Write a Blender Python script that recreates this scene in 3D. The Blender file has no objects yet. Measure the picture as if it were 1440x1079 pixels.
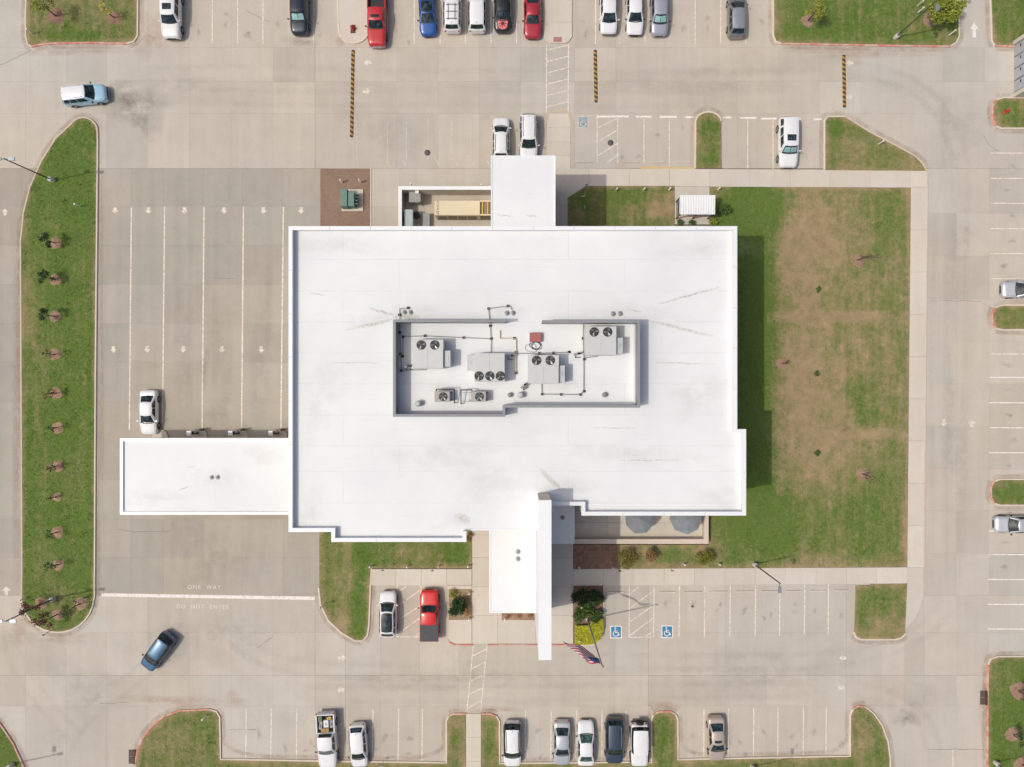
import bpy, bmesh, math, random
import numpy as np
from mathutils import Vector, Matrix

random.seed(7)
NPR = np.random.default_rng(11)
S = bpy.context.scene
COL = S.collection
R = math.radians

# ------------------------------------------------------------------ camera
CAM_H = 77.0
F_PX = 1000.0
cam_d = bpy.data.cameras.new('camera')
cam_d.sensor_width = 36.0
cam_d.lens = 36.0 * F_PX / 1440.0
cam_d.clip_end = 3000
cam = bpy.data.objects.new('camera', cam_d)
cam.location = (0, 0, CAM_H)
cam.rotation_euler = (0, 0, 0)
COL.objects.link(cam)
S.camera = cam

# ------------------------------------------------------------------ sky, sun, exposure
SUN_EL, SUN_AZ = 59.0, 258.0          # degrees; azimuth clockwise from north (+Y)
W = bpy.data.worlds.new('World')
S.world = W
W.use_nodes = True
wn = W.node_tree.nodes
sky = wn.new('ShaderNodeTexSky')
sky.sky_type = 'NISHITA'
sky.sun_disc = False
sky.sun_elevation = R(SUN_EL)
sky.sun_rotation = R(SUN_AZ)
sky.air_density = 0.8
sky.dust_density = 5.0
W.node_tree.links.new(sky.outputs[0], wn['Background'].inputs[0])
wn['Background'].inputs[1].default_value = 0.14
sun_d = bpy.data.lights.new('sun', 'SUN')
sun_d.energy = 2.2
sun_d.angle = R(0.6)
sun_d.color = (1.0, 0.955, 0.86)
sun = bpy.data.objects.new('sun', sun_d)
az, el = R(SUN_AZ), R(SUN_EL)
to_sun = Vector((math.sin(az) * math.cos(el), math.cos(az) * math.cos(el), math.sin(el)))
sun.rotation_euler = to_sun.to_track_quat('Z', 'Y').to_euler()
sun.location = to_sun * 120
COL.objects.link(sun)
S.view_settings.view_transform = 'Standard'
S.view_settings.look = 'None'
S.view_settings.gamma = 1
S.cycles.transparent_max_bounces = 48
S.view_settings.exposure = -0.27

# ------------------------------------------------------------------ helpers
def X(u, z=0.0): return (u - 720.0) * (CAM_H - z) / F_PX
def Y(v, z=0.0): return -(v - 539.5) * (CAM_H - z) / F_PX
def P(u, v, z=0.0): return Vector((X(u, z), Y(v, z), z))

MATS = {}
def nodemat(name):
    m = bpy.data.materials.new(name)
    m.use_nodes = True
    MATS[name] = m
    nt = m.node_tree
    return m, nt, nt.nodes['Principled BSDF']

def N(nt, t, **kw):
    n = nt.nodes.new(t)
    for k, v in kw.items():
        if k.startswith('i_'):
            n.inputs[k[2:].replace('_', ' ')].default_value = v
        else:
            setattr(n, k, v)
    return n

def ramp(nt, fac, stops):
    r = nt.nodes.new('ShaderNodeValToRGB')
    el_ = r.color_ramp.elements
    while len(el_) < len(stops): el_.new(0.5)
    for e, (p, c) in zip(el_, stops):
        e.position = p
        e.color = (c[0], c[1], c[2], 1) if not isinstance(c, (int, float)) else (c, c, c, 1)
    nt.links.new(fac, r.inputs[0])
    return r

def noise(nt, vec, scale, detail=4, rough=0.55):
    n = nt.nodes.new('ShaderNodeTexNoise')
    n.inputs['Scale'].default_value = scale
    n.inputs['Detail'].default_value = detail
    n.inputs['Roughness'].default_value = rough
    if vec is not None: nt.links.new(vec, n.inputs['Vector'])
    return n

def mixc(nt, fac, a, b, mode='MIX'):
    m = nt.nodes.new('ShaderNodeMix')
    m.data_type = 'RGBA'
    m.blend_type = mode
    for sock, val in ((m.inputs[0], fac), (m.inputs[6], a), (m.inputs[7], b)):
        if hasattr(val, 'default_value') or hasattr(val, 'links'):
            nt.links.new(val, sock)
        elif isinstance(val, (int, float)):
            sock.default_value = val
        else:
            sock.default_value = (val[0], val[1], val[2], 1)
    return m.outputs[2]

def mathn(nt, op, a, b=None):
    m = nt.nodes.new('ShaderNodeMath')
    m.operation = op
    for i, val in enumerate((a, b)):
        if val is None: continue
        if isinstance(val, (int, float)): m.inputs[i].default_value = val
        else: nt.links.new(val, m.inputs[i])
    return m.outputs[0]

def bump(nt, bsdf, height, strength=0.3, dist=0.02):
    b = nt.nodes.new('ShaderNodeBump')
    b.inputs['Strength'].default_value = strength
    b.inputs['Distance'].default_value = dist
    nt.links.new(height, b.inputs['Height'])
    nt.links.new(b.outputs[0], bsdf.inputs['Normal'])

def simple(name, col, rough=0.6, metal=0.0, var=0.08, scale=3.0, coat=0.0, spec=0.5):
    """plain surface with a little uneven colour"""
    m, nt, b = nodemat(name)
    g = nt.nodes.new('ShaderNodeNewGeometry')
    n = noise(nt, g.outputs['Position'], scale, 4)
    lo = tuple(c * (1 - var) for c in col); hi = tuple(min(1, c * (1 + var)) for c in col)
    r = ramp(nt, n.outputs[0], [(0.3, lo), (0.7, hi)])
    nt.links.new(r.outputs[0], b.inputs['Base Color'])
    b.inputs['Roughness'].default_value = rough
    b.inputs['Metallic'].default_value = metal
    b.inputs['Coat Weight'].default_value = coat
    b.inputs['Coat Roughness'].default_value = 0.06
    b.inputs['Specular IOR Level'].default_value = spec
    return m

def paint(name, col, metal=0.0, rough=0.35):
    m, nt, b = nodemat(name)
    g = nt.nodes.new('ShaderNodeNewGeometry')
    n = noise(nt, g.outputs['Position'], 2.5, 5)
    r = ramp(nt, n.outputs[0], [(0.3, tuple(c * 0.93 for c in col)), (0.7, col)])
    nt.links.new(r.outputs[0], b.inputs['Base Color'])
    b.inputs['Metallic'].default_value = metal
    b.inputs['Roughness'].default_value = rough
    b.inputs['Coat Weight'].default_value = 0.8
    b.inputs['Coat Roughness'].default_value = 0.08
    return m

def concrete(name, tan, grey, slab_var=0.10, stain=0.5, streak_y=True, rough=0.9):
    """broom-finished concrete: slab-to-slab tone, tan/grey drift, tyre film along the lanes, specks"""
    m, nt, b = nodemat(name)
    g = nt.nodes.new('ShaderNodeNewGeometry')
    pos = g.outputs['Position']
    oi = nt.nodes.new('ShaderNodeObjectInfo')
    n1 = noise(nt, pos, 0.045, 3)
    base = mixc(nt, ramp(nt, n1.outputs[0], [(0.38, 0.0), (0.62, 1.0)]).outputs[0], tan, grey)
    # long drag streaks
    mp = nt.nodes.new('ShaderNodeMapping')
    mp.inputs['Scale'].default_value = (1.0, 0.07, 1.0) if streak_y else (0.07, 1.0, 1.0)
    nt.links.new(pos, mp.inputs[0])
    n2 = noise(nt, mp.outputs[0], 1.1, 5, 0.6)
    base = mixc(nt, 0.26, base, ramp(nt, n2.outputs[0], [(0.25, 0.42), (0.75, 0.62)]).outputs[0], 'OVERLAY')
    n3 = noise(nt, pos, 0.35, 6, 0.65)
    base = mixc(nt, 0.32, base, ramp(nt, n3.outputs[0], [(0.25, 0.36), (0.55, 0.52), (0.8, 0.6)]).outputs[0], 'OVERLAY')
    n4 = noise(nt, pos, 6.0, 4, 0.7)
    base = mixc(nt, 0.30, base, ramp(nt, n4.outputs[0], [(0.3, 0.42), (0.7, 0.58)]).outputs[0], 'OVERLAY')
    # drips and blotches
    n5 = noise(nt, pos, 0.9, 5, 0.7)
    dk = ramp(nt, n5.outputs[0], [(0.62, 0.0), (0.76, 1.0)]).outputs[0]
    base = mixc(nt, mathn(nt, 'MULTIPLY', dk, 0.22 * stain), base, (0.16, 0.145, 0.13))
    # slab tone
    sv = ramp(nt, oi.outputs['Random'], [(0.0, 1 - slab_var), (1.0, 1 + slab_var * 0.35)]).outputs[0]
    base = mixc(nt, 1.0, base, sv, 'MULTIPLY')
    hv = mathn(nt, 'FRACT', mathn(nt, 'MULTIPLY', oi.outputs['Random'], 7.31))
    base = mixc(nt, mathn(nt, 'MULTIPLY', hv, 0.16), base, (tan[0] * 1.04, tan[1] * 0.95, tan[2] * 0.84))
    nt.links.new(base, b.inputs['Base Color'])
    b.inputs['Roughness'].default_value = rough
    b.inputs['Specular IOR Level'].default_value = 0.25
    bump(nt, b, n4.outputs[0], 0.25, 0.01)
    return m

# concretes
concrete('pavement_concrete', (0.530, 0.472, 0.394), (0.502, 0.470, 0.418), slab_var=0.09)
concrete('lane_concrete', (0.428, 0.385, 0.315), (0.405, 0.380, 0.330), slab_var=0.10, stain=0.6)
concrete('walk_concrete', (0.620, 0.560, 0.472), (0.605, 0.558, 0.486), slab_var=0.08, stain=0.4)
concrete('kerb_concrete', (0.68, 0.59, 0.475), (0.64, 0.57, 0.475), slab_var=0.02, stain=0.5)

def worn(name, col, under, wear=0.45, scale=2.2):
    m, nt, b = nodemat(name)
    g = nt.nodes.new('ShaderNodeNewGeometry')
    n = noise(nt, g.outputs['Position'], scale, 7, 0.72)
    f = ramp(nt, n.outputs[0], [(wear, 0.0), (wear + 0.16, 1.0)]).outputs[0]
    c = mixc(nt, f, under, col)
    nt.links.new(c, b.inputs['Base Color'])
    b.inputs['Roughness'].default_value = 0.8
    b.inputs['Specular IOR Level'].default_value = 0.3
    return m
worn('white_line', (0.80, 0.72, 0.62), (0.56, 0.49, 0.40), 0.40, 3.0)
worn('fresh_line', (0.84, 0.79, 0.73), (0.60, 0.53, 0.44), 0.36, 3.0)
worn('faded_line', (0.68, 0.60, 0.50), (0.56, 0.48, 0.38), 0.45)
worn('yellow_line', (0.68, 0.46, 0.18), (0.53, 0.44, 0.32), 0.42)
worn('faded_yellow', (0.64, 0.46, 0.24), (0.52, 0.45, 0.36), 0.48)
worn('red_kerb', (0.62, 0.20, 0.155), (0.62, 0.46, 0.38), 0.42, 1.3)
worn('pink_kerb', (0.60, 0.42, 0.36), (0.60, 0.50, 0.42), 0.45, 1.0)
worn('blue_paint', (0.045, 0.235, 0.42), (0.12, 0.27, 0.40), 0.36)
worn('faded_blue', (0.13, 0.28, 0.43), (0.36, 0.40, 0.42), 0.44)
worn('lettering', (0.76, 0.71, 0.62), (0.56, 0.50, 0.42), 0.33, 3.5)

# grass: green / dry mix from the 'dry' attribute of the ground itself
def grassmat(name, blade=False):
    m, nt, b = nodemat(name)
    g = nt.nodes.new('ShaderNodeNewGeometry')
    pos = g.outputs['Position']
    at = nt.nodes.new('ShaderNodeAttribute'); at.attribute_name = 'dry'
    n1 = noise(nt, pos, 0.75, 8, 0.78)
    n2 = noise(nt, pos, 3.0, 6, 0.8)
    n3 = noise(nt, pos, 0.12, 3, 0.5)
    k = 0.9
    green = mixc(nt, ramp(nt, n2.outputs[0], [(0.3, 0.0), (0.7, 1.0)]).outputs[0],
                 (0.082 * k, 0.150 * k, 0.022 * k), (0.165 * k, 0.245 * k, 0.056 * k))
    green = mixc(nt, mathn(nt, 'MULTIPLY', ramp(nt, n3.outputs[0], [(0.4, 0.0), (0.65, 1.0)]).outputs[0], 0.30), green, (0.200 * k, 0.222 * k, 0.070 * k))
    dry = mixc(nt, ramp(nt, n1.outputs[0], [(0.35, 0.0), (0.65, 1.0)]).outputs[0], (0.245, 0.205, 0.100), (0.395, 0.285, 0.165))
    mp = nt.nodes.new('ShaderNodeMapping'); mp.inputs['Scale'].default_value = (1.0, 0.09, 1.0)
    nt.links.new(pos, mp.inputs[0])
    n4 = noise(nt, mp.outputs[0], 1.5, 5, 0.65)
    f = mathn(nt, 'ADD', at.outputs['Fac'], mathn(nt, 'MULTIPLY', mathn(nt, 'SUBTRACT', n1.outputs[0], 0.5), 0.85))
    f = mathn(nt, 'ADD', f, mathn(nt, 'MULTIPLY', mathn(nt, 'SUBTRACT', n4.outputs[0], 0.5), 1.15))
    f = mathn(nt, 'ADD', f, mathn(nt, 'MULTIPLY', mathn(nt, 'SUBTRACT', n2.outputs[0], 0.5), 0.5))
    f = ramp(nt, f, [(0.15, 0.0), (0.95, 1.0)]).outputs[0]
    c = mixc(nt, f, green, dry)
    nt.links.new(c, b.inputs['Base Color'])
    b.inputs['Roughness'].default_value = 0.85
    b.inputs['Specular IOR Level'].default_value = 0.14
    if not blade:
        bump(nt, b, n2.outputs[0], 0.8, 0.05)
    return m
grassmat('lawn_ground')
grassmat('grass_blades', True)

def mulch(name, a, b_, sc=5.0):
    m, nt, b = nodemat(name)
    g = nt.nodes.new('ShaderNodeNewGeometry')
    n = noise(nt, g.outputs['Position'], sc, 6, 0.75)
    n0 = noise(nt, g.outputs['Position'], 0.6, 3)
    c = ramp(nt, n.outputs[0], [(0.3, a), (0.7, b_)]).outputs[0]
    c = mixc(nt, 0.5, c, ramp(nt, n0.outputs[0], [(0.3, 0.4), (0.7, 0.6)]).outputs[0], 'OVERLAY')
    nt.links.new(c, b.inputs['Base Color'])
    b.inputs['Roughness'].default_value = 0.95
    bump(nt, b, n.outputs[0], 0.9, 0.05)
    return m
mulch('red_mulch', (0.19, 0.112, 0.07), (0.45, 0.30, 0.20), 3.2)
mulch('brown_mulch', (0.135, 0.075, 0.05), (0.36, 0.225, 0.15), 3.5)
mulch('gravel', (0.20, 0.128, 0.09), (0.34, 0.235, 0.17), 9.0)
mulch('soil_bed', (0.24, 0.17, 0.10), (0.42, 0.31, 0.19), 4.0)
mulch('far_ground', (0.16, 0.135, 0.09), (0.30, 0.25, 0.17), 0.4)

# roof
def roofmat():
    m, nt, b = nodemat('roof_membrane')
    g = nt.nodes.new('ShaderNodeNewGeometry')
    pos = g.outputs['Position']
    n1 = noise(nt, pos, 0.10, 4, 0.55)
    n2 = noise(nt, pos, 0.8, 6, 0.65)
    c = mixc(nt, ramp(nt, n1.outputs[0], [(0.35, 0.0), (0.65, 1.0)]).outputs[0], (0.715, 0.730, 0.728), (0.785, 0.795, 0.79))
    c = mixc(nt, 0.14, c, ramp(nt, n2.outputs[0], [(0.25, 0.38), (0.6, 0.52)]).outputs[0], 'OVERLAY')
    mp = nt.nodes.new('ShaderNodeMapping'); mp.inputs['Scale'].default_value = (0.22, 1.6, 1)
    nt.links.new(pos, mp.inputs[0])
    n3 = noise(nt, mp.outputs[0], 1.4, 7, 0.75)
    dk = ramp(nt, n3.outputs[0], [(0.60, 0.0), (0.78, 1.0)]).outputs[0]
    c = mixc(nt, mathn(nt, 'MULTIPLY', dk, 0.38), c, (0.50, 0.49, 0.46))
    nt.links.new(c, b.inputs['Base Color'])
    b.inputs['Roughness'].default_value = 0.55
    b.inputs['Specular IOR Level'].default_value = 0.3
    bump(nt, b, n2.outputs[0], 0.12, 0.02)
roofmat()
simple('coping_white', (0.81, 0.825, 0.825), 0.4, 0.0, 0.02, 0.5)
simple('screen_grey', (0.25, 0.262, 0.275), 0.55, 0.0, 0.06, 1.0)
simple('stucco', (0.62, 0.57, 0.50), 0.9, 0, 0.06, 1.5)
simple('stone_wall', (0.42, 0.35, 0.28), 0.9, 0, 0.15, 3)
simple('patio_cap', (0.66, 0.55, 0.45), 0.85, 0, 0.05, 2)
simple('unit_grey', (0.555, 0.56, 0.54), 0.5, 0.0, 0.03, 1.5)
simple('unit_hood', (0.50, 0.52, 0.515), 0.5, 0.0, 0.03, 1.5)
simple('condenser_tan', (0.40, 0.38, 0.355), 0.55, 0, 0.06, 3)
simple('black_metal', (0.018, 0.018, 0.02), 0.5, 0.3)
simple('blade_grey', (0.30, 0.31, 0.31), 0.4, 0.5)
simple('galvanised', (0.46, 0.48, 0.49), 0.45, 0.4)
simple('pipe_grey', (0.26, 0.26, 0.25), 0.6)
simple('pipe_yellow', (0.60, 0.52, 0.30), 0.6)
simple('rubber_black', (0.022, 0.021, 0.02), 0.8)
simple('stripe_yellow', (0.40, 0.215, 0.045), 0.75, 0, 0.18, 4)
simple('stripe_black', (0.055, 0.038, 0.022), 0.8, 0, 0.2, 4)
simple('hatch_red', (0.37, 0.12, 0.105), 0.6, 0, 0.06)
simple('tactile_red', (0.40, 0.20, 0.17), 0.85, 0, 0.1)
simple('hydrant_red', (0.55, 0.045, 0.035), 0.45)
simple('transformer_green', (0.125, 0.225, 0.175), 0.5, 0, 0.08)
simple('cabinet_teal', (0.42, 0.49, 0.48), 0.5)
simple('cabinet_grey', (0.30, 0.30, 0.295), 0.55)
simple('generator_cream', (0.70, 0.61, 0.42), 0.5, 0, 0.03, 1)
simple('generator_dark', (0.26, 0.20, 0.13), 0.7)
simple('print_black', (0.03, 0.03, 0.03), 0.6)
simple('white_paint', (0.80, 0.80, 0.78), 0.45)
simple('lamp_grey', (0.34, 0.36, 0.39), 0.45, 0.5)
simple('pole_grey', (0.42, 0.40, 0.38), 0.45, 0.4)
simple('pole_dark', (0.10, 0.09, 0.085), 0.5, 0.3)
simple('lens', (0.75, 0.76, 0.78), 0.25)
simple('steel_brown', (0.085, 0.045, 0.03), 0.7)
simple('grate_iron', (0.10, 0.065, 0.05), 0.75)
simple('manhole_iron', (0.115, 0.10, 0.09), 0.75)
simple('umbrella_grey', (0.215, 0.23, 0.25), 0.8, 0, 0.12, 1.5)
simple('gate_grey', (0.42, 0.44, 0.47), 0.5, 0.1)
simple('bark', (0.14, 0.085, 0.06), 0.9, 0, 0.3, 6)
simple('sunshade', (0.33, 0.54, 0.51), 0.35, 0.3, 0.2, 4)
simple('pink_disc', (0.72, 0.16, 0.17), 0.5)
simple('bed_liner', (0.035, 0.036, 0.04), 0.8)
simple('flag_red', (0.68, 0.03, 0.05), 0.75)
simple('flag_white', (0.88, 0.87, 0.87), 0.75)
simple('flag_blue', (0.05, 0.045, 0.19), 0.75)
simple('cargo_yellow', (0.68, 0.44, 0.06), 0.6)
simple('cargo_grey', (0.33, 0.34, 0.35), 0.6)
simple('cargo_white', (0.70, 0.70, 0.68), 0.6)
simple('hedge_core', (0.16, 0.18, 0.02), 0.9, 0, 0.3, 5)
simple('cargo_green', (0.16, 0.22, 0.10), 0.6)
simple('cargo_wood', (0.42, 0.26, 0.10), 0.8)
simple('window_glass', (0.03, 0.04, 0.05), 0.08, 0, 0.1)
simple('door_frame', (0.15, 0.15, 0.16), 0.4, 0.5)

def leafmat(name, a, b_):
    m, nt, b = nodemat(name)
    g = nt.nodes.new('ShaderNodeNewGeometry')
    at = g.outputs['Random Per Island']
    c = ramp(nt, at, [(0.0, a), (1.0, b_)]).outputs[0]
    nt.links.new(c, b.inputs['Base Color'])
    b.inputs['Roughness'].default_value = 0.6
    b.inputs['Specular IOR Level'].default_value = 0.3
    return m
leafmat('leaf_dark', (0.020, 0.042, 0.014), (0.055, 0.10, 0.030))
leafmat('leaf_green', (0.045, 0.085, 0.018), (0.13, 0.20, 0.045))
leafmat('leaf_lime', (0.16, 0.20, 0.025), (0.36, 0.40, 0.06))
leafmat('leaf_hedge', (0.26, 0.29, 0.012), (0.62, 0.58, 0.035))
leafmat('leaf_red', (0.075, 0.028, 0.022), (0.19, 0.075, 0.055))
leafmat('leaf_olive', (0.10, 0.11, 0.02), (0.30, 0.27, 0.05))
leafmat('leaf_flower', (0.30, 0.10, 0.06), (0.55, 0.36, 0.16))
leafmat('leaf_yellow', (0.42, 0.38, 0.03), (0.62, 0.52, 0.08))

# car finishes
paint('car_white', (0.80, 0.80, 0.80))
paint('car_silver', (0.56, 0.57, 0.60), 0.35)
paint('car_lilac', (0.42, 0.43, 0.50), 0.35)
paint('car_grey', (0.24, 0.235, 0.24), 0.4)
paint('car_grey_roof', (0.36, 0.37, 0.40), 0.4)
paint('car_navy', (0.012, 0.020, 0.038), 0.2)
paint('car_slate', (0.045, 0.07, 0.105), 0.3)
paint('car_black', (0.010, 0.012, 0.013), 0.0)
paint('car_blue', (0.010, 0.085, 0.33), 0.2)
paint('car_midblue', (0.05, 0.135, 0.235), 0.3)
paint('car_sky', (0.37, 0.60, 0.74), 0.0)
paint('car_red', (0.52, 0.020, 0.025))
paint('car_crimson', (0.42, 0.022, 0.04), 0.15)
paint('car_bright_red', (0.66, 0.022, 0.022))
paint('car_beige', (0.52, 0.44, 0.37), 0.25)
def glassmat(name, col, rough=0.06):
    m, nt, b = nodemat(name)
    g = nt.nodes.new('ShaderNodeNewGeometry')
    n = noise(nt, g.outputs['Position'], 2.4, 5, 0.6)
    r = ramp(nt, n.outputs[0], [(0.42, tuple(c * 0.5 for c in col)), (0.56, tuple(c * 1.5 for c in col)), (0.66, tuple(c * 3.2 for c in col))])
    nt.links.new(r.outputs[0], b.inputs['Base Color'])
    b.inputs['Roughness'].default_value = rough
    b.inputs['IOR'].default_value = 1.5
    return m
glassmat('car_glass', (0.016, 0.026, 0.030))
glassmat('green_glass', (0.045, 0.085, 0.072))
simple('tyre', (0.016, 0.016, 0.016), 0.85)
simple('rim', (0.34, 0.34, 0.35), 0.35, 0.7)
simple('trim_black', (0.02, 0.02, 0.022), 0.6)
simple('chrome', (0.62, 0.62, 0.64), 0.2, 0.85)
simple('headlamp', (0.55, 0.58, 0.62), 0.12)
simple('tail_lamp', (0.45, 0.02, 0.02), 0.25)

# stains: soft edged, broken up by noise, let the slab show through
def stainmat(name, col, strength=0.7, sc=1.2):
    m, nt, b = nodemat(name)
    at = nt.nodes.new('ShaderNodeAttribute'); at.attribute_name = 'cover'
    g = nt.nodes.new('ShaderNodeNewGeometry')
    n = noise(nt, g.outputs['Position'], sc, 6, 0.72)
    f = mathn(nt, 'MULTIPLY', at.outputs['Fac'], ramp(nt, n.outputs[0], [(0.34, 0.0), (0.72, 1.0)]).outputs[0])
    f = mathn(nt, 'MULTIPLY', f, strength)
    tr = nt.nodes.new('ShaderNodeBsdfTransparent')
    mx = nt.nodes.new('ShaderNodeMixShader')
    b.inputs['Base Color'].default_value = (*col, 1)
    b.inputs['Roughness'].default_value = 0.85
    nt.links.new(f, mx.inputs[0])
    nt.links.new(tr.outputs[0], mx.inputs[1])
    nt.links.new(b.outputs[0], mx.inputs[2])
    nt.links.new(mx.outputs[0], nt.nodes['Material Output'].inputs[0])
stainmat('oil_film', (0.13, 0.12, 0.108), 0.42, 0.9)
stainmat('exhaust_film', (0.17, 0.16, 0.145), 0.45, 0.45)
stainmat('tyre_film', (0.22, 0.205, 0.185), 0.17, 0.8)
stainmat('roof_dirt', (0.47, 0.38, 0.27), 0.50, 3.5)
simple('seam_grey', (0.69, 0.70, 0.70), 0.6, 0, 0.05, 1.0)
simple('crack_dark', (0.20, 0.175, 0.15), 0.9, 0, 0.2, 2)
stainmat('track_film', (0.24, 0.225, 0.205), 0.075, 0.5)
stainmat('gutter_dirt', (0.38, 0.265, 0.18), 0.42, 0.6)
stainmat('pond_dirt', (0.47, 0.44, 0.385), 0.17, 0.7)
stainmat('clay_wash', (0.52, 0.33, 0.22), 0.55, 0.7)
stainmat('damp_grey', (0.20, 0.19, 0.175), 0.40, 0.6)

def new_obj(name, me, parent=None, world=True):
    o = bpy.data.objects.new(name, me)
    COL.objects.link(o)
    if parent is not None:
        o.parent = parent
        if world:
            o.matrix_parent_inverse = Matrix.Translation(-Vector(parent.location))
    return o

def mesh(name, verts, faces, mat, parent=None, world=True, smooth=False):
    me = bpy.data.meshes.new(name)
    me.from_pydata([tuple(v) for v in verts], [], faces)
    me.validate()
    if mat: me.materials.append(MATS[mat])
    if smooth:
        me.polygons.foreach_set('use_smooth', [True] * len(me.polygons))
    me.update()
    return new_obj(name, me, parent, world)

def bm_obj(name, bm, mat, parent=None, world=True, smooth=False):
    me = bpy.data.meshes.new(name)
    bmesh.ops.recalc_face_normals(bm, faces=bm.faces)
    bm.to_mesh(me); bm.free()
    for mm in (mat if isinstance(mat, (list, tuple)) else [mat]): me.materials.append(MATS[mm])
    if smooth: me.polygons.foreach_set('use_smooth', [True] * len(me.polygons))
    return new_obj(name, me, parent, world)

def bm_box(bm, x0, x1, y0, y1, z0, z1):
    vs = [bm.verts.new(p) for p in ((x0, y0, z0), (x1, y0, z0), (x1, y1, z0), (x0, y1, z0), (x0, y0, z1), (x1, y0, z1), (x1, y1, z1), (x0, y1, z1))]
    for f in ((3, 2, 1, 0), (4, 5, 6, 7), (0, 1, 5, 4), (1, 2, 6, 5), (2, 3, 7, 6), (3, 0, 4, 7)):
        bm.faces.new([vs[i] for i in f])

def box(name, x0, x1, y0, y1, z0, z1, mat, parent=None, world=True, bevel=0.0):
    bm = bmesh.new()
    bm_box(bm, min(x0, x1), max(x0, x1), min(y0, y1), max(y0, y1), z0, z1)
    if bevel:
        bmesh.ops.bevel(bm, geom=bm.edges[:], offset=bevel, segments=1, affect='EDGES')
    return bm_obj(name, bm, mat, parent, world)

def area2(p): return sum(p[i][0] * p[(i + 1) % len(p)][1] - p[(i + 1) % len(p)][0] * p[i][1] for i in range(len(p)))

def prism(name, pts, z0, z1, mat, parent=None, world=True, bevel=0.0):
    pts = [(p[0], p[1]) for p in pts]
    if area2(pts) < 0: pts = pts[::-1]
    n = len(pts)
    bm = bmesh.new()
    lo = [bm.verts.new((x, y, z0)) for x, y in pts]; hi = [bm.verts.new((x, y, z1)) for x, y in pts]
    top = bm.faces.new(hi)
    bm.faces.new(lo[::-1])
    for i in range(n):
        bm.faces.new((lo[i], lo[(i + 1) % n], hi[(i + 1) % n], hi[i]))
    if bevel:
        bmesh.ops.bevel(bm, geom=list(top.edges), offset=bevel, segments=1, affect='EDGES')
    big = [f for f in bm.faces if len(f.verts) > 4]
    bm.normal_update()
    if big: bmesh.ops.triangulate(bm, faces=big, ngon_method='EAR_CLIP')
    return bm_obj(name, bm, mat, parent, world)

def bm_tube(bm, p0, p1, r0, r1=None, n=8, cap=True):
    p0, p1 = Vector(p0), Vector(p1)
    r1 = r0 if r1 is None else r1
    d = (p1 - p0)
    if d.length < 1e-6: return
    q = d.to_track_quat('Z', 'Y')
    a = [bm.verts.new(p0 + q @ Vector((r0 * math.cos(t), r0 * math.sin(t), 0))) for t in [2 * math.pi * i / n for i in range(n)]]
    b = [bm.verts.new(p1 + q @ Vector((r1 * math.cos(t), r1 * math.sin(t), 0))) for t in [2 * math.pi * i / n for i in range(n)]]
    for i in range(n): bm.faces.new((a[i], a[(i + 1) % n], b[(i + 1) % n], b[i]))
    if cap:
        bm.faces.new(a[::-1]); bm.faces.new(b)

def tube(name, pts, r, mat, parent=None, world=True, n=8, r_end=None, smooth=True):
    bm = bmesh.new()
    m = len(pts) - 1
    for i in range(m):
        ra = r if r_end is None else r + (r_end - r) * i / m
        rb = r if r_end is None else r + (r_end - r) * (i + 1) / m
        bm_tube(bm, pts[i], pts[i + 1], ra, rb, n)
    o = bm_obj(name, bm, mat, parent, world)
    return o

def lathe(name, prof, center, mat, parent=None, world=True, n=16, smooth=True):
    cx, cy, cz = center
    vs, fs = [], []
    for r, z in prof:
        for i in range(n):
            t = 2 * math.pi * i / n
            vs.append((cx + r * math.cos(t), cy + r * math.sin(t), cz + z))
    for k in range(len(prof) - 1):
        for i in range(n):
            j = (i + 1) % n
            fs.append((k * n + i, k * n + j, (k + 1) * n + j, (k + 1) * n + i))
    fs.append(tuple((len(prof) - 1) * n + i for i in range(n)))
    o = mesh(name, vs, fs, mat, parent, world)
    if smooth:
        for p in o.data.polygons:
            p.use_smooth = len(p.vertices) == 4
    return o

def thing(name, label, cat, loc=(0, 0, 0), rotz=0.0, group=None):
    o = bpy.data.objects.new(name, None)
    COL.objects.link(o)
    o.location = loc; o.rotation_euler = (0, 0, rotz)
    o.empty_display_size = 0.3
    o['label'] = label; o['category'] = cat
    if group: o['group'] = group
    return o

def tag(o, label, cat, group=None):
    o['label'] = label; o['category'] = cat
    if group: o['group'] = group
    return o

def struct(o):
    o['kind'] = 'structure'
    return o

def root_struct(name):
    o = bpy.data.objects.new(name, None)
    COL.objects.link(o)
    o['kind'] = 'structure'
    return o

def inside(poly, x, y):
    c = False
    n = len(poly)
    j = n - 1
    for i in range(n):
        xi, yi = poly[i]; xj, yj = poly[j]
        if (yi > y) != (yj > y) and x < (xj - xi) * (y - yi) / (yj - yi) + xi: c = not c
        j = i
    return c

def inside_np(poly, x, y):
    c = np.zeros(len(x), bool)
    n = len(poly); j = n - 1
    for i in range(n):
        xi, yi = poly[i]; xj, yj = poly[j]
        with np.errstate(divide='ignore', invalid='ignore'):
            t = ((yi > y) != (yj > y)) & (x < (xj - xi) * (y - yi) / ((yj - yi) if yj != yi else 1e-9) + xi)
        c ^= t
        j = i
    return c

_lat = NPR.random((256, 256))
def vnoise(x, y):
    xi = np.floor(x).astype(int); yi = np.floor(y).astype(int)
    fx = x - xi; fy = y - yi
    fx = fx * fx * (3 - 2 * fx); fy = fy * fy * (3 - 2 * fy)
    g = lambda a, b: _lat[a % 256, b % 256]
    return (g(xi, yi) * (1 - fx) + g(xi + 1, yi) * fx) * (1 - fy) + (g(xi, yi + 1) * (1 - fx) + g(xi + 1, yi + 1) * fx) * fy

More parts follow.
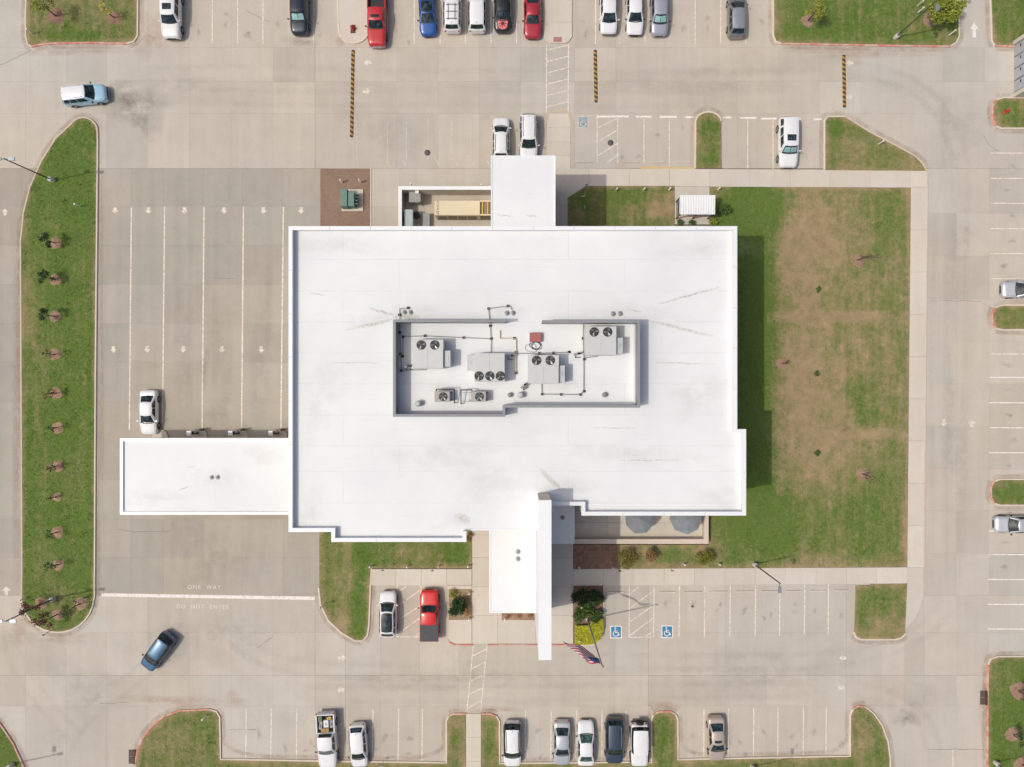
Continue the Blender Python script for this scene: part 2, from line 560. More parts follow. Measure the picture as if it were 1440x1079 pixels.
def text_mesh(name, txt, size, loc, rotz, mat, parent=None, sx=1.0, spacing=1.0, world=True):
    cu = bpy.data.curves.new('t', 'FONT')
    cu.body = txt; cu.size = size; cu.align_x = 'CENTER'; cu.align_y = 'CENTER'
    cu.space_character = spacing
    to = bpy.data.objects.new('t', cu)
    COL.objects.link(to)
    bpy.context.view_layer.update()
    me = bpy.data.meshes.new_from_object(to.evaluated_get(bpy.context.evaluated_depsgraph_get()))
    bpy.data.objects.remove(to); bpy.data.curves.remove(cu)
    me.materials.clear(); me.materials.append(MATS[mat])
    o = new_obj(name, me, parent, world)
    o.location = loc; o.rotation_euler = (0, 0, rotz); o.scale = (sx, 1, 1)
    return o

def kerb_strip(name, pts, width, z0, z1, mat, parent, side=1):
    """swept kerb: open polyline of world (x, y), growing to its left (side=1) or right (-1)"""
    n = len(pts)
    pts = [Vector((p[0], p[1])) for p in pts]
    nor = []
    for i in range(n):
        a = pts[max(i - 1, 0)]; b = pts[min(i + 1, n - 1)]
        d = (b - a).normalized()
        nor.append(Vector((-d.y, d.x)) * side)
    prof = [(0.0, z0), (0.0, z1 - 0.02), (0.02, z1), (width - 0.03, z1), (width, z1 - 0.035), (width, z0)]
    vs, fs = [], []
    for p, q in zip(pts, nor):
        for w, z in prof: vs.append((p.x + q.x * w, p.y + q.y * w, z))
    m = len(prof)
    for i in range(n - 1):
        for k in range(m - 1):
            a, b, c, d = i * m + k, i * m + k + 1, (i + 1) * m + k + 1, (i + 1) * m + k
            fs.append((a, d, c, b) if side == 1 else (a, b, c, d))
    fs.append(tuple(range(m))); fs.append(tuple(range((n - 1) * m, n * m)))
    bm = bmesh.new()
    bv = [bm.verts.new(v) for v in vs]
    for f in fs:
        try: bm.faces.new([bv[i] for i in f])
        except ValueError: pass
    return bm_obj(name, bm, mat, parent)

def resample(pts, step=1.0):
    out = [Vector(pts[0])]
    for a, b in zip(pts[:-1], pts[1:]):
        a, b = Vector(a), Vector(b)
        k = max(1, int((b - a).length / step))
        for i in range(1, k + 1): out.append(a.lerp(b, i / k))
    return out

def smooth_poly(pts, it=2, closed=True):
    """corner cutting for the rounded stretches"""
    pts = [Vector(p) for p in pts]
    for _ in range(it):
        out = []
        n = len(pts)
        for i in range(n if closed else n - 1):
            a, b = pts[i], pts[(i + 1) % n]
            out += [a.lerp(b, 0.25), a.lerp(b, 0.75)]
        if not closed: out = [pts[0]] + out + [pts[-1]]
        pts = out
    return pts

# ================================================================== GROUND
far = mesh('ground', [(-700, -700, -0.07), (700, -700, -0.07), (700, 700, -0.07), (-700, 700, -0.07)], [(0, 1, 2, 3)], 'far_ground')
struct(far)

# ---- lawns (pixel outlines on the ground) : poly, kerbs [(first, last, material)], base dryness, soil patches
def arc(cx, cy, r, a0, a1, n=6, ry=None):
    ry = ry or r
    return [(cx + r * math.cos(R(a0 + (a1 - a0) * i / n)), cy + ry * math.sin(R(a0 + (a1 - a0) * i / n))) for i in range(n + 1)]

LAWNS = []
def lawn(poly, kerbs=(), dry=0.3, patches=(), z=0.13):
    LAWNS.append(dict(px=poly, w=[(X(u), Y(v)) for u, v in poly], kerbs=kerbs, dry=dry, patches=patches, z=z))

# west island: runs down the right side, round the foot, up the left side
west = [(137, 196), (134, 520), (132.5, 840)] + arc(82, 838, 50, 5, 175, 14) + [(33, 800), (32, 560), (31, 340), (35, 300), (44, 264), (60, 228), (80, 196)] + arc(118, 186, 19, 215, 345, 8, 19)
lawn(west, [(0, 17, 'kerb_concrete'), (17, len(west), 'pink_kerb')], 0.10,
     [(85, 250, 40, 60, -0.1), (60, 560, 14, 260, 0.18), (115, 600, 14, 250, 0.12), (82, 855, 35, 30, 0.30), (40, 420, 8, 120, 0.45), (75, 600, 22, 60, -0.1)])
lawn([(41, -60), (38, 20), (38, 52), (41, 63), (46, 65), (60, 62), (80, 60.5), (130, 60), (178, 61), (188, 58.5), (193, 51), (194, -60)],
     [(0, 4, 'kerb_concrete'), (4, 8, 'red_kerb'), (8, 11, 'kerb_concrete')], 0.42, [(100, 50, 35, 8, -0.7), (100, 10, 60, 20, 0.15), (110, 55, 40, 6, -0.4)])
lawn([(1088, -60), (1088, 50), (1091, 58), (1098, 61), (1200, 63), (1335, 65), (1343, 60), (1347, 52), (1347, 20), (1345, 5), (1339, -60)],
     [(0, 3, 'kerb_concrete'), (3, 5, 'red_kerb'), (5, 10, 'kerb_concrete')], 0.20, [(1150, 40, 50, 10, -0.2), (1290, 35, 40, 10, 0.2), (1330, 50, 12, 10, 0.5), (1092, 30, 6, 40, 0.4)])
lawn([(1391, -60), (1394, 20), (1395, 58), (1399, 64), (1425, 65), (1540, 60), (1540, -60)], [(0, 3, 'kerb_concrete'), (3, 5, 'red_kerb')], 0.25, [(1400, 58, 12, 8, 0.4)])
lawn([(1540, 139), (1410, 139), (1400, 142), (1396, 150), (1396, 168), (1400, 177), (1408, 180), (1540, 180)], [(0, 2, 'kerb_concrete'), (2, 5, 'red_kerb'), (5, 7, 'kerb_concrete')], 0.30, [(1402, 168, 9, 9, 0.4)])
lawn([(1540, 430), (1408, 430.5), (1399, 434), (1395.5, 442), (1396, 453), (1400, 461), (1408, 463), (1540, 463)], [(0, 2, 'kerb_concrete'), (2, 5, 'red_kerb'), (5, 7, 'kerb_concrete')], 0.35, [(1410, 447, 22, 10, 0.25)])
lawn([(1540, 675), (1406, 675), (1398, 678), (1394, 686), (1394, 699), (1398, 707), (1406, 709.5), (1540, 709.5)], [(0, 2, 'kerb_concrete'), (2, 5, 'red_kerb'), (5, 7, 'kerb_concrete')], 0.15, [(1412, 685, 12, 8, 0.25)])
lawn([(1540, 923), (1402, 924), (1393, 927), (1390, 935), (1389, 1000), (1389, 1160), (1540, 1160)], [(0, 3, 'kerb_concrete'), (3, 5, 'red_kerb')], 0.12, [(1395, 950, 8, 40, 0.3), (1412, 1030, 12, 50, 0.1)])
lawn([(1160, 240), (1160, 170), (1164, 165.5), (1188, 165.5), (1222, 187), (1270, 212), (1286, 221), (1296, 231), (1301, 241)], [(0, 3, 'kerb_concrete'), (3, 8, 'pink_kerb')], 0.42, [(1195, 210, 22, 20, 0.25), (1272, 225, 20, 12, 0.4), (1175, 180, 12, 14, -0.3)])
lawn([(978.5, 237)] + [(979, 172)] + arc(996, 172, 17, 180, 360, 8, 13) + [(1013.5, 172), (1014, 237)], [(0, 11, 'kerb_concrete')], 0.15, [(990, 205, 10, 16, 0.35), (996, 166, 14, 5, 0.3)])
# north strip beside the shelter, and the big east lawn
lawn([(798, 345), (798, 279), (824, 262), (948, 262), (948, 345)], (), 0.34, [(815, 305, 16, 14, 0.6), (905, 300, 40, 14, 0.25), (935, 290, 20, 18, 0.5), (885, 275, 25, 10, -0.25)])
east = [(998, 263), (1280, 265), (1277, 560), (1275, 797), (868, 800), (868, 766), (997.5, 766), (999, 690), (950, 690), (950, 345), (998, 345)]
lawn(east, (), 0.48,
     [(1140, 330, 65, 65, 0.42), (1115, 360, 30, 50, 0.35), (1140, 470, 60, 110, 0.42), (1135, 560, 70, 70, 0.35), (1150, 645, 75, 60, 0.35), (1185, 445, 95, 5, 0.75), (1215, 608, 75, 6, 1.1),
      (1055, 460, 36, 280, -0.85), (1060, 300, 55, 40, -0.55), (1070, 730, 80, 60, -0.45), (1215, 730, 60, 60, -0.18), (1240, 300, 35, 40, -0.16), (1235, 400, 35, 30, 0.18), (1240, 500, 35, 70, 0.12), (1200, 560, 25, 40, -0.18), (1225, 690, 50, 40, -0.12), (1105, 765, 30, 25, -0.3), (1130, 785, 60, 10, 0.3), (1200, 790, 60, 8, 0.2), (1272, 740, 8, 60, 0.35),  # leading patch: green turf, pushed further to colour the building's shadow strip darker
      (890, 775, 18, 10, 0.4), (914, 778, 10, 14, 0.3), (985, 775, 14, 12, 0.5), (945, 780, 22, 10, -0.2)])
lawn([(449.5, 720), (663.5, 720), (663.5, 799), (521.5, 799), (518, 880), (516, 893), (510, 900), (500, 900), (480, 888), (463, 872), (452, 850), (449.5, 826)],
     [(3, 6, 'kerb_concrete'), (6, 11, 'kerb_concrete')], 0.34, [(500, 775, 20, 60, 0.25), (570, 775, 15, 10, 0.35), (600, 778, 20, 8, 0.3), (510, 780, 12, 25, -0.55), (505, 830, 8, 60, -0.5), (630, 778, 25, 14, -0.3), (475, 880, 14, 14, 0.45), (480, 830, 14, 60, 0.2)])
lawn([(1203, 824), (1224, 823), (1224, 821), (1275, 820), (1272, 890), (1266, 896), (1258, 898), (1210, 898), (1204, 895), (1201, 888)], [(4, 9, 'kerb_concrete')], 0.38, [(1240, 880, 30, 14, 0.4), (1235, 840, 20, 16, -0.15)])
lawn([(191, 1160), (192, 1075), (194, 1058), (201, 1040), (215, 1021), (233, 1007), (254, 1000), (296, 998.5), (304, 1001), (308.5, 1008), (310, 1068), (470, 1071), (629, 1073), (629, 1014), (632, 1007), (639, 1004.5), (655, 1004.5), (655, 1160)],
     [(1, 7, 'red_kerb'), (7, 14, 'kerb_concrete'), (14, 16, 'red_kerb')], 0.42, [(240, 1050, 40, 30, 0.15), (290, 1030, 15, 30, -0.15), (642, 1050, 10, 30, 0.15), (640, 1020, 10, 8, 0.3)])
lawn([(677, 1160), (677, 1004.5), (689, 1004.5), (697, 1007), (701.5, 1014), (702, 1074), (810, 1073), (917, 1072), (917, 1012), (920, 1005), (927, 1001.5), (943, 1001.5), (949, 1005), (952, 1012), (952.5, 1068.5), (1080, 1066), (1196, 1063.5), (1196, 1006), (1200, 997), (1207, 993.5), (1216, 994.5), (1228, 1004), (1239, 1020), (1247, 1042), (1250, 1065), (1251, 1160)],
     [(1, 3, 'red_kerb'), (3, 9, 'kerb_concrete'), (9, 12, 'red_kerb'), (12, 18, 'kerb_concrete'), (18, 20, 'red_kerb'), (20, 25, 'kerb_concrete')], 0.42, [(690, 1050, 8, 25, -0.2), (934, 1040, 12, 40, -0.25), (1215, 1040, 15, 18, 0.3), (1225, 1065, 18, 15, -0.1), (975, 1074, 25, 6, 0.35)])
lawn([(-70, 955), (-20, 1000), (0, 1018), (18, 1045), (34, 1080), (52, 1160), (-70, 1160)], [(0, 5, 'red_kerb')], 0.05, [(0, 1050, 30, 30, -0.1)])

def dryness(L, x, y):
    u = np.asarray(x) * F_PX / CAM_H + 720; v = -np.asarray(y) * F_PX / CAM_H + 539.5
    d = np.full(len(u), L['dry'], float)
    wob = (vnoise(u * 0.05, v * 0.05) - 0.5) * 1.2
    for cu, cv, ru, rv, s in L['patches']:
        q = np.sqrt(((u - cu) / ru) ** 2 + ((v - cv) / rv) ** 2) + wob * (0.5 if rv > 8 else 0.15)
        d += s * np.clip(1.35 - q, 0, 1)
    x = np.asarray(x, float); y = np.asarray(y, float)
    near = np.full(len(x), 9.0)
    for (ax, ay), (bx_, by_) in zip(L['w'], L['w'][1:] + L['w'][:1]):
        dx, dy = bx_ - ax, by_ - ay
        q = np.clip(((x - ax) * dx + (y - ay) * dy) / (dx * dx + dy * dy + 1e-9), 0, 1)
        near = np.minimum(near, np.hypot(x - ax - q * dx, y - ay - q * dy))
    d += 0.55 * np.clip(1 - near / 0.45, 0, 1) * (0.4 + 0.8 * vnoise(u * 0.06 + 5, v * 0.06 + 9))
    d += (vnoise(u * 0.09 + 31, v * 0.022 + 7) - 0.5) * 0.22
    return np.clip(d, 0, 1.3)

lawn_objs = []
for L in LAWNS:
    pts = L['w']
    if area2(pts) < 0: ordered = pts[::-1]
    else: ordered = pts
    bm = bmesh.new()
    f = bm.faces.new([bm.verts.new((x, y, L['z'])) for x, y in ordered])
    f.normal_update()
    bmesh.ops.triangulate(bm, faces=[f], ngon_method='EAR_CLIP')
    xs = [p[0] for p in pts]; ys = [p[1] for p in pts]
    step = 0.8
    for axis, lo, hi in ((0, min(xs), max(xs)), (1, min(ys), max(ys))):
        k = math.ceil(lo / step)
        while k * step < hi:
            co = [0, 0, 0]; no = [0, 0, 0]
            co[axis] = k * step; no[axis] = 1
            bmesh.ops.bisect_plane(bm, geom=bm.verts[:] + bm.edges[:] + bm.faces[:], plane_co=co, plane_no=no, dist=1e-5)
            k += 1
    inner = [v for v in bm.verts if not v.is_boundary]
    for v in inner: v.co.z += random.uniform(-0.018, 0.018)
    co = np.array([v.co[:] for v in bm.verts])
    me = bpy.data.meshes.new('lawn')
    bm.to_mesh(me); bm.free()
    me.materials.append(MATS['lawn_ground'])
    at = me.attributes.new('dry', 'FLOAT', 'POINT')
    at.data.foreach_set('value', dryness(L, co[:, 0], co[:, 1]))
    me.polygons.foreach_set('use_smooth', [True] * len(me.polygons))
    o = struct(new_obj('lawn', me))
    # earth skirt so that the turf is a body, not a sheet
    n = len(pts)
    sk = mesh('edge_soil', [(x, y, L['z'] - 0.004) for x, y in ordered] + [(x, y, -0.06) for x, y in ordered], [(i, (i + 1) % n, n + (i + 1) % n, n + i) for i in range(n)][:], 'soil_bed', o)
    side = -1 if area2(pts) > 0 else 1
    for i0, i1, mat in L['kerbs']:
        seg = [pts[i % n] for i in range(i0, i1 + 1)]
        kerb_strip('kerb', resample(seg, 2.0), 0.17, -0.055, 0.15, mat, o, side)
    L['obj'] = o

# grass blades: uncountable, one mesh
def build_grass():
    V, D = [], []
    for L in LAWNS:
        pts = L['w']
        xs = np.array([p[0] for p in pts]); ys = np.array([p[1] for p in pts])
        x0, x1, y0, y1 = max(xs.min(), -58), min(xs.max(), 58), max(ys.min(), -44), min(ys.max(), 44)
        n = int((x1 - x0) * (y1 - y0) * 95)
        x = NPR.uniform(x0, x1, n); y = NPR.uniform(y0, y1, n)
        m = inside_np(pts, x, y)
        x, y = x[m], y[m]
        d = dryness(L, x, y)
        keep = NPR.random(len(x)) > np.clip(d - 0.35, 0, 0.75)
        x, y, d = x[keep], y[keep], d[keep]
        n = len(x)
        a = NPR.uniform(0, 2 * np.pi, n)
        h = NPR.uniform(0.035, 0.085, n) * (1.15 - 0.45 * np.clip(d, 0, 1))
        w = NPR.uniform(0.018, 0.035, n)
        lx, ly = NPR.normal(0, 0.045, n), NPR.normal(0, 0.045, n)
        z = np.full(n, L['z'] - 0.012)
        p0 = np.stack([x - np.cos(a) * w, y - np.sin(a) * w, z], 1)
        p1 = np.stack([x + np.cos(a) * w, y + np.sin(a) * w, z], 1)
        p2 = np.stack([x + lx, y + ly, z + h + 0.012], 1)
        # clumps: darker tufts and straw-coloured flecks
        nc = max(4, int(n / 220))
        ci = NPR.integers(0, n, nc)
        tone = NPR.choice([-0.5, -0.35, 0.9], nc, p=[0.45, 0.35, 0.20])
        dd = d + NPR.normal(0, 0.10, n)
        for c_, tn in zip(ci, tone):
            near = np.hypot(x - x[c_], y - y[c_]) < NPR.uniform(0.12, 0.38)
            dd[near] += tn
            if tn < 0: p2[near, 2] += NPR.uniform(0.0, 0.07)
        V.append(np.stack([p0, p1, p2], 1).reshape(-1, 3)); D.append(np.repeat(dd, 3))
    V = np.concatenate(V); D = np.concatenate(D)
    nt_ = len(V) // 3
    me = bpy.data.meshes.new('grass')
    me.vertices.add(len(V)); me.vertices.foreach_set('co', V.astype(np.float32).ravel())
    me.loops.add(len(V)); me.loops.foreach_set('vertex_index', np.arange(len(V), dtype=np.int32))
    me.polygons.add(nt_)
    me.polygons.foreach_set('loop_start', np.arange(0, len(V), 3, dtype=np.int32))
    me.polygons.foreach_set('loop_total', np.full(nt_, 3, dtype=np.int32))
    me.update()
    me.attributes.new('dry', 'FLOAT', 'POINT').data.foreach_set('value', D.astype(np.float32))
    me.materials.append(MATS['grass_blades'])
    o = new_obj('grass', me)
    o['kind'] = 'stuff'
    o['label'] = 'short mown grass growing on the lawns and islands'
    o['category'] = 'grass'
build_grass()

# ---- pavement slabs: one shared bevelled unit slab, placed and scaled
def unit_slab():
    bm = bmesh.new()
    bm_box(bm, -0.5, 0.5, -0.5, 0.5, -1, 0)
    me = bpy.data.meshes.new('slab')
    bm.to_mesh(me); bm.free()
    return me
_slab = {}
def slab_mesh(mat):
    if mat not in _slab:
        _slab[mat] = unit_slab(); _slab[mat].materials.append(MATS[mat])
    return _slab[mat]

WIDE_V = {237, 950}; WIDE_U = {443, 486, 1190, 912}
def slabs(parent, us, vs, mat, skip=()):
    for j in range(len(vs) - 1):
        for i in range(len(us) - 1):
            u0, u1, v0, v1 = us[i], us[i + 1], vs[j], vs[j + 1]
            cs = [(u0, v0), (u1, v0), (u1, v1), (u0, v1), ((u0 + u1) / 2, (v0 + v1) / 2)]
            if any(all(inside(L['px'], a, b) for a, b in cs) for L in LAWNS): continue
            if any(r[0] <= u0 and u1 <= r[2] and r[1] <= v0 and v1 <= r[3] for r in skip): continue
            g = lambda w: 0.009 if w else 0.004
            x0 = X(u0) + g(u0 in WIDE_U); x1 = X(u1) - g(u1 in WIDE_U)
            y1 = Y(v0) - g(v0 in WIDE_V); y0 = Y(v1) + g(v1 in WIDE_V)
            o = new_obj('slab', slab_mesh(mat), parent)
            o.location = ((x0 + x1) / 2, (y0 + y1) / 2, random.uniform(-0.003, 0.0))
            o.scale = (x1 - x0, y1 - y0, 0.055)

U_TOP = [-90, -22, 36, 93, 150, 208, 266, 325, 384, 443, 500, 558, 616, 674, 732, 808, 866, 925, 980, 1037, 1095, 1152, 1210, 1268, 1326, 1385, 1443, 1540]
north_lot = root_struct('north_parking_lot')
slabs(north_lot, U_TOP, [-80, -5, 67, 115, 160, 237], 'pavement_concrete')
drive = root_struct('drive_through_lanes')
slabs(drive, [-90, -22, 30, 80, 138, 184, 230, 286, 341, 398, 450], [237, 290, 345, 400, 455, 510, 565, 620, 675, 730, 784, 838], 'lane_concrete')
east_lot = root_struct('east_parking_lot')
slabs(east_lot, [1272, 1300, 1345, 1391, 1443, 1540], [237, 300, 360, 420, 480, 540, 600, 660, 718, 778, 838], 'pavement_concrete')
south_lot = root_struct('south_parking_lot')
slabs(south_lot, [-90, -22, 36, 93, 150, 208, 266, 325, 384, 443], [838, 890, 950, 993, 1080, 1170], 'pavement_concrete')
slabs(south_lot, [443, 486, 535, 590, 645, 700, 759, 815, 865, 912, 965, 1020, 1078, 1135, 1190, 1240, 1272], [815, 890, 950, 993, 1080, 1170], 'pavement_concrete')
slabs(south_lot, [1272, 1300, 1345, 1391, 1443, 1540], [838, 890, 950, 993, 1080, 1170], 'pavement_concrete')
service = root_struct('service_apron')
slabs(service, [450, 521, 562, 620, 690, 772], [237, 290, 350], 'pavement_concrete')

# ---- raised walks, each slab its own piece
def walk_quad(parent, q, mat='walk_concrete', z=0.12, name='slab'):
    pts = [(X(u), Y(v)) for u, v in q]
    cx = sum(p[0] for p in pts) / len(pts); cy = sum(p[1] for p in pts) / len(pts)
    pts = [(cx + (x - cx) * (1 - 0.006 / max(0.3, abs(x - cx))), cy + (y - cy) * (1 - 0.006 / max(0.3, abs(y - cy)))) for x, y in pts]
    return prism(name, pts, -0.05, z, mat, parent, bevel=0.012)

def walk_row(parent, a0, a1, b0, b1, n, z=0.12):
    """strip between edge a0->a1 and edge b0->b1 cut into n slabs"""
    for i in range(n):
        t0, t1 = i / n, (i + 1) / n
        L_ = lambda p, q, t: (p[0] + (q[0] - p[0]) * t, p[1] + (q[1] - p[1]) * t)
        walk_quad(parent, [L_(a0, a1, t0), L_(a0, a1, t1), L_(b0, b1, t1), L_(b0, b1, t0)], z=z)

nwalk = root_struct('north_sidewalk')
walk_row(nwalk, (772, 237.2), (1280, 239.5), (772, 262), (1280, 264.5), 9)
walk_quad(nwalk, [(1280, 239.5), (1303, 240.5), (1303, 264.5), (1280, 264.5)])
walk_row(nwalk, (772, 262), (772, 345), (823, 262), (823, 345), 3)
walk_quad(nwalk, [(948.5, 263), (997.5, 263.2), (997.5, 316), (948.5, 316)])
ewalk = root_struct('east_sidewalk')
walk_row(ewalk, (1280.2, 264.5), (1275.2, 798), (1303, 264.5), (1298, 798), 9)
walk_quad(ewalk, [(1275.2, 798), (1298, 798), (1297.5, 838), (1292, 858), (1283, 873), (1272.2, 884), (1273.5, 840)])
swalk = root_struct('south_sidewalk')
walk_row(swalk, (806, 800), (1275, 797.5), (806, 823.5), (1275, 820.5), 11)
plaza = root_struct('entrance_plaza')
for (u0, u1) in ((664, 700), (700, 753), (753, 806)):
    vs = [700, 745, 784, 825, 865, 905]
    for v0, v1 in zip(vs[:-1], vs[1:]):
        if u0 == 700 and v0 == 825: v1_ = 861
        walk_quad(plaza, [(u0, v0), (u1, v0), (u1, v1), (u0, v1)])
walk_row(plaza, (521.5, 800), (663.5, 800), (521.5, 823), (663.5, 823), 4)
walk_quad(plaza, [(631, 871), (663.6, 871), (663.6, 905), (640, 905), (633, 902), (631, 896)])
walk_quad(plaza, [(629.5, 823.2), (663.6, 823.2), (663.6, 828.5), (629.5, 828.5)])
swalk2 = root_struct('south_path')
walk_row(swalk2, (655.4, 1003), (655.4, 1170), (676.6, 1003), (676.6, 1170), 5)
patio = root_struct('patio_floor')
walk_row(patio, (806.5, 690), (996, 690), (806.5, 735), (996, 735), 4, 0.10)
walk_row(patio, (806.5, 735), (996, 735), (806.5, 764), (996, 764), 4, 0.10)
# top walk islands
top_walk = root_struct('island_walk')
walk_quad(top_walk, [(764, -70), (804.5, -70), (804.5, 0), (764, 0)])
walk_quad(top_walk, [(764, 0), (804.5, 0), (804.5, 32), (764, 32)])
walk_quad(top_walk, [(764, 32), (804.5, 32), (804.5, 52), (800, 59), (796, 61.5), (773, 61.5), (768, 58), (764, 52)])
hyd_walk = root_struct('hydrant_island')
walk_quad(hyd_walk, [(476.5, -70), (520, -70), (520, 0), (476.5, 0)])
walk_quad(hyd_walk, [(476.5, 0), (520, 0), (519.5, 44), (514, 55), (502, 61.5), (492, 61.5), (482, 56), (477, 45)])
kerb_strip('kerb', smooth_poly([P(477, -70)[:2], P(476.5, 40)[:2], P(482, 56)[:2], P(497, 62)[:2], P(513, 56)[:2], P(520, 40)[:2], P(520, -70)[:2]], 2, False), 0.16, -0.05, 0.15, 'kerb_concrete', hyd_walk, -1)
# ramp between the front row cars
walk_row(north_lot, (769, 160), (769, 239), (802, 160), (802, 239), 4, 0.03)
# red fire-lane kerb along the plaza, and faded paint on the east walk
kerb_strip('red_kerb', [P(632, 899)[:2], P(634, 903)[:2], P(640, 905.5)[:2], P(665, 905.7)[:2]], 0.16, -0.05, 0.135, 'red_kerb', plaza, -1)
kerb_strip('red_kerb', [P(686, 905.6)[:2], P(806, 905.6)[:2]], 0.14, -0.05, 0.135, 'red_kerb', plaza, -1)
kerb_strip('kerb', [P(1303.2, 243)[:2], P(1300.5, 500)[:2], P(1298.2, 798)[:2], P(1297.7, 838)[:2]], 0.14, -0.05, 0.132, 'pink_kerb', ewalk, 1)

# ---- planting beds
def bed(px, mat, name='planting_bed', z=0.13):
    o = struct(prism(name, [(X(u), Y(v)) for u, v in px], -0.05, z, mat))
    return o
bed([(450.5, 237.5), (520.3, 237.5), (520.3, 345), (450.5, 345)], 'gravel', 'gravel_bed', 0.03)
bed([(806.5, 766), (867.6, 766), (867.6, 799.6), (806.5, 799.6)], 'brown_mulch')
bed([(631.5, 829), (663.6, 829), (663.6, 870.5), (631.5, 870.5)], 'soil_bed')
bed([(705.5, 856), (753, 856), (753, 871.5), (705.5, 871.5)], 'red_mulch', z=0.14)
bedh = bed([(806.5, 824), (848, 824), (848.5, 880), (847, 894), (841, 902), (832, 905.5), (806.5, 905.5)], 'brown_mulch')
kerb_strip('kerb', [P(848, 824)[:2], P(848.5, 880)[:2], P(847, 894)[:2], P(841, 902)[:2], P(832, 905.7)[:2], P(806.5, 905.7)[:2]], 0.15, -0.05, 0.15, 'kerb_concrete', bedh, 1)
kerb_strip('kerb', [P(520.6, 237)[:2], P(520.6, 345)[:2]], 0.14, -0.05, 0.06, 'kerb_concrete', service, 1)

# ---- painted markings
def line(parent, u0, v0, u1, v1, w=0.115, mat='white_line', z=0.005, name='painted_line'):
    a, b = P(u0, v0), P(u1, v1)
    d = (b - a).normalized(); n = Vector((-d.y, d.x, 0)) * (w / 2)
    return mesh(name, [(p.x, p.y, z) for p in (a - n, b - n, b + n, a + n)], [(0, 1, 2, 3)], mat, parent)

for u in (229.5, 263.5, 299, 334.7, 370.3, 406, 441.5, 583, 619.5, 655, 691, 727, 838, 872, 907.5, 943, 978, 1014, 1049.5):
    line(north_lot, u, -60, u - 0.6, 62, mat='white_line' if u not in (229.5, 263.5, 406, 872, 943) else 'faded_line')
for u, v0, v1 in ((839.7, 164, 229), (868.7, 165, 229), (905.5, 167, 231), (941.3, 167, 235), (1051.5, 168, 237), (1087, 168, 238)):
    line(north_lot, u, v0, u, v1)
for u0, u1, v in ((839, 884, 164), (894, 916, 164.3), (927.6, 952, 164.6), (964, 976, 165), (1016.6, 1029, 165.5), (1041, 1064.6, 166), (1070, 1092, 167), (1116, 1126, 167.5), (1144, 1155.6, 168)):
    line(north_lot, u0, v, u1, v, 0.2, 'fresh_line', 0.009)
for a in ((841, 180, 868, 166.5), (843, 198.5, 868, 183), (840.6, 219, 868, 202), (853.6, 229, 868, 219)):
    line(north_lot, *a, mat='white_line', z=0.009)
for a in ((543, 226, 548, 233), (566, 226, 570, 233), (610, 219, 618, 233.5), (637.6, 222, 643.5, 233.5), (657, 218, 667.5, 233.5), (684, 226, 690, 234)):
    line(north_lot, *a, mat='faded_line')
for u in (501, 545, 572, 602, 635, 662): line(north_lot, u, 165 + (u % 7), u, 225, 0.09, 'faded_line', 0.006)
line(north_lot, 901, 236.2, 978, 236.6, 0.32, 'yellow_line', 0.009)
line(north_lot, 773, 156.5, 797, 156.5, 0.24, 'faded_yellow', 0.036)
line(north_lot, 764.5, 182, 771.5, 158, 0.28, 'faded_yellow', 0.036)
line(north_lot, 800, 158, 805, 182, 0.28, 'faded_yellow', 0.036)
line(north_lot, 768.7, 63, 768.4, 158, 0.12); line(north_lot, 799.6, 62, 799, 157, 0.12)
for k in range(6):
    v = 71 + 15.9 * k
    line(north_lot, 769, v, 799.5, v - 7.6, 0.12, z=0.009)
for v in (215.4, 251, 286, 321.6, 356.7, 392, 497.8, 530.8, 566.5, 601.5, 636.8, 746.8, 780, 815):
    line(east_lot, 1393.5 - (v - 215) * 0.006, v, 1520, v + 0.5, mat='fresh_line' if 500 < v else 'white_line')
for v in (850, 884.6): line(south_lot, 1389, v, 1520, v + 0.5, mat='fresh_line')
line(south_lot, 1340, 1054, 1340, 1140)
# accessible row in front
for u, v0, v1 in ((885.2, 825, 896.5), (919.7, 825, 896.5), (955.6, 824, 896), (991.2, 824, 896), (1027, 824, 895.5), (1062.6, 824, 895), (1096.8, 834, 894), (1131.8, 822, 893), (1165.2, 822, 893)):
    line(south_lot, u, v0, u - 0.7, v1, 0.125)
line(south_lot, 885, 896.2, 915.5, 896.4, 0.12, z=0.009)
for a in ((886, 835.5, 898, 825), (886, 855, 919.5, 830.5), (886, 874.3, 919.5, 851), (885.5, 894, 919, 869), (907, 896, 916, 889.5)):
    line(south_lot, *a, z=0.009)
line(south_lot, 558.7, 823.5, 557.5, 895, 0.10); line(south_lot, 592, 823.5, 591, 895, 0.10)
line(south_lot, 557, 895.5, 592, 895.8, 0.10, z=0.009)
for a in ((561, 831.5, 571.5, 825), (560, 851.5, 591, 830), (561, 871.5, 591, 852), (563, 889, 591, 869), (584, 895, 591, 890)):
    line(south_lot, *a, z=0.009)
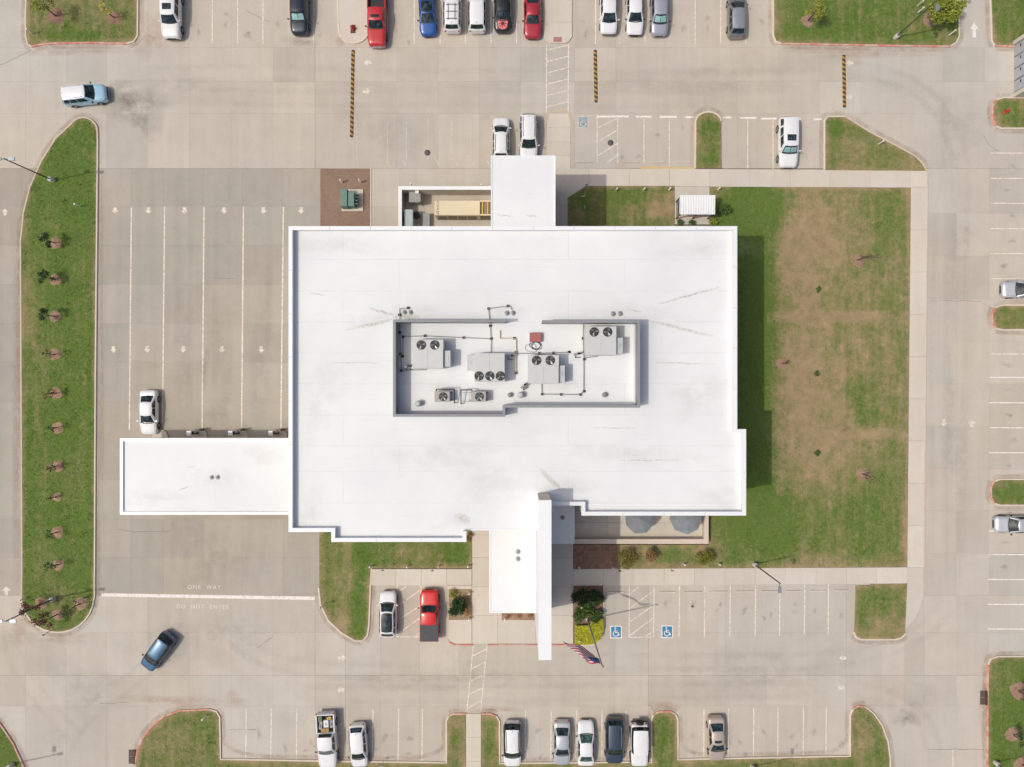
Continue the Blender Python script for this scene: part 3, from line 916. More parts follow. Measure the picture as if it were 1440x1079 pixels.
# south crossing
line(south_lot, 665.7, 907.5, 656.8, 999); line(south_lot, 685, 907.5, 676, 999)
for a in ((665, 922.4, 684, 913.2), (663.6, 940.4, 682, 931.4), (662, 958, 680, 949.6), (660, 976.8, 678.6, 967.7), (658, 996, 676.3, 985.4)):
    line(south_lot, *a, z=0.009)
for u in (345.8, 381, 417, 451, 487.5, 524, 560, 593.5): line(south_lot, u + 0.6, 997, u - 0.2, 1068 + (u - 345) * 0.012, mat='white_line' if u != 487.5 else 'faded_line')
for u in (739, 775, 811, 846.6, 880.3): line(south_lot, u, 999, u - 0.4, 1071)
for u in (990, 1024.5, 1060, 1094, 1130, 1162): line(south_lot, u, 997 - (u - 990) * 0.017, u - 0.5, 1067 - (u - 990) * 0.02)
line(drive, 143, 836.6, 443, 841.6, 0.36, 'fresh_line', 0.009)
for u, u2, v1 in ((184.8, 182, 605), (231.5, 228.6, 600), (287, 284.3, 603), (342.3, 339.9, 601), (398.6, 395, 606)):
    line(drive, u, 291, u2, v1, 0.15, 'white_line', 0.006)
text_mesh('painted_lettering', 'ONE  WAY', 0.62, (X(287), Y(826), 0.008), R(-0.6), 'lettering', drive, 1.0, 1.25)
text_mesh('painted_lettering', 'DO  NOT  ENTER', 0.62, (X(285), Y(853.5), 0.008), R(-0.6), 'lettering', south_lot, 0.95, 1.28)

def arrow(parent, u, v, ang, L=0.72, W_=0.78, mat='white_line', shaft=0.36, head=0.5):
    """ang 0 = pointing north (up)"""
    h = L * head
    pts = [(-shaft / 2, -L / 2), (shaft / 2, -L / 2), (shaft / 2, L / 2 - h), (W_ / 2, L / 2 - h), (0, L / 2), (-W_ / 2, L / 2 - h), (-shaft / 2, L / 2 - h)]
    c, s = math.cos(R(ang)), math.sin(R(ang))
    p = P(u, v)
    vs = [(p.x + x * c - y * s, p.y + x * s + y * c, 0.009) for x, y in pts]
    return mesh('painted_arrow', vs, [(0, 1, 2, 6), (5, 3, 4), (6, 2, 3), (6, 3, 5)][:2] , mat, parent)
for u in (162, 209.3, 259.5, 315, 370.3, 423.5): arrow(drive, u, 296.3, 180)
for u in (159.7, 207, 257.5, 312, 367.5): arrow(drive, u, 491.6, 180)
arrow(drive, 7, 298.5, 0); arrow(drive, 9, 831, 0, 0.95, 1.0)
arrow(north_lot, 1370, 42, 0, 1.65, 0.85, 'fresh_line', 0.36, 0.45)
arrow(east_lot, 1327.5, 595, 180, 0.85, 0.85); arrow(east_lot, 1366.5, 595.5, 0, 0.85, 0.85)
arrow(north_lot, 517, 88, 90, 0.8, 0.75, 'white_line'); arrow(north_lot, 515.5, 128.5, -90, 0.8, 0.75, 'white_line')
arrow(north_lot, 1195, 88.5, 90, 0.75, 0.75, 'white_line'); arrow(north_lot, 1195, 136, -90, 0.75, 0.75, 'white_line')
arrow(south_lot, 481, 925, -90, 0.8, 0.75, 'white_line'); arrow(south_lot, 479, 970.5, 90, 0.8, 0.75, 'white_line')
arrow(south_lot, 1185, 925.5, 90, 0.75, 0.75, 'white_line'); arrow(south_lot, 1183.5, 967.5, -90, 0.75, 0.75, 'white_line')
arrow(drive, 0.0, 1000, 0) if False else None

def wheelchair(u, v, parent, w=1.05, h=1.16, faded=False, z=0.009):
    p = P(u, v)
    wm, bmx = ('faded_line', 'faded_blue') if faded else ('fresh_line', 'blue_paint')
    sq = lambda a, b, zz, m, nm, par: mesh(nm, [(p.x - a, p.y - b, zz), (p.x + a, p.y - b, zz), (p.x + a, p.y + b, zz), (p.x - a, p.y + b, zz)], [(0, 1, 2, 3)], m, par)
    base = sq(w / 2 + 0.11, h / 2 + 0.11, z, wm, 'painted_symbol', parent)
    sq(w / 2, h / 2, z + 0.004, bmx, 'blue_field', base)
    bm = bmesh.new()
    zz = z + 0.008
    def stroke(x0, y0, x1, y1, t):
        a, b = Vector((x0, y0)), Vector((x1, y1)); d = (b - a).normalized(); n = Vector((-d.y, d.x)) * t / 2
        bm.faces.new([bm.verts.new((p.x + q.x, p.y + q.y, zz)) for q in (a - n, b - n, b + n, a + n)])
    k = 10
    for i in range(k):                                   # wheel
        a0, a1 = R(120 + 265 * i / k), R(120 + 265 * (i + 1) / k)
        for_r = lambda a, r: (p.x - 0.03 + r * math.cos(a), p.y - 0.17 + r * math.sin(a), zz)
        bm.faces.new([bm.verts.new(for_r(a0, 0.24)), bm.verts.new(for_r(a0, 0.33)), bm.verts.new(for_r(a1, 0.33)), bm.verts.new(for_r(a1, 0.24))])
    zz += 0.002
    stroke(-0.10, 0.50, -0.10, 0.36, 0.15)               # head
    zz += 0.001
    stroke(-0.10, 0.32, -0.06, -0.06, 0.12)              # back
    stroke(-0.08, 0.13, 0.17, 0.13, 0.08)
    zz += 0.001
    stroke(-0.06, -0.04, 0.22, -0.06, 0.10); stroke(0.20, -0.02, 0.36, -0.36, 0.10)
    bm_obj('figure', bm, wm, base)
wheelchair(866.3, 889, south_lot); wheelchair(938.3, 888.5, south_lot)
wheelchair(820, 172, north_lot, 0.95, 1.1, True)

# ---- stains with their own shapes
def stain(parent, u, v, ru, rv, mat, rot=0.0, name='oil_stain', z=0.0125):
    c = P(u, v)
    rings = 5; n = 28
    vs = [(c.x, c.y, z)]; cov = [1.0]
    seed = random.random() * 50
    for k in range(1, rings + 1):
        for i in range(n):
            t = 2 * math.pi * i / n
            wob = 1 + 0.28 * math.sin(2 * t + seed) + 0.18 * math.sin(3 * t + seed * 2) + 0.12 * math.sin(5 * t + seed * 3)
            r = k / rings * wob
            x, y = r * ru * 0.077 * math.cos(t), r * rv * 0.077 * math.sin(t)
            vs.append((c.x + x * math.cos(rot) - y * math.sin(rot), c.y + x * math.sin(rot) + y * math.cos(rot), z)); cov.append((1 - k / rings) ** 0.8)
    fs = [(0, 1 + i, 1 + (i + 1) % n) for i in range(n)]
    for k in range(rings - 1):
        for i in range(n):
            a = 1 + k * n; b = 1 + (k + 1) * n; j = (i + 1) % n
            fs.append((a + i, b + i, b + j, a + j))
    o = mesh(name, vs, fs, mat, parent)
    o.data.attributes.new('cover', 'FLOAT', 'POINT').data.foreach_set('value', cov)
    return o
_zs = [0.0125]
def st(*a, **k):
    _zs[0] += 0.0003
    return stain(*a, z=_zs[0], **k)
st(north_lot, 190, 145, 46, 28, 'exhaust_film', name='exhaust_stain')
st(north_lot, 203, 165, 30, 34, 'exhaust_film', name='exhaust_stain')
st(north_lot, 175, 130, 30, 16, 'oil_film', name='exhaust_stain')
st(north_lot, 255, 125, 120, 25, 'tyre_film', name='tyre_film')
st(north_lot, 540, 185, 60, 45, 'tyre_film', name='tyre_film')
st(north_lot, 1300, 140, 90, 18, 'tyre_film', rot=R(-32), name='tyre_film')
st(north_lot, 1340, 190, 35, 90, 'tyre_film', name='tyre_film')
st(north_lot, 1000, 110, 180, 30, 'tyre_film', name='tyre_film')
st(north_lot, 420, 60, 35, 7, 'damp_grey', name='damp_mark')
st(north_lot, 1160, 25, 12, 60, 'clay_wash', name='clay_wash') if False else None
st(east_lot, 1350, 330, 26, 120, 'tyre_film', name='tyre_film')
st(east_lot, 1345, 640, 26, 140, 'tyre_film', name='tyre_film')
st(drive, 310, 500, 20, 120, 'tyre_film', name='tyre_film'); st(drive, 258, 480, 16, 130, 'tyre_film', name='tyre_film')
st(drive, 367, 500, 18, 110, 'tyre_film', name='tyre_film'); st(drive, 288, 520, 6, 30, 'oil_film', name='oil_stain')
st(drive, 305, 580, 24, 18, 'tyre_film', name='tyre_film'); st(drive, 300, 780, 90, 50, 'tyre_film', name='tyre_film')
st(south_lot, 300, 900, 130, 45, 'tyre_film', rot=R(12), name='tyre_film'); st(south_lot, 120, 970, 60, 60, 'tyre_film', rot=R(40), name='tyre_film')
st(south_lot, 620, 955, 180, 25, 'tyre_film', name='tyre_film'); st(south_lot, 1060, 950, 160, 35, 'tyre_film', name='tyre_film')
st(south_lot, 1280, 980, 45, 45, 'tyre_film', name='tyre_film'); st(south_lot, 1275, 1010, 18, 16, 'oil_film', name='oil_stain')
st(south_lot, 20, 900, 40, 25, 'tyre_film', name='tyre_film')
for (u, v) in ((430, 1055), (442, 1050), (520, 1062), (545, 1065), (575, 1060), (625, 1055), (760, 1064), (1040, 1045), (1048, 1060), (975, 1060), (1120, 1050)):
    st(south_lot, u, v, 4, 4, 'oil_film')
for (u, v) in ((318, 20), (350, 45), (450, 50), (575, 60), (820, 30), (995, 40), (875, 221), (898, 220), (925, 190), (960, 180), (1140, 200)):
    st(north_lot, u, v, 3.5, 4, 'oil_film')
for (u, v) in ((975, 853), (1013, 850), (1118, 850), (1075, 870)):
    st(south_lot, u, v, 3, 4, 'oil_film')
for lot, u, v, ru, rv in ((north_lot, 212, 50, 20, 45), (drive, 143, 500, 4, 200), (drive, 24, 560, 6, 250), (north_lot, 100, 72, 70, 8), (south_lot, 250, 985, 70, 9), (south_lot, 330, 985, 20, 12), (south_lot, 1383, 985, 8, 60), (north_lot, 480, 55, 12, 12), (south_lot, 700, 998, 30, 6), (south_lot, 935, 992, 24, 8), (north_lot, 1210, 75, 120, 7), (south_lot, 30, 880, 14, 25), (south_lot, 90, 899, 40, 6)):
    st(lot, u, v, ru, rv, 'clay_wash', name='clay_wash')

# tyre tracks: pairs of soft bands swept along the driving lines
def track(parent, pts, w=0.42, mat='track_film', name='tyre_track', gauge=0.0):
    _zs[0] += 0.0003
    q = [Vector(P(u, v)) for u, v in pts]
    q = smooth_poly(q, 3, False)
    vs, cov, fs = [], [], []
    n = len(q)
    for i, p in enumerate(q):
        d = (q[min(n - 1, i + 1)] - q[max(0, i - 1)]).normalized(); nn = Vector((-d.y, d.x, 0))
        fade = min(1.0, i / (n * 0.2), (n - 1 - i) / (n * 0.2))
        for s_, c in ((-1, 0), (-0.4, 1), (0.4, 1), (1, 0)):
            k_ = p + nn * (s_ * w + gauge)
            vs.append((k_.x, k_.y, _zs[0])); cov.append(c * max(0.0, fade))
    for i in range(n - 1):
        for k_ in range(3):
            a = i * 4 + k_
            fs.append((a, a + 4, a + 5, a + 1))
    o = mesh(name, vs, fs, mat, parent)
    o.data.attributes.new('cover', 'FLOAT', 'POINT').data.foreach_set('value', cov)
for lot, pts in ((north_lot, [(150, 110), (330, 100), (560, 112), (760, 108), (960, 112), (1180, 108)]), (north_lot, [(240, 132), (420, 140), (640, 136), (820, 140), (1120, 138)]),
                 (north_lot, [(1150, 95), (1240, 100), (1310, 135), (1345, 200), (1350, 236)]), (east_lot, [(1350, 240), (1348, 420), (1345, 620), (1342, 830)]), (east_lot, [(1322, 300), (1320, 500), (1318, 800)]),
                 (north_lot, [(190, 232), (188, 190), (175, 150), (140, 132), (60, 140)]), (drive, [(205, 240), (206, 420), (205, 560)]), (drive, [(258, 240), (258, 420), (256, 600)]), (drive, [(314, 240), (314, 400), (311, 600)]), (drive, [(368, 240), (369, 400), (366, 600)]), (drive, [(158, 260), (157, 500), (155, 800)]),
                 (drive, [(255, 728), (253, 780), (250, 835)]), (drive, [(312, 728), (308, 780), (300, 835)]), (drive, [(365, 728), (360, 780), (352, 835)]),
                 (south_lot, [(250, 842), (245, 890), (200, 950), (120, 1000), (80, 1070)]), (south_lot, [(310, 842), (320, 900), (400, 940), (560, 945), (760, 940)]), (south_lot, [(420, 975), (640, 978), (900, 972), (1150, 970)]),
                 (south_lot, [(780, 930), (1000, 932), (1180, 930), (1290, 900), (1340, 842)]), (south_lot, [(1180, 965), (1270, 985), (1310, 1030), (1320, 1090)]), (drive, [(12, 240), (10, 500), (12, 830)]), (south_lot, [(12, 842), (15, 920), (60, 990), (120, 1050)])):
    track(lot, pts, gauge=0.75); track(lot, pts, gauge=-0.75)
# silt washed along the foot of the kerbs
for L in LAWNS:
    n_ = len(L['px'])
    sd_ = -1 if area2(L['w']) > 0 else 1
    for i0, i1, mt in L['kerbs']:
        seg_ = [L['px'][i % n_] for i in range(i0, i1 + 1)]
        cu = sum(q[0] for q in seg_) / len(seg_); cv = sum(q[1] for q in seg_) / len(seg_)
        lot = north_lot if cv < 237 else (south_lot if cv > 838 else (drive if cu < 700 else east_lot))
        track(lot, seg_, 0.30, 'gutter_dirt', 'gutter_silt', sd_ * 0.42)
# drips where engines stand: one in each bay, uneven
for u in (246, 281, 317, 352, 388, 424, 601, 637, 673, 709, 820, 856, 890, 925, 961, 996, 1032, 1068):
    st(north_lot, u + random.uniform(-4, 4), 36 + random.uniform(-10, 14), random.uniform(2.5, 5), random.uniform(4, 9), 'oil_film')
for u in (362, 399, 435, 470, 506, 542, 577, 720, 757, 793, 829, 864, 898, 970, 1007, 1042, 1077, 1112, 1146, 1180):
    st(south_lot, u + random.uniform(-4, 4), 1040 + random.uniform(-14, 14), random.uniform(2.5, 5), random.uniform(4, 9), 'oil_film')
for u in (936, 973, 1009, 1045, 1080, 1114, 1148, 1182):
    st(south_lot, u + random.uniform(-4, 4), 856 + random.uniform(-8, 12), random.uniform(2.5, 5), random.uniform(3, 7), 'oil_film')
for v in (233, 268, 304, 339, 374, 514, 548, 584, 619, 655, 763, 797):
    st(east_lot, 1418 + random.uniform(-8, 8), v, random.uniform(4, 9), random.uniform(2.5, 5), 'oil_film')
# hairline cracks
def crack(parent, pts, w=0.022):
    _zs[0] += 0.0003
    q = []
    for a, b in zip(pts[:-1], pts[1:]):
        for i in range(8):
            t = i / 8
            q.append(P(a[0] + (b[0] - a[0]) * t + random.uniform(-0.8, 0.8), a[1] + (b[1] - a[1]) * t + random.uniform(-0.8, 0.8)))
    q.append(P(*pts[-1]))
    vs, fs = [], []
    for i, p in enumerate(q):
        d = (q[min(len(q) - 1, i + 1)] - q[max(0, i - 1)]).normalized(); nn = Vector((-d.y, d.x, 0)) * w * random.uniform(0.4, 1.2)
        vs += [(p.x - nn.x, p.y - nn.y, 0.004), (p.x + nn.x, p.y + nn.y, 0.004)]
    for i in range(len(q) - 1): fs.append((2 * i, 2 * i + 2, 2 * i + 3, 2 * i + 1))
    mesh('crack', vs, fs, 'crack_dark', parent)
for lot, pts in ((north_lot, [(346, 14), (368, 27), (380, 31)]), (north_lot, [(0, 92), (25, 80), (45, 70)]), (south_lot, [(385, 895), (370, 905), (362, 912)]), (south_lot, [(912, 990), (920, 1000)]), (east_lot, [(1390, 430), (1400, 437)]),
                 (drive, [(165, 745), (190, 748), (240, 747)]), (drive, [(300, 391), (330, 392)]), (south_lot, [(140, 990), (180, 988)]), (south_lot, [(508, 908), (500, 899)]), (north_lot, [(1382, 190), (1392, 205), (1404, 213)]), (east_lot, [(1308, 423), (1380, 424)]), (south_lot, [(1305, 1054), (1385, 1054)]), (south_lot, [(322, 1026), (360, 1026)])):
    crack(lot, pts)

# ================================================================== BANK BUILDING
ZP, ZR, ZD = 10.9, 10.25, 4.6           # parapet top, roof deck, drive-through canopy top
bank = thing('bank_building', 'large white flat-roofed bank building with rooftop equipment yard in the middle', 'building', (0, 0, 0))
pp = lambda u, v, z=ZP: (X(u, z), Y(v, z))
outline_px = [(406, 318.5), (1036.5, 318.5), (1036.5, 604), (1049, 604), (1049, 725), (818, 725), (818, 711), (757.5, 711), (757.5, 748), (655.5, 748), (655.5, 762), (466, 762), (466, 748), (406, 748)]
outline = [pp(u, v) for u, v in outline_px]
inset = []
def inset_poly(pts, d):
    n = len(pts); out = []
    a = area2(pts)
    for i in range(n):
        p0, p1, p2 = Vector(pts[i - 1]), Vector(pts[i]), Vector(pts[(i + 1) % n])
        e1, e2 = (p1 - p0).normalized(), (p2 - p1).normalized()
        s = 1 if a > 0 else -1
        n1, n2 = Vector((-e1.y, e1.x)) * s, Vector((-e2.y, e2.x)) * s
        k = n1 + n2
        k = k / k.dot(n1) if abs(k.dot(n1)) > 1e-6 else n1
        out.append((p1.x + k.x * d, p1.y + k.y * d))
    return out
prism('wall', inset_poly(outline, 0.06), -0.05, ZR - 0.05, 'stucco', bank)
prism('stone_base', inset_poly(outline, 0.02), -0.05, 1.1, 'stone_wall', bank)
# window bands on the walls
def wall_windows(x0, y0, x1, y1, nrm, n, z0, z1):
    d = Vector((x1 - x0, y1 - y0)); L_ = d.length; d.normalize()
    for i in range(n):
        s = L_ * (i + 0.5) / n
        cx, cy = x0 + d.x * s, y0 + d.y * s
        hw = L_ / n * 0.36
        q = lambda a, z, off: (cx + d.x * a + nrm[0] * off, cy + d.y * a + nrm[1] * off, z)
        wv = [q(-hw, z0, 0.02), q(hw, z0, 0.02), q(hw, z1, 0.02), q(-hw, z1, 0.02)]
        w = mesh('window', wv, [(0, 1, 2, 3)], 'window_glass', bank)
        bm = bmesh.new()
        for a0, a1, b0, b1 in ((-hw - 0.07, hw + 0.07, z0 - 0.07, z0), (-hw - 0.07, hw + 0.07, z1, z1 + 0.07), (-hw - 0.07, -hw, z0, z1), (hw, hw + 0.07, z0, z1), (-0.03, 0.03, z0, z1)):
            vs = [bm.verts.new(q(a, z, off)) for off in (0.0, 0.09) for a, z in ((a0, b0), (a1, b0), (a1, b1), (a0, b1))]
            for f in ((4, 5, 6, 7), (0, 1, 5, 4), (1, 2, 6, 5), (2, 3, 7, 6), (3, 0, 4, 7)): bm.faces.new([vs[k] for k in f])
        bm_obj('frame', bm, 'door_frame', w)
o_ = inset_poly(outline, 0.06)
wall_windows(o_[1][0], o_[1][1], o_[2][0], o_[2][1], (1, 0), 5, 1.2, 3.6)
wall_windows(o_[1][0], o_[1][1], o_[2][0], o_[2][1], (1, 0), 5, 5.6, 8.0)
wall_windows(o_[3][0], o_[3][1], o_[4][0], o_[4][1], (1, 0), 2, 1.2, 3.6)
wall_windows(o_[4][0], o_[4][1], o_[5][0], o_[5][1], (0, -1), 4, 1.2, 3.6)
wall_windows(o_[4][0], o_[4][1], o_[5][0], o_[5][1], (0, -1), 4, 5.6, 8.0)
wall_windows(o_[10][0], o_[10][1], o_[11][0], o_[11][1], (0, -1), 4, 1.2, 3.6)
wall_windows(o_[10][0], o_[10][1], o_[11][0], o_[11][1], (0, -1), 4, 5.6, 8.0)
# membrane sheets laid in strips, lapped a few millimetres
xr0, xr1 = outline[0][0] + 0.1, outline[1][0] - 0.1
vstrips = [320, 363, 408, 452, 496, 540, 584, 628, 664, 709]
k = 0
def rx(u): return X(u, ZP)
def ry(v): return Y(v, ZP)
def sheet(u0, u1, v0, v1):
    global k
    k += 1
    zt = ZR + (0.006 if k % 2 else 0.0)
    bm = bmesh.new()
    bm_box(bm, rx(u0), rx(u1), ry(v1), ry(v0), ZR - 0.05, zt)
    bm_obj('membrane_sheet', bm, 'roof_membrane', bank)
for v0, v1 in zip(vstrips[:-1], vstrips[1:]):
    right = 1035 if v0 < 604 else 1047.5
    if v0 <= 584 < 604 < v1:
        pass
    sheet(407.5, 720, v0, v1); k += 0
    sheet(720.02, right, v0, v1) if not (v0 == 584) else (sheet(720.02, 1035, 584, 604.5), sheet(720.02, 1047.5, 604.5, 628))
sheet(407.5, 466, 709, 747); sheet(466, 655, 709, 761); sheet(655, 757.4, 709, 748)
sheet(819, 1047.5, 709, 724)
# parapet and its metal coping, run as an open line (the stretch behind the entrance fin has none)
run = [pp(u, v) for u, v in [(757.5, 711), (818, 711), (818, 725), (1049, 725), (1049, 604), (1036.5, 604), (1036.5, 318.5), (406, 318.5), (406, 748), (466, 748), (466, 762), (655.5, 762), (655.5, 747.5)]]
def run_mesh(name, run, off0, off1, z0, z1, mat, parent, closed=False):
    def off(d):
        out = []
        n = len(run)
        for i in range(n):
            if i == 0: e1 = e2 = (Vector(run[1]) - Vector(run[0])).normalized()
            elif i == n - 1: e1 = e2 = (Vector(run[-1]) - Vector(run[-2])).normalized()
            else:
                e1 = (Vector(run[i]) - Vector(run[i - 1])).normalized(); e2 = (Vector(run[i + 1]) - Vector(run[i])).normalized()
            n1, n2 = Vector((-e1.y, e1.x)), Vector((-e2.y, e2.x))
            kk = n1 + n2; kk = kk / kk.dot(n1)
            out.append(Vector(run[i]) + kk * d)
        return out
    A, B = off(off0), off(off1)
    n = len(run)
    vs = [(p.x, p.y, z0) for p in A] + [(p.x, p.y, z0) for p in B] + [(p.x, p.y, z1) for p in A] + [(p.x, p.y, z1) for p in B]
    fs = []
    for i in range(n - 1):
        a0, a1, b0, b1 = i, i + 1, n + i, n + i + 1
        t = 2 * n
        fs += [(a0 + t, a1 + t, b1 + t, b0 + t), (a0, a1, a1 + t, a0 + t), (b1, b0, b0 + t, b1 + t), (a1, a0, b0, b1)]
    fs += [(0, 2 * n, 3 * n, n), (n - 1, 2 * n - 1, 4 * n - 1, 3 * n - 1)]
    bm = bmesh.new(); bv = [bm.verts.new(v) for v in vs]
    for f in fs: bm.faces.new([bv[i] for i in f])
    return bm_obj(name, bm, mat, parent)
run_mesh('parapet', run, 0.03, 0.30, ZR - 0.1, ZP - 0.06, 'roof_membrane', bank)
run_mesh('coping', run, -0.02, 0.34, ZP - 0.06, ZP, 'coping_white', bank)
# edge metal at the stretch without a parapet
box('edge_trim', rx(655.5), rx(757.5), ry(748), ry(748) + 0.12, ZR + 0.006, ZR + 0.06, 'coping_white', bank)

# welded laps between the sheets, coping joints, ponding marks
for i, vv in enumerate(vstrips[1:]):
    r_ = 1034.5 if vv < 604 else 1047
    l_ = 407.5 + 0.8
    zz = ZR + 0.0065
    box('membrane_seam', rx(l_) + 0.3, rx(r_) - 0.35, ry(vv) - 0.045, ry(vv) + 0.03, ZR - 0.02, zz + 0.002, 'seam_grey', bank)
for i, (vv0, vv1) in enumerate(zip(vstrips[:-1], vstrips[1:])):
    for uu in ((560 if i % 2 else 480), (880 if i % 2 else 800)):
        box('membrane_seam', rx(uu) - 0.035, rx(uu) + 0.035, ry(vv1) + 0.04, ry(vv0) - 0.05, ZR - 0.02, ZR + 0.0078, 'seam_grey', bank)
for a, b in zip(run[:-1], run[1:]):
    d = Vector((b[0] - a[0], b[1] - a[1])); L_ = d.length
    if L_ < 4: continue
    d.normalize(); q = Vector((-d.y, d.x))
    nj = int(L_ / 3.6)
    for j in range(1, nj):
        c = Vector(a) + d * (L_ * j / nj)
        pts = [c - d * 0.06 - q * 0.03, c + d * 0.06 - q * 0.03, c + d * 0.06 + q * 0.36, c - d * 0.06 + q * 0.36]
        prism('coping_joint', [(p.x, p.y) for p in pts], ZP - 0.05, ZP + 0.004, 'seam_grey', bank)
def pond(u, v, ru, rv, z, mat='pond_dirt'):
    o = stain(bank, u, v, ru, rv, mat, name='ponding_mark', z=z)
    c0, c1 = P(u, v), P(u, v, z)
    for vt in o.data.vertices: vt.co.x += c1.x - c0.x; vt.co.y += c1.y - c0.y
zp_ = ZR + 0.0085
for u, v, ru, rv in ((573, 437, 26, 12), (717, 436, 24, 12), (867, 438, 26, 12), (535, 448, 50, 10), (935, 448, 55, 12), (640, 733, 40, 14), (1015, 700, 30, 18), (440, 720, 22, 26), (790, 690, 40, 18), (1000, 350, 60, 18), (480, 345, 50, 16), (620, 640, 80, 20), (900, 640, 90, 16), (620, 545, 40, 10), (800, 540, 60, 16), (690, 680, 60, 24), (450, 560, 30, 60), (980, 560, 40, 30)):
    pond(u, v, ru, rv, zp_); zp_ += 0.0002
for u, v, ru, rv in ((302, 672, 40, 22), (215, 700, 40, 14), (370, 640, 30, 14)): pond(u, v, ru, rv, ZD - 0.174)
# north block (same height) and roof sheet
zb = 10.6
nb = [P(690.5, 219, zb), P(781, 219, zb)]
prism('wall', [(nb[0].x + .05, nb[0].y - .05), (nb[1].x - .05, nb[1].y - .05), (nb[1].x - .05, outline[0][1] + 0.01), (nb[0].x + .05, outline[0][1] + 0.01)], -0.05, zb - 0.2, 'stucco', bank)
box('membrane_sheet', nb[0].x + 0.02, nb[1].x - 0.02, outline[0][1] + 0.02, (nb[0].y + outline[0][1]) / 2, zb - 0.2, zb - 0.06, 'roof_membrane', bank)
box('membrane_sheet', nb[0].x + 0.02, nb[1].x - 0.02, (nb[0].y + outline[0][1]) / 2, nb[0].y - 0.02, zb - 0.2, zb - 0.052, 'roof_membrane', bank)
runb = [(nb[1].x, outline[0][1] + 0.03), (nb[1].x, nb[0].y), (nb[0].x, nb[0].y), (nb[0].x, outline[0][1] + 0.03)]
run_mesh('coping', runb, -0.01, 0.10, zb - 0.26, zb, 'coping_white', bank)
box('door', nb[0].x + 2.2, nb[0].x + 3.3, nb[0].y - 0.05, nb[0].y - 0.01, 0.0, 2.15, 'door_frame', bank)

# entrance fin wall, entrance canopy, side canopy
ZF = 14.1
fx0, fx1, fy0, fy1 = X(757.7, ZF), X(775, ZF), Y(928, ZF), -10.32
fin = box('fin_wall', fx0, fx1, fy0, fy1, -0.05, ZF - 0.06, 'coping_white', bank)
box('fin_coping', fx0 - 0.03, fx1 + 0.03, fy0 - 0.03, fy1 + 0.0, ZF - 0.06, ZF, 'coping_white', bank)
box('fin_end_panel', fx0 + 0.02, fx1 - 0.02, fy1, fy1 + 0.03, ZR + 0.02, ZF - 0.1, 'patio_cap', bank)
ZC = 7.0
cx0, cx1, cy0, cy1 = X(688, ZC), fx0 - 0.005, Y(862, ZC), outline[8][1] - 0.0
ent = box('entrance_canopy', cx0, cx1, cy0, cy1 + 0.05, ZC - 0.6, ZC - 0.08, 'coping_white', bank)
box('membrane_sheet', cx0 + 0.08, cx1 - 0.02, cy0 + 0.08, (cy0 + cy1) / 2, ZC - 0.08, ZC - 0.01, 'roof_membrane', bank)
box('membrane_sheet', cx0 + 0.08, cx1 - 0.02, (cy0 + cy1) / 2, cy1, ZC - 0.08, ZC - 0.004, 'roof_membrane', bank)
run_mesh('canopy_edge', [(cx0, cy1), (cx0, cy0), (cx1, cy0)], 0, 0.14, ZC - 0.1, ZC + 0.05, 'coping_white', bank)
for xx, yy in ((cx0 + 0.5, cy0 + 0.6), (cx0 + 0.5, cy0 + 5.2)):
    box('column', xx - 0.3, xx + 0.3, yy - 0.3, yy + 0.3, 0, ZC - 0.6, 'stone_wall', bank)
box('entrance_door', cx0 + 0.6, cx0 + 3.6, outline[8][1] - 0.03, outline[8][1] + 0.02, 0.12, 3.0, 'window_glass', bank)
ZS = 5.0
sx0, sx1, sy0, sy1 = fx1 + 0.004, X(808, ZS), Y(765, ZS), outline[7][1]
box('side_canopy', sx0, sx1, sy0, sy1 + 0.03, ZS - 0.5, ZS, 'roof_membrane', bank)
box('column', sx1 - 0.5, sx1 - 0.1, sy0 + 0.1, sy0 + 0.5, 0, ZS - 0.5, 'stone_wall', bank)

# drive-through canopy on the west side

dx0, dx1, dy0, dy1 = X(168.5, ZD), outline[0][0] + 0.02, Y(724, ZD), Y(616.5, ZD)
box('drive_through_canopy', dx0 + 0.03, dx1, dy0 + 0.03, dy1 - 0.03, ZD - 0.9, ZD - 0.22, 'coping_white', bank)
for i in range(4):
    a = dx0 + 0.12 + (dx1 - dx0 - 0.12) * i / 4; b = dx0 + 0.12 + (dx1 - dx0 - 0.12) * (i + 1) / 4
    box('membrane_sheet', a, b, dy0 + 0.1, dy1 - 0.1, ZD - 0.22, ZD - (0.18 if i % 2 else 0.186), 'roof_membrane', bank)
run_mesh('canopy_edge', [(dx1, dy1), (dx0, dy1), (dx0, dy0), (dx1, dy0)], 0, 0.30, ZD - 0.92, ZD, 'coping_white', bank)

# roof drains in pairs
def drain(u, v, z, r=0.17):
    p = P(u, v, z)
    d = lathe('roof_drain', [(r, 0), (r * 1.0, 0.05), (r * 0.75, 0.14), (r * 0.3, 0.17)], (p.x, p.y, z), 'pipe_grey', bank, n=12)
    lathe('drain_ring', [(r * 1.5, 0.0), (r * 1.5, 0.03), (r * 1.05, 0.03)], (p.x, p.y, z), 'galvanised', d, n=12)
for u, v in ((568.7, 439.5), (577.3, 439.5), (713, 440.5), (721.5, 440.5), (862, 441.5), (872, 441.3)): drain(u, v, ZR + 0.006)
for u, v in ((297.5, 671.5), (306, 671.5)): drain(u, v, ZD - 0.18)
for u, v in ((728.5, 776), (728.5, 786)): drain(u, v, ZC - 0.004)
drain(791, 728, ZS)

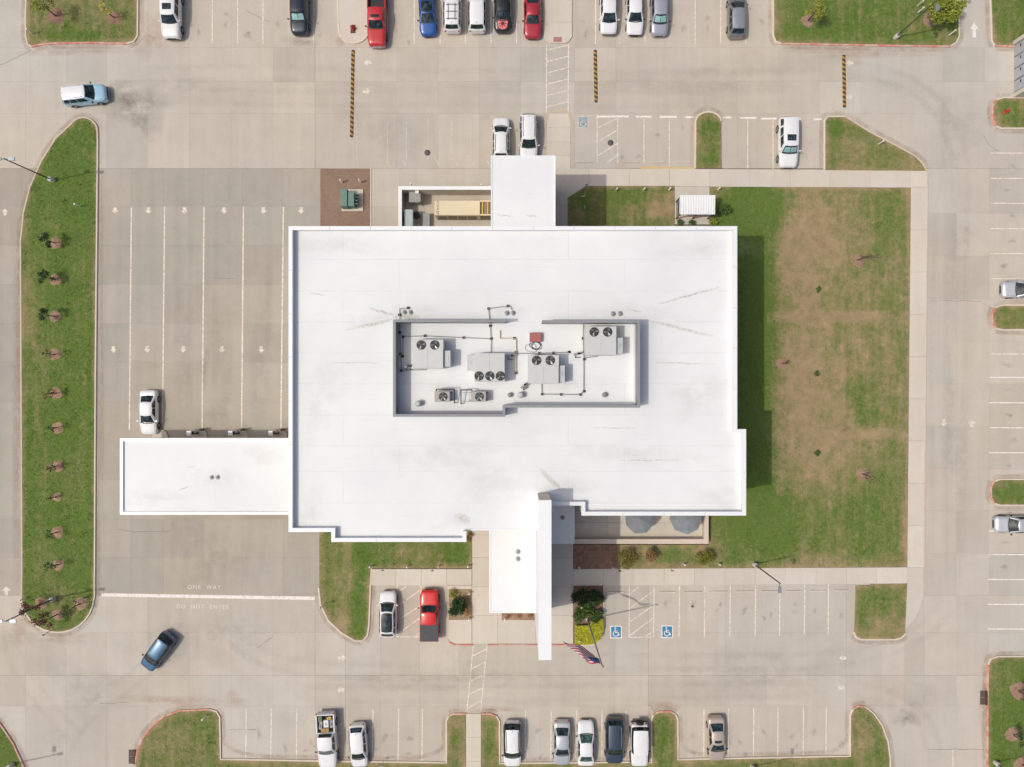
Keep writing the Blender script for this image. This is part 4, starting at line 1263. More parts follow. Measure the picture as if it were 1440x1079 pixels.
# dirt trails on the roof
def trail(pts, w, z, parent, mat='roof_dirt', name='dirt_trail'):
    pts = [P(u, v, z) for u, v in pts]
    vs, cov, fs = [], [], []
    n = len(pts)
    for i, p in enumerate(pts):
        a = pts[max(0, i - 1)]; b = pts[min(n - 1, i + 1)]
        d = (b - a).normalized(); q = Vector((-d.y, d.x, 0))
        ww = w * (0.6 + 0.4 * math.sin(math.pi * i / (n - 1)))
        for s, c in ((-1, 0), (-0.3, 1), (0.3, 1), (1, 0)):
            vs.append(p + q * s * ww); cov.append(c * (0.25 + 0.75 * math.sin(math.pi * (i + 0.5) / n)))
    for i in range(n - 1):
        for k_ in range(3):
            a = i * 4 + k_
            fs.append((a, a + 4, a + 5, a + 1))
    o = mesh(name, vs, fs, mat, parent)
    o.data.attributes.new('cover', 'FLOAT', 'POINT').data.foreach_set('value', cov)
def seg(a, b, n=8, j=0.7):
    return [(a[0] + (b[0] - a[0]) * i / n + random.uniform(-j, j), a[1] + (b[1] - a[1]) * i / n + random.uniform(-j, j)) for i in range(n + 1)]
zt_ = ZR + 0.011
for a, b, w in (((486, 464), (552, 450), 0.22), ((520, 434), (554, 443), 0.20), ((436, 412), (456, 416), 0.08), ((553, 447), (590, 446), 0.5), ((912, 451), (1003, 473), 0.2), ((925, 428), (1012, 404), 0.16), ((886, 437), (901, 438.5), 0.12), ((460, 510), (535, 510.5), 0.07),
                ((870, 648), (960, 647), 0.07), ((910, 510), (1005, 512), 0.07), ((830, 602), (900, 601.5), 0.06), ((640, 725), (662, 733), 0.5), ((760, 660), (790, 690), 0.35)):
    trail(seg(a, b), w, zt_, bank); zt_ += 0.0004
for a, b in (((740, 303), (755, 304)), ((700, 303), (722, 305))): trail(seg(a, b), 0.10, zb - 0.04, bank)
for a, b in (((250, 690), (266, 684)), ((262, 657), (275, 656))): trail(seg(a, b), 0.08, ZD - 0.172, bank)

# ---- grey equipment screen
ZQ = 12.2
scr = thing('equipment_screen', 'grey metal screen wall around the rooftop equipment with a gap on its north side', 'screen wall', (X(730, ZQ), Y(518, ZQ), ZR))
sq = lambda u, v: (X(u, ZQ), Y(v, ZQ))
def screen_run(pts):
    pts = [sq(u, v) for u, v in pts]
    run_mesh('wall_panel', pts, 0.03, 0.21, ZR, ZQ - 0.05, 'screen_grey', scr)
    run_mesh('wall_cap', pts, 0.0, 0.25, ZQ - 0.05, ZQ, 'screen_grey', scr)
screen_run([(711, 449.3), (552.5, 449.3), (552.5, 586.3), (710.5, 586.3), (710.5, 573.5), (900.2, 573.5), (900.2, 450.3), (762.5, 450.3)])
# white membrane upturn at the inside foot
for a, b in (((710.5, 573.5), (899, 573.5)), ((900.2, 573), (900.2, 451))):
    p, q = sq(*a), sq(*b)
    if abs(p[1] - q[1]) < 0.01: box('flashing', p[0], q[0], p[1] + 0.22, p[1] + 0.27, ZR, ZR + 0.7, 'roof_membrane', scr)
    else: box('flashing', p[0] - 0.27, p[0] - 0.22, min(p[1], q[1]) + 0.25, max(p[1], q[1]) - 0.25, ZR, ZR + 0.7, 'roof_membrane', scr)

# ---- rooftop units
def fan(parent, x, y, z, r=0.50, nb=3, rot=0.0):
    f = lathe('fan', [(r, 0.0), (r, 0.05), (r * 0.96, 0.05)], (x, y, z), 'black_metal', parent, n=20, smooth=False)
    bm = bmesh.new()
    for i in range(nb):
        a = rot + 2 * math.pi * i / nb
        p = lambda rr, da, zz: (x + rr * math.cos(a + da), y + rr * math.sin(a + da), z + zz)
        bm.faces.new([bm.verts.new(p(r * 0.16, -0.5, 0.06)), bm.verts.new(p(r * 0.88, -0.26, 0.060)), bm.verts.new(p(r * 0.9, 0.22, 0.10)), bm.verts.new(p(r * 0.16, 0.6, 0.09))])
    bm_obj('fan_blade', bm, 'blade_grey', f)
    lathe('fan_hub', [(r * 0.17, 0.05), (r * 0.17, 0.12), (r * 0.1, 0.13)], (x, y, z), 'black_metal', f, n=10)
    bm = bmesh.new()
    for rr in (0.55, 0.8):
        pts = [(x + r * rr * math.cos(t), y + r * rr * math.sin(t), z + 0.15) for t in [2 * math.pi * i / 16 for i in range(17)]]
        for i in range(16): bm_tube(bm, pts[i], pts[i + 1], 0.008, n=4, cap=False)
    for i in range(4):
        a = math.pi * i / 4
        bm_tube(bm, (x - r * math.cos(a), y - r * math.sin(a), z + 0.15), (x + r * math.cos(a), y + r * math.sin(a), z + 0.15), 0.008, n=4, cap=False)
    bm_obj('fan_guard', bm, 'pipe_grey', f)

def rtu(label, u0, u1, v0, v1, fans, fan_zone, hood=None, h=1.55):
    z1 = ZR + 0.2 + h
    x0, x1, y0, y1 = X(u0, z1), X(u1, z1), Y(v1, z1), Y(v0, z1)
    t = thing('rooftop_unit', label, 'air conditioner', ((x0 + x1) / 2, (y0 + y1) / 2, ZR), group='rooftop air conditioning units')
    box('base_rail', x0 + 0.1, x1 - 0.1, y0 + 0.1, y1 - 0.1, ZR, ZR + 0.2, 'galvanised', t)
    ym = Y(fan_zone, z1)
    box('cabinet', x0, x1, y0, y1, ZR + 0.2, z1, 'unit_grey', t, bevel=0.02)
    xm = (x0 + x1) / 2
    north = ym > (y0 + y1) / 2
    a, b = (y0, ym - 0.02) if north else (ym + 0.02, y1)
    box('top_panel', x0 + 0.04, xm - 0.015, a + 0.04, b, z1 - 0.01, z1 + 0.03, 'unit_grey', t)
    box('top_panel', xm + 0.015, x1 - 0.04, a + 0.04, b, z1 - 0.01, z1 + 0.035, 'unit_grey', t)
    for i, (fu, fv) in enumerate(fans): fan(t, X(fu, z1), Y(fv, z1), z1, 0.43, 3, i * 0.8 + 0.3)
    if hood:
        hu0, hu1, hv0, hv1, hh = hood
        zz = ZR + hh
        hx0, hx1 = X(hu0, zz), X(hu1, zz)
        if hx0 > x0: hx0 = x1 + 0.003
        else: hx1 = x0 - 0.003
        box('intake_hood', hx0, hx1, Y(hv1, zz), Y(hv0, zz), ZR + 0.35, zz, 'unit_hood', t, bevel=0.02)
        box('louvre', (hx0 + hx1) / 2 - 0.1, (hx0 + hx1) / 2 + 0.1, (Y(hv0, zz) + Y(hv1, zz)) / 2 - 0.25, (Y(hv0, zz) + Y(hv1, zz)) / 2 + 0.25, zz, zz + 0.03, 'galvanised', t)
    for i in range(3):                                      # coil side slots
        box('coil_louvre', x0 + 0.25 + i * (x1 - x0 - 0.4) / 3, x0 + 0.25 + (i + 0.75) * (x1 - x0 - 0.4) / 3, (y1 - 0.005) if north else (y0 - 0.02), (y1 + 0.02) if north else (y0 + 0.005), ZR + 0.5, z1 - 0.3, 'cabinet_grey', t)
    return t
rtu('grey rooftop unit with two fans in the west corner of the screened yard', 580, 623.5, 477.5, 518, [(592.3, 485.3), (611.2, 485.3)], 492, (624, 633.5, 493, 516, 1.5))
rtu('grey rooftop unit with three fans along its south edge', 667, 710, 497, 537, [(673.6, 529), (688.6, 529), (703.6, 529)], 521.5, (657, 667, 499, 521, 1.2))
rtu('grey rooftop unit with two fans next to the red roof hatch', 743, 786, 499.5, 539.5, [(754.5, 507), (773.6, 507)], 514.5, (786.5, 794.5, 514, 538, 1.5))
rtu('grey rooftop unit with two fans in the northeast corner of the screened yard', 823.5, 867, 459, 499.5, [(835.4, 467), (854.3, 467)], 474.5, (867.5, 876, 475, 498, 1.5))

def condenser(label, u0, u1, v0, v1, fu, fv, pipe):
    z1 = ZR + 1.15
    x0, x1, y0, y1 = X(u0, z1), X(u1, z1), Y(v1, z1), Y(v0, z1)
    t = thing('condenser', label, 'condenser', ((x0 + x1) / 2, (y0 + y1) / 2, ZR), group='tan condensers')
    box('cabinet', x0, x1, y0, y1, ZR + 0.25, z1, 'condenser_tan', t, bevel=0.03)
    for a in (y0 + 0.06, y1 - 0.16): box('support_rail', x0 - 0.1, x1 + 0.1, a, a + 0.1, ZR, ZR + 0.25, 'black_metal', t)
    fan(t, X(fu, z1), Y(fv, z1), z1, 0.40, 5, 0.4)
    tube('refrigerant_pipe', [P(u, v, ZR + zz) for u, v, zz in pipe], 0.05, 'black_metal', t, n=6)
condenser('tan single-fan condenser on the left of the pair near the south screen', 611, 632.5, 550.5, 565, 623, 558, [(613.5, 551, 0.9), (613.5, 547.5, 0.9), (639, 547.5, 0.9), (639, 567, 0.5), (639, 567, 0.1)])
condenser('tan single-fan condenser on the right of the pair near the south screen', 662, 683.5, 550.5, 565, 674, 558, [(664, 550.5, 0.9), (664, 548.5, 0.9), (648.3, 548.5, 0.9), (648.3, 568, 0.5), (648.3, 568, 0.1)])
# open pipe frame between the condensers
fr = thing('pipe_rack', 'low wire pipe rack between the two tan condensers', 'rack', P(656, 558, ZR))
for a, b in (((650, 552.5), (664, 552.5)), ((650, 565), (664, 565)), ((651, 552.5), (651, 565)), ((657, 552.5), (657, 565))):
    tube('rack_rail', [P(a[0], a[1], ZR + 0.3), P(b[0], b[1], ZR + 0.3)], 0.02, 'galvanised', fr, n=5)
for a in ((650, 552.5), (664, 552.5), (650, 565), (664, 565)): tube('rack_leg', [P(a[0], a[1], ZR), P(a[0], a[1], ZR + 0.3)], 0.02, 'galvanised', fr, n=5)

def vent(label, u, v, r=0.30, h=0.75, mat='galvanised'):
    p = P(u, v, ZR)
    t = thing('roof_vent', label, 'vent', p, group='roof vents')
    lathe('vent_pipe', [(r * 0.65, 0), (r * 0.65, h * 0.7)], p, mat, t, n=14)
    lathe('vent_cap', [(r, h * 0.62), (r, h * 0.8), (r * 0.6, h), (r * 0.15, h * 1.03)], p, 'unit_hood' if mat == 'galvanised' else mat, t, n=14)
vent('round capped roof vent in the southwest corner of the screened yard', 589, 567.5)
vent('round capped roof vent near the middle of the south screen', 732, 555.5)
vent('small square-shouldered grey roof vent just left of the middle vent', 717, 555.5, 0.22, 0.4, 'pipe_grey')
vent('grey roof vent alone in the east end of the screened yard', 849.5, 555.3, 0.24, 0.45, 'pipe_grey')

hz = ZR + 0.5
rh = thing('roof_hatch', 'red square roof hatch beside the gap in the screen', 'roof hatch', P(753, 474, ZR))
box('hatch_curb', X(745.2, hz), X(761, hz), Y(480.5, hz), Y(468.2, hz), ZR, hz - 0.1, 'galvanised', rh)
box('hatch_lid', X(744.6, hz), X(761.4, hz), Y(481, hz), Y(467.8, hz), hz - 0.1, hz, 'hatch_red', rh, bevel=0.03)
# cable coils
def coil(label, u, v, r, n, mat='pipe_grey'):
    p = P(u, v, ZR)
    pts = []
    for i in range(18 * n):
        a = 2 * math.pi * i / 18
        rr = r * (1 + 0.18 * math.sin(i * 0.37 + u) + 0.12 * math.sin(i * 0.9))
        pts.append((p.x + rr * 1.25 * math.cos(a) + 0.15 * math.sin(i * 0.11), p.y + rr * math.sin(a), ZR + 0.03 + 0.004 * i / 3))
    tag(tube('cable_coil', pts, 0.022, mat, n=5), label, 'cable')
coil('dark tangle of cable lying just below the red roof hatch', 753.5, 487, 0.36, 3, 'rubber_black')
coil('loose pale cable loop lying left of the dark tangle', 746.5, 490, 0.42, 1)

# gas and electrical runs on black blocks
def pipe_run(label, pts, blocks, mat='pipe_grey', r=0.035, h=0.16):
    t = thing('pipe_run', label, 'pipe', P(pts[0][0], pts[0][1], ZR), group='pipe runs on the roof')
    tube('pipe', [P(u, v, ZR + h) for u, v in pts], r, mat, t, n=6)
    for u, v in blocks:
        p = P(u, v, ZR)
        box('support_block', p.x - 0.11, p.x + 0.11, p.y - 0.11, p.y + 0.11, ZR + 0.006, ZR + h + 0.02, 'rubber_black', t)
pipe_run('thin pipe from the roof drains down inside the west screen wall', [(574, 433.5), (562, 434), (562, 443), (562.3, 468), (563.5, 498), (564.5, 521), (600, 520)], [(574, 433.3), (562, 443), (562.7, 467.6), (563.5, 498), (564.5, 521.3)])
pipe_run('thin pipe run across the north side of the screened yard', [(566.5, 500), (567, 473.5), (597.5, 472.5), (652, 475), (690.7, 476.5)], [(566.5, 501.3), (567, 474), (597.7, 472.5), (652, 475)])
pipe_run('pipe run crossing under the north screen to the three-fan unit', [(719.5, 436), (718, 430.7), (714, 430.7), (687, 434), (689.3, 458.3), (690.6, 476.5), (690.6, 497)], [(714, 430.7), (687, 434.3), (689.3, 458.5), (690.6, 476.5)])
pipe_run('pale yellow gas pipe bent around the three-fan unit', [(703, 465), (703, 476), (723, 476), (725.8, 478), (725.8, 496), (725.8, 524.5)], [(723, 476), (725.5, 495.5), (725.5, 524.5)], 'pipe_yellow', 0.045)
pipe_run('pipe run along the north side of the unit beside the hatch', [(727, 497.5), (758, 497), (800, 495.5)], [(758, 497), (778, 496.5), (800, 495.3)])
pipe_run('long pipe loop from the east unit down around the south side', [(820.5, 456), (820, 476), (821, 505), (820.8, 550), (816, 555), (762, 554.5), (761.8, 540)], [(819.6, 476), (821.3, 505.5), (820.8, 550.5), (816, 555), (789, 555), (762.3, 554.6)])
pipe_run('short conduit at the foot of the east unit', [(822, 503.5), (841, 501)], [])

def junction(label, u, v, ang, L_=0.9, W_=0.55):
    p = P(u, v, ZR)
    t = thing('disconnect_rack', label, 'electrical box', p, R(ang), group='electrical disconnect racks')
    for s in (-0.3, 0.3): box('post', s - 0.03, s + 0.03, -0.03, 0.03, 0, 0.8, 'galvanised', t, world=False)
    box('switch_box', -0.36, -0.02, -0.13, 0.06, 0.35, 0.85, 'cabinet_grey', t, world=False)
    box('switch_box', 0.05, 0.36, -0.13, 0.06, 0.3, 0.75, 'black_metal', t, world=False)
    tube('conduit', [(-0.2, 0, 0.35), (-0.25, -0.35, 0.1), (0.25, -0.42, 0.08)], 0.035, 'black_metal', t, world=False, n=5)
junction('electrical disconnect rack by the west screen wall', 574, 515, 20)
junction('electrical disconnect rack between the three-fan unit and the gas pipe', 717.5, 500, 5)
junction('electrical disconnect rack south of the unit beside the hatch', 736, 542, 40)
junction('electrical disconnect rack left of the east unit', 811, 497.5, 15)

# ================================================================== SERVICE YARD, NORTH SIDE
yard = thing('yard_wall', 'pale masonry enclosure wall around the cream generator on the north side', 'wall', P(625, 290))
zw = 2.4
yx0, yx1, yy1 = X(560, zw), X(690.5, zw) + 0.3, Y(262, zw)
run_mesh('wall', [(yx1, yy1), (yx0, yy1), (yx0, 14.4)], 0.02, 0.33, -0.05, zw - 0.1, 'stucco', yard)
run_mesh('wall_cap', [(yx1, yy1), (yx0, yy1), (yx0, 14.4)], 0, 0.37, zw - 0.1, zw, 'coping_white', yard)
gz = 2.3
gen = thing('generator', 'long cream generator enclosure inside the walled yard', 'generator', P(650, 300))
gx0, gx1, gy0, gy1 = X(611, gz), X(690, gz) + 1.2, Y(303, gz), Y(282, gz)
box('skid', gx0 + 0.05, gx1 - 0.05, gy0 + 0.05, gy1 - 0.05, 0.0, 0.45, 'black_metal', gen)
box('enclosure', gx0, X(675, gz), gy0, gy1, 0.45, gz, 'generator_cream', gen, bevel=0.04)
box('radiator_section', X(675, gz) + 0.004, gx1, gy0, gy1, 0.45, gz - 0.25, 'generator_dark', gen)
for yy in (gy0, gy1 - 0.14): box('side_rail', X(675, gz) + 0.005, gx1, yy, yy + 0.14, gz - 0.25, gz - 0.02, 'generator_cream', gen)
for xx in (0.2, 0.75): box('cross_bar', X(675, gz) + xx, X(675, gz) + xx + 0.12, gy0 + 0.15, gy1 - 0.15, gz - 0.25, gz - 0.1, 'cargo_yellow', gen)
for i in range(4):
    a = gx0 + 0.3 + i * 1.05
    box('service_door', a, a + 0.95, gy0 - 0.02, gy0 + 0.01, 0.6, gz - 0.35, 'generator_dark', gen)
text_mesh('lettering', 'KOHLER', 0.38, (X(615.5, gz), Y(292.5, gz), gz + 0.006), R(-90), 'print_black', gen, 1.0, 1.05)
def cabinet(label, u0, u1, v0, v1, h, mat, extra=None):
    x0, x1, y0, y1 = X(u0, h), X(u1, h), Y(v1, h), Y(v0, h)
    t = thing('utility_cabinet', label, 'cabinet', ((x0 + x1) / 2, (y0 + y1) / 2, 0), group='utility cabinets in the yard')
    box('plinth', x0 - 0.08, x1 + 0.08, y0 - 0.08, y1 + 0.08, -0.0, 0.12, 'walk_concrete', t)
    box('body', x0, x1, y0, y1, 0.12, h - 0.05, mat, t)
    box('lid', x0 - 0.03, x1 + 0.03, y0 - 0.03, y1 + 0.03, h - 0.05, h, mat, t, bevel=0.02)
    box('door', x0 + 0.06, (x0 + x1) / 2 - 0.01, y0 - 0.02, y0, 0.25, h - 0.2, mat, t)
    box('door', (x0 + x1) / 2 + 0.01, x1 - 0.06, y0 - 0.02, y0, 0.25, h - 0.2, mat, t)
    box('handle', (x0 + x1) / 2 - 0.03, (x0 + x1) / 2 + 0.03, y0 - 0.05, y0 - 0.02, h * 0.5, h * 0.5 + 0.15, 'black_metal', t)
cabinet('grey utility cabinet in the northwest corner of the walled yard', 575.5, 591, 270, 284, 1.7, 'cabinet_grey')
cabinet('pale teal utility cabinet in the southwest corner of the walled yard', 568.5, 580, 295, 320, 1.9, 'cabinet_teal')
cabinet('small white meter cabinet against the yard wall', 584.5, 588.5, 267, 271.5, 2.0, 'white_paint')
cabinet('low dark cabinet between the teal cabinet and the generator', 595, 604, 300, 318, 0.7, 'cabinet_grey')
for i, (u, v) in enumerate(((578, 259.5), (677, 260.5))):
    tag(lathe('wall_lamp', [(0.09, 0), (0.09, 0.3), (0.05, 0.34)], P(u, v, zw - 0.4), 'white_paint', n=8), ['small white lamp on the yard wall left end', 'small white lamp on the yard wall right end'][i], 'lamp')
# pipes and a coiled hose in the yard
hose = thing('hose_reel', 'red and black hose reel beside the teal cabinet', 'hose reel', P(587, 305))
lathe('drum', [(0.35, 0.5), (0.35, 0.55), (0.16, 0.6), (0.16, 0.85), (0.35, 0.9), (0.35, 0.95)], P(587, 305), 'print_black', hose, n=14)
lathe('hose', [(0.17, 0.6), (0.30, 0.63), (0.30, 0.83), (0.17, 0.86)], P(587, 305), 'hydrant_red', hose, n=14)
lathe('stand', [(0.08, 0), (0.08, 0.5)], P(587, 305), 'print_black', hose, n=8)

# pad transformer
tr = thing('pad_transformer', 'green pad-mounted transformer box on a concrete pad in the gravel bed', 'transformer', P(491, 280))
box('pad', X(481), X(511), Y(297.5), Y(267), 0.02, 0.18, 'walk_concrete', tr)
tz = 1.55
box('tank', X(478, tz), X(488.2, tz), Y(290, tz), Y(265.5, tz), 0.18, tz, 'transformer_green', tr, bevel=0.04)
box('terminal_cabinet', X(488.4, tz), X(497.5, tz), Y(289.5, tz), Y(269, tz), 0.18, tz - 0.15, 'transformer_green', tr, bevel=0.04)
for i in range(4):
    y = Y(287.5, 1) + i * 0.34
    box('cooling_fin', X(499, 1.2) , X(499, 1.2) + 0.28, y, y + 0.07, 0.4, 1.2, 'transformer_green', tr)
box('hinge_panel', X(478.4, tz), X(488, tz), Y(290, tz) - 0.03, Y(290, tz), 0.4, tz - 0.25, 'transformer_green', tr)

def bollard(label, u, v, h=1.1, r=0.085, mat='white_paint', group='guard bollards'):
    p = P(u, v)
    t = thing('bollard', label, 'bollard', p, group=group)
    lathe('post', [(r, 0), (r, h - 0.05)], p, mat, t, n=12)
    lathe('cap', [(r * 1.02, h - 0.05), (r * 0.8, h), (r * 0.3, h + 0.03)], p, mat, t, n=12)
bollard('white guard bollard above the transformer on the left', 481.5, 256.5)
bollard('white guard bollard above the transformer on the right', 507.5, 256.5)

# ================================================================== SMOKING SHELTER
zs = 2.6
sh = thing('garden_shelter', 'small open shelter with white ribbed metal roof beside the north lawn', 'shelter', P(978, 292))
hx0, hx1, hy0, hy1 = X(956, zs), X(1006, zs), Y(301.5, zs), Y(274.5, zs)
nr = 14
for i in range(nr):                                         # ribbed sheets
    a = hx0 + (hx1 - hx0) * i / nr; b = hx0 + (hx1 - hx0) * (i + 1) / nr
    w = b - a
    prof = [(a, 0), (a + w * 0.12, 0.045), (a + w * 0.3, 0.045), (a + w * 0.42, 0), (b, 0)]
    vs = [(x, hy0, zs - 0.10 + z) for x, z in prof] + [(x, hy1, zs + z) for x, z in prof]
    mesh('roof_sheet', vs, [(j, j + 1, 6 + j, 5 + j) for j in range(4)], 'coping_white', sh)
for yy, z in ((hy0 + 0.05, zs - 0.22), (hy1 - 0.15, zs - 0.12)): box('beam', hx0 + 0.05, hx1 - 0.05, yy, yy + 0.1, z, z + 0.1, 'pole_dark', sh)
for xx in (hx0 + 0.1, (hx0 + hx1) / 2, hx1 - 0.2):
    for yy in (hy0 + 0.05, hy1 - 0.15): box('post', xx, xx + 0.1, yy, yy + 0.1, 0.1, zs - 0.2, 'pole_dark', sh)
    box('rafter', xx, xx + 0.08, hy0 + 0.15, hy1 - 0.15, zs - 0.24, zs - 0.14, 'pole_dark', sh)
for z in (0.6, 1.1, 1.6, 2.1): box('side_rail', hx0 + 0.1, hx0 + 0.16, hy0 + 0.15, hy1 - 0.15, z, z + 0.06, 'pole_dark', sh)
box('floor_slab', X(949), X(999), Y(308.5), Y(290), 0.121, 0.16, 'patio_cap', sh)
bench = thing('bench', 'narrow timber bench inside the small open shelter', 'bench', P(975, 300))
for i in range(3): box('seat_slat', X(955), X(995), Y(302) + i * 0.16, Y(302) + i * 0.16 + 0.13, 0.55, 0.59, 'cargo_wood', bench)
for u in (958, 991): box('leg', X(u), X(u) + 0.08, Y(302), Y(302) + 0.42, 0.161, 0.55, 'pole_dark', bench)

# ================================================================== PATIO
pw = thing('patio_wall', 'low tan wall around the patio below the southeast wing', 'wall', P(900, 762))
pz = 1.0
prun = [(X(808.5, pz), Y(765, pz)), (X(996.5, pz), Y(765, pz)), (X(996.5, pz), -12.3)]
run_mesh('wall', prun, 0.03, 0.47, 0.0, pz - 0.1, 'stucco', pw)
run_mesh('wall_cap', prun, 0, 0.50, pz - 0.1, pz, 'patio_cap', pw)
def umbrella(label, u, v, rr, tilt, rot):
    p = P(u, v)
    t = thing('patio_umbrella', label, 'umbrella', (p.x, p.y, 0.10), R(rot), group='patio umbrellas')
    tube('pole', [(0, 0, 0), (0, 0, 2.55)], 0.03, 'galvanised', t, world=False, n=8)
    lathe('base', [(0.32, 0), (0.32, 0.06), (0.06, 0.1)], (0, 0, 0), 'pole_dark', t, world=False, n=14)
    n = 8
    vs, fs = [(0, 0, 2.62)], []
    rings = [(0.35, -0.10), (0.7, -0.27), (1.0, -0.48)]
    for k_, (f, dz) in enumerate(rings):
        for i in range(2 * n):
            a = math.pi * i / n
            sag = 1.0 if i % 2 == 0 else 0.94
            vs.append((rr * f * sag * math.cos(a), rr * f * sag * math.sin(a), 2.62 + dz - (0.05 * f if i % 2 else 0) + tilt * rr * f * math.cos(a)))
    m = 2 * n
    for i in range(m): fs.append((0, 1 + i, 1 + (i + 1) % m))
    for k_ in range(2):
        for i in range(m):
            a = 1 + k_ * m; b = a + m; j = (i + 1) % m
            fs.append((a + i, b + i, b + j, a + j))
    mesh('canopy', vs, fs, 'umbrella_grey', t, world=False)
    bm = bmesh.new()
    for i in range(0, m, 2):
        a, b = Vector(vs[1 + 2 * m + i]), Vector(vs[1 + 2 * m + (i + 1) % m]); c = Vector(vs[1 + 2 * m + (i + 2) % m])
        d = Vector((0, 0, -0.16))
        q = [bm.verts.new(x) for x in (a, b, c, c + d, b + d, a + d)]
        bm.faces.new((q[0], q[1], q[4], q[5])); bm.faces.new((q[1], q[2], q[3], q[4]))
    bm_obj('valance', bm, 'umbrella_grey', t, world=False)
    bm = bmesh.new()
    for i in range(n):
        bm_tube(bm, (0, 0, 2.58), Vector(vs[1 + 2 * m + 2 * i]) - Vector((0, 0, 0.03)), 0.012, n=4)
    bm_obj('rib', bm, 'galvanised', t, world=False)
umbrella('grey patio umbrella nearer the entrance, half under the roof edge', 894, 725, 1.5, 0.22, -65)
umbrella('grey patio umbrella by the east end of the patio, half under the roof edge', 957, 724, 1.6, 0.24, -40)
def ptable(label, u, v):
    p = P(u, v)
    t = thing('patio_table', label, 'table', (p.x, p.y, 0.10), group='patio tables')
    lathe('table_top', [(0.5, 0.70), (0.52, 0.72), (0.5, 0.75)], (p.x, p.y, 0.1), 'pole_dark', t, n=18)
    lathe('pedestal', [(0.25, 0), (0.05, 0.05), (0.05, 0.7)], (p.x, p.y, 0.1), 'pole_dark', t, n=10)
ptable('round dark patio table under the umbrella nearer the entrance', 880, 708); ptable('round dark patio table under the east patio umbrella', 966, 708)

# ================================================================== DRIVE-THROUGH ISLANDS
for i, u in enumerate((226, 281, 338, 393.5)):
    nm = ['westmost', 'second', 'third', 'eastmost'][i]
    isl = thing('lane_island', f'raised concrete lane island under the drive-through canopy, {nm} of the four', 'island', P(u, 640), group='lane islands')
    w = 11.0
    pts = [(X(u - w), Y(720)), (X(u + w), Y(720)), (X(u + w), Y(615))] + [(X(u + w * math.cos(a)), Y(615 - 11 * math.sin(a))) for a in [math.pi * j / 8 for j in range(1, 8)]] + [(X(u - w), Y(615))]
    prism('kerbed_base', pts, -0.05, 0.16, 'walk_concrete', isl, bevel=0.02)
    # tube kiosk standing on it
    if i > 0:
        kx, ky = X(u - 6.5), Y(607.5)
        ks = thing('teller_kiosk', f'white drive-through teller kiosk on the {nm} lane island', 'kiosk', (kx, ky, 0.16), group='teller kiosks')
        box('cabinet', kx - 0.24, kx + 0.24, ky - 0.30, ky + 0.22, 0.16, 1.55, 'white_paint', ks, bevel=0.03)
        box('screen', kx + 0.24, kx + 0.26, ky - 0.2, ky + 0.12, 0.9, 1.4, 'print_black', ks)
        box('carrier_door', kx - 0.26, kx - 0.24, ky - 0.2, ky + 0.12, 0.6, 1.1, 'galvanised', ks)
        tube('tube_riser', [(kx + 0.42, ky - 0.12, 0.16), (kx + 0.42, ky - 0.12, 1.2)], 0.09, 'black_metal', ks, n=8)
        bx, by = X(u + 6.5), Y(602.5 + 1.5)
        bt = thing('bollard', f'brown guard bollard at the tip of the {nm} lane island', 'bollard', (bx, by, 0.16), group='lane bollards')
        lathe('post', [(0.11, 0), (0.11, 0.95), (0.06, 1.0)], (bx, by, 0.16), 'steel_brown', bt, n=10)
        lathe('band', [(0.114, 0.6), (0.114, 0.75)], (bx, by, 0.16), 'stripe_yellow', bt, n=10)
    box('column', X(u) - 0.2, X(u) + 0.2, Y(668) - 0.2, Y(668) + 0.2, 0.16, ZD - 0.9, 'stone_wall', isl)

# ================================================================== SITE FURNITURE
def light_pole(label, u, v, heads=((1, 0), (-1, 0)), h=7.6, du=0, dv=0):
    p = P(u, v)
    t = thing('light_pole', label, 'light pole', p, group='parking lot light poles')
    lathe('concrete_base', [(0.25, 0), (0.25, 0.72), (0.22, 0.80)], p, 'walk_concrete', t, n=16)
    box('base_plate', p.x - 0.16, p.x + 0.16, p.y - 0.16, p.y + 0.16, 0.80, 0.86, 'lamp_grey', t)
    tube('pole', [(p.x, p.y, 0.86), (p.x, p.y, h)], 0.075, 'pole_dark', t, n=8, r_end=0.055)
    for hx, hy in heads:
        hd = Vector((hx, hy, 0)).normalized()
        q = Vector((-hd.y, hd.x, 0))
        c = p + Vector((0, 0, h - 0.12))
        arm = tube('arm', [c, c + hd * 0.35], 0.035, 'pole_dark', t, n=6)
        a, b = c + hd * 0.35, c + hd * 0.95
        vs = []
        for z in (-0.05, 0.07):
            for s, w in ((a, 0.14), (b, 0.18)):
                vs += [tuple(s - q * w + Vector((0, 0, z))), tuple(s + q * w + Vector((0, 0, z)))]
        mesh('lamp_head', vs, [(0, 2, 3, 1), (4, 5, 7, 6), (0, 1, 5, 4), (2, 6, 7, 3), (0, 4, 6, 2), (1, 3, 7, 5)], 'lamp_grey', t)
        lv = [tuple(s + q * w * k_ + Vector((0, 0, -0.055))) for s, w, k_ in ((a, .11, -1), (b, .14, -1), (b, .14, 1), (a, .11, 1))]
        mesh('lens', lv, [(0, 1, 2, 3)], 'lens', t)
light_pole('twin-head light pole near the top of the long west island', 76, 254.5)
light_pole('twin-head light pole at the foot of the long west island', 78, 841)
light_pole('single-head light pole beside the front sidewalk at the foot of the east lawn', 1060, 793, ((0, -1),))
light_pole('single-head light pole on the northeast grass by the exit lane', 1258, 54, ((0.2, -1),))
light_pole('light pole on the southeast corner lawn', 1398, 1071, ((1, 0.3), (-1, -0.3)))
light_pole('twin-head light pole in the southwest corner grass', 19, 1074, ((1, 0.2), (0, 1)))
light_pole('light pole in the grass strip below the south stalls', 1057, 1077, ((0, 1),))

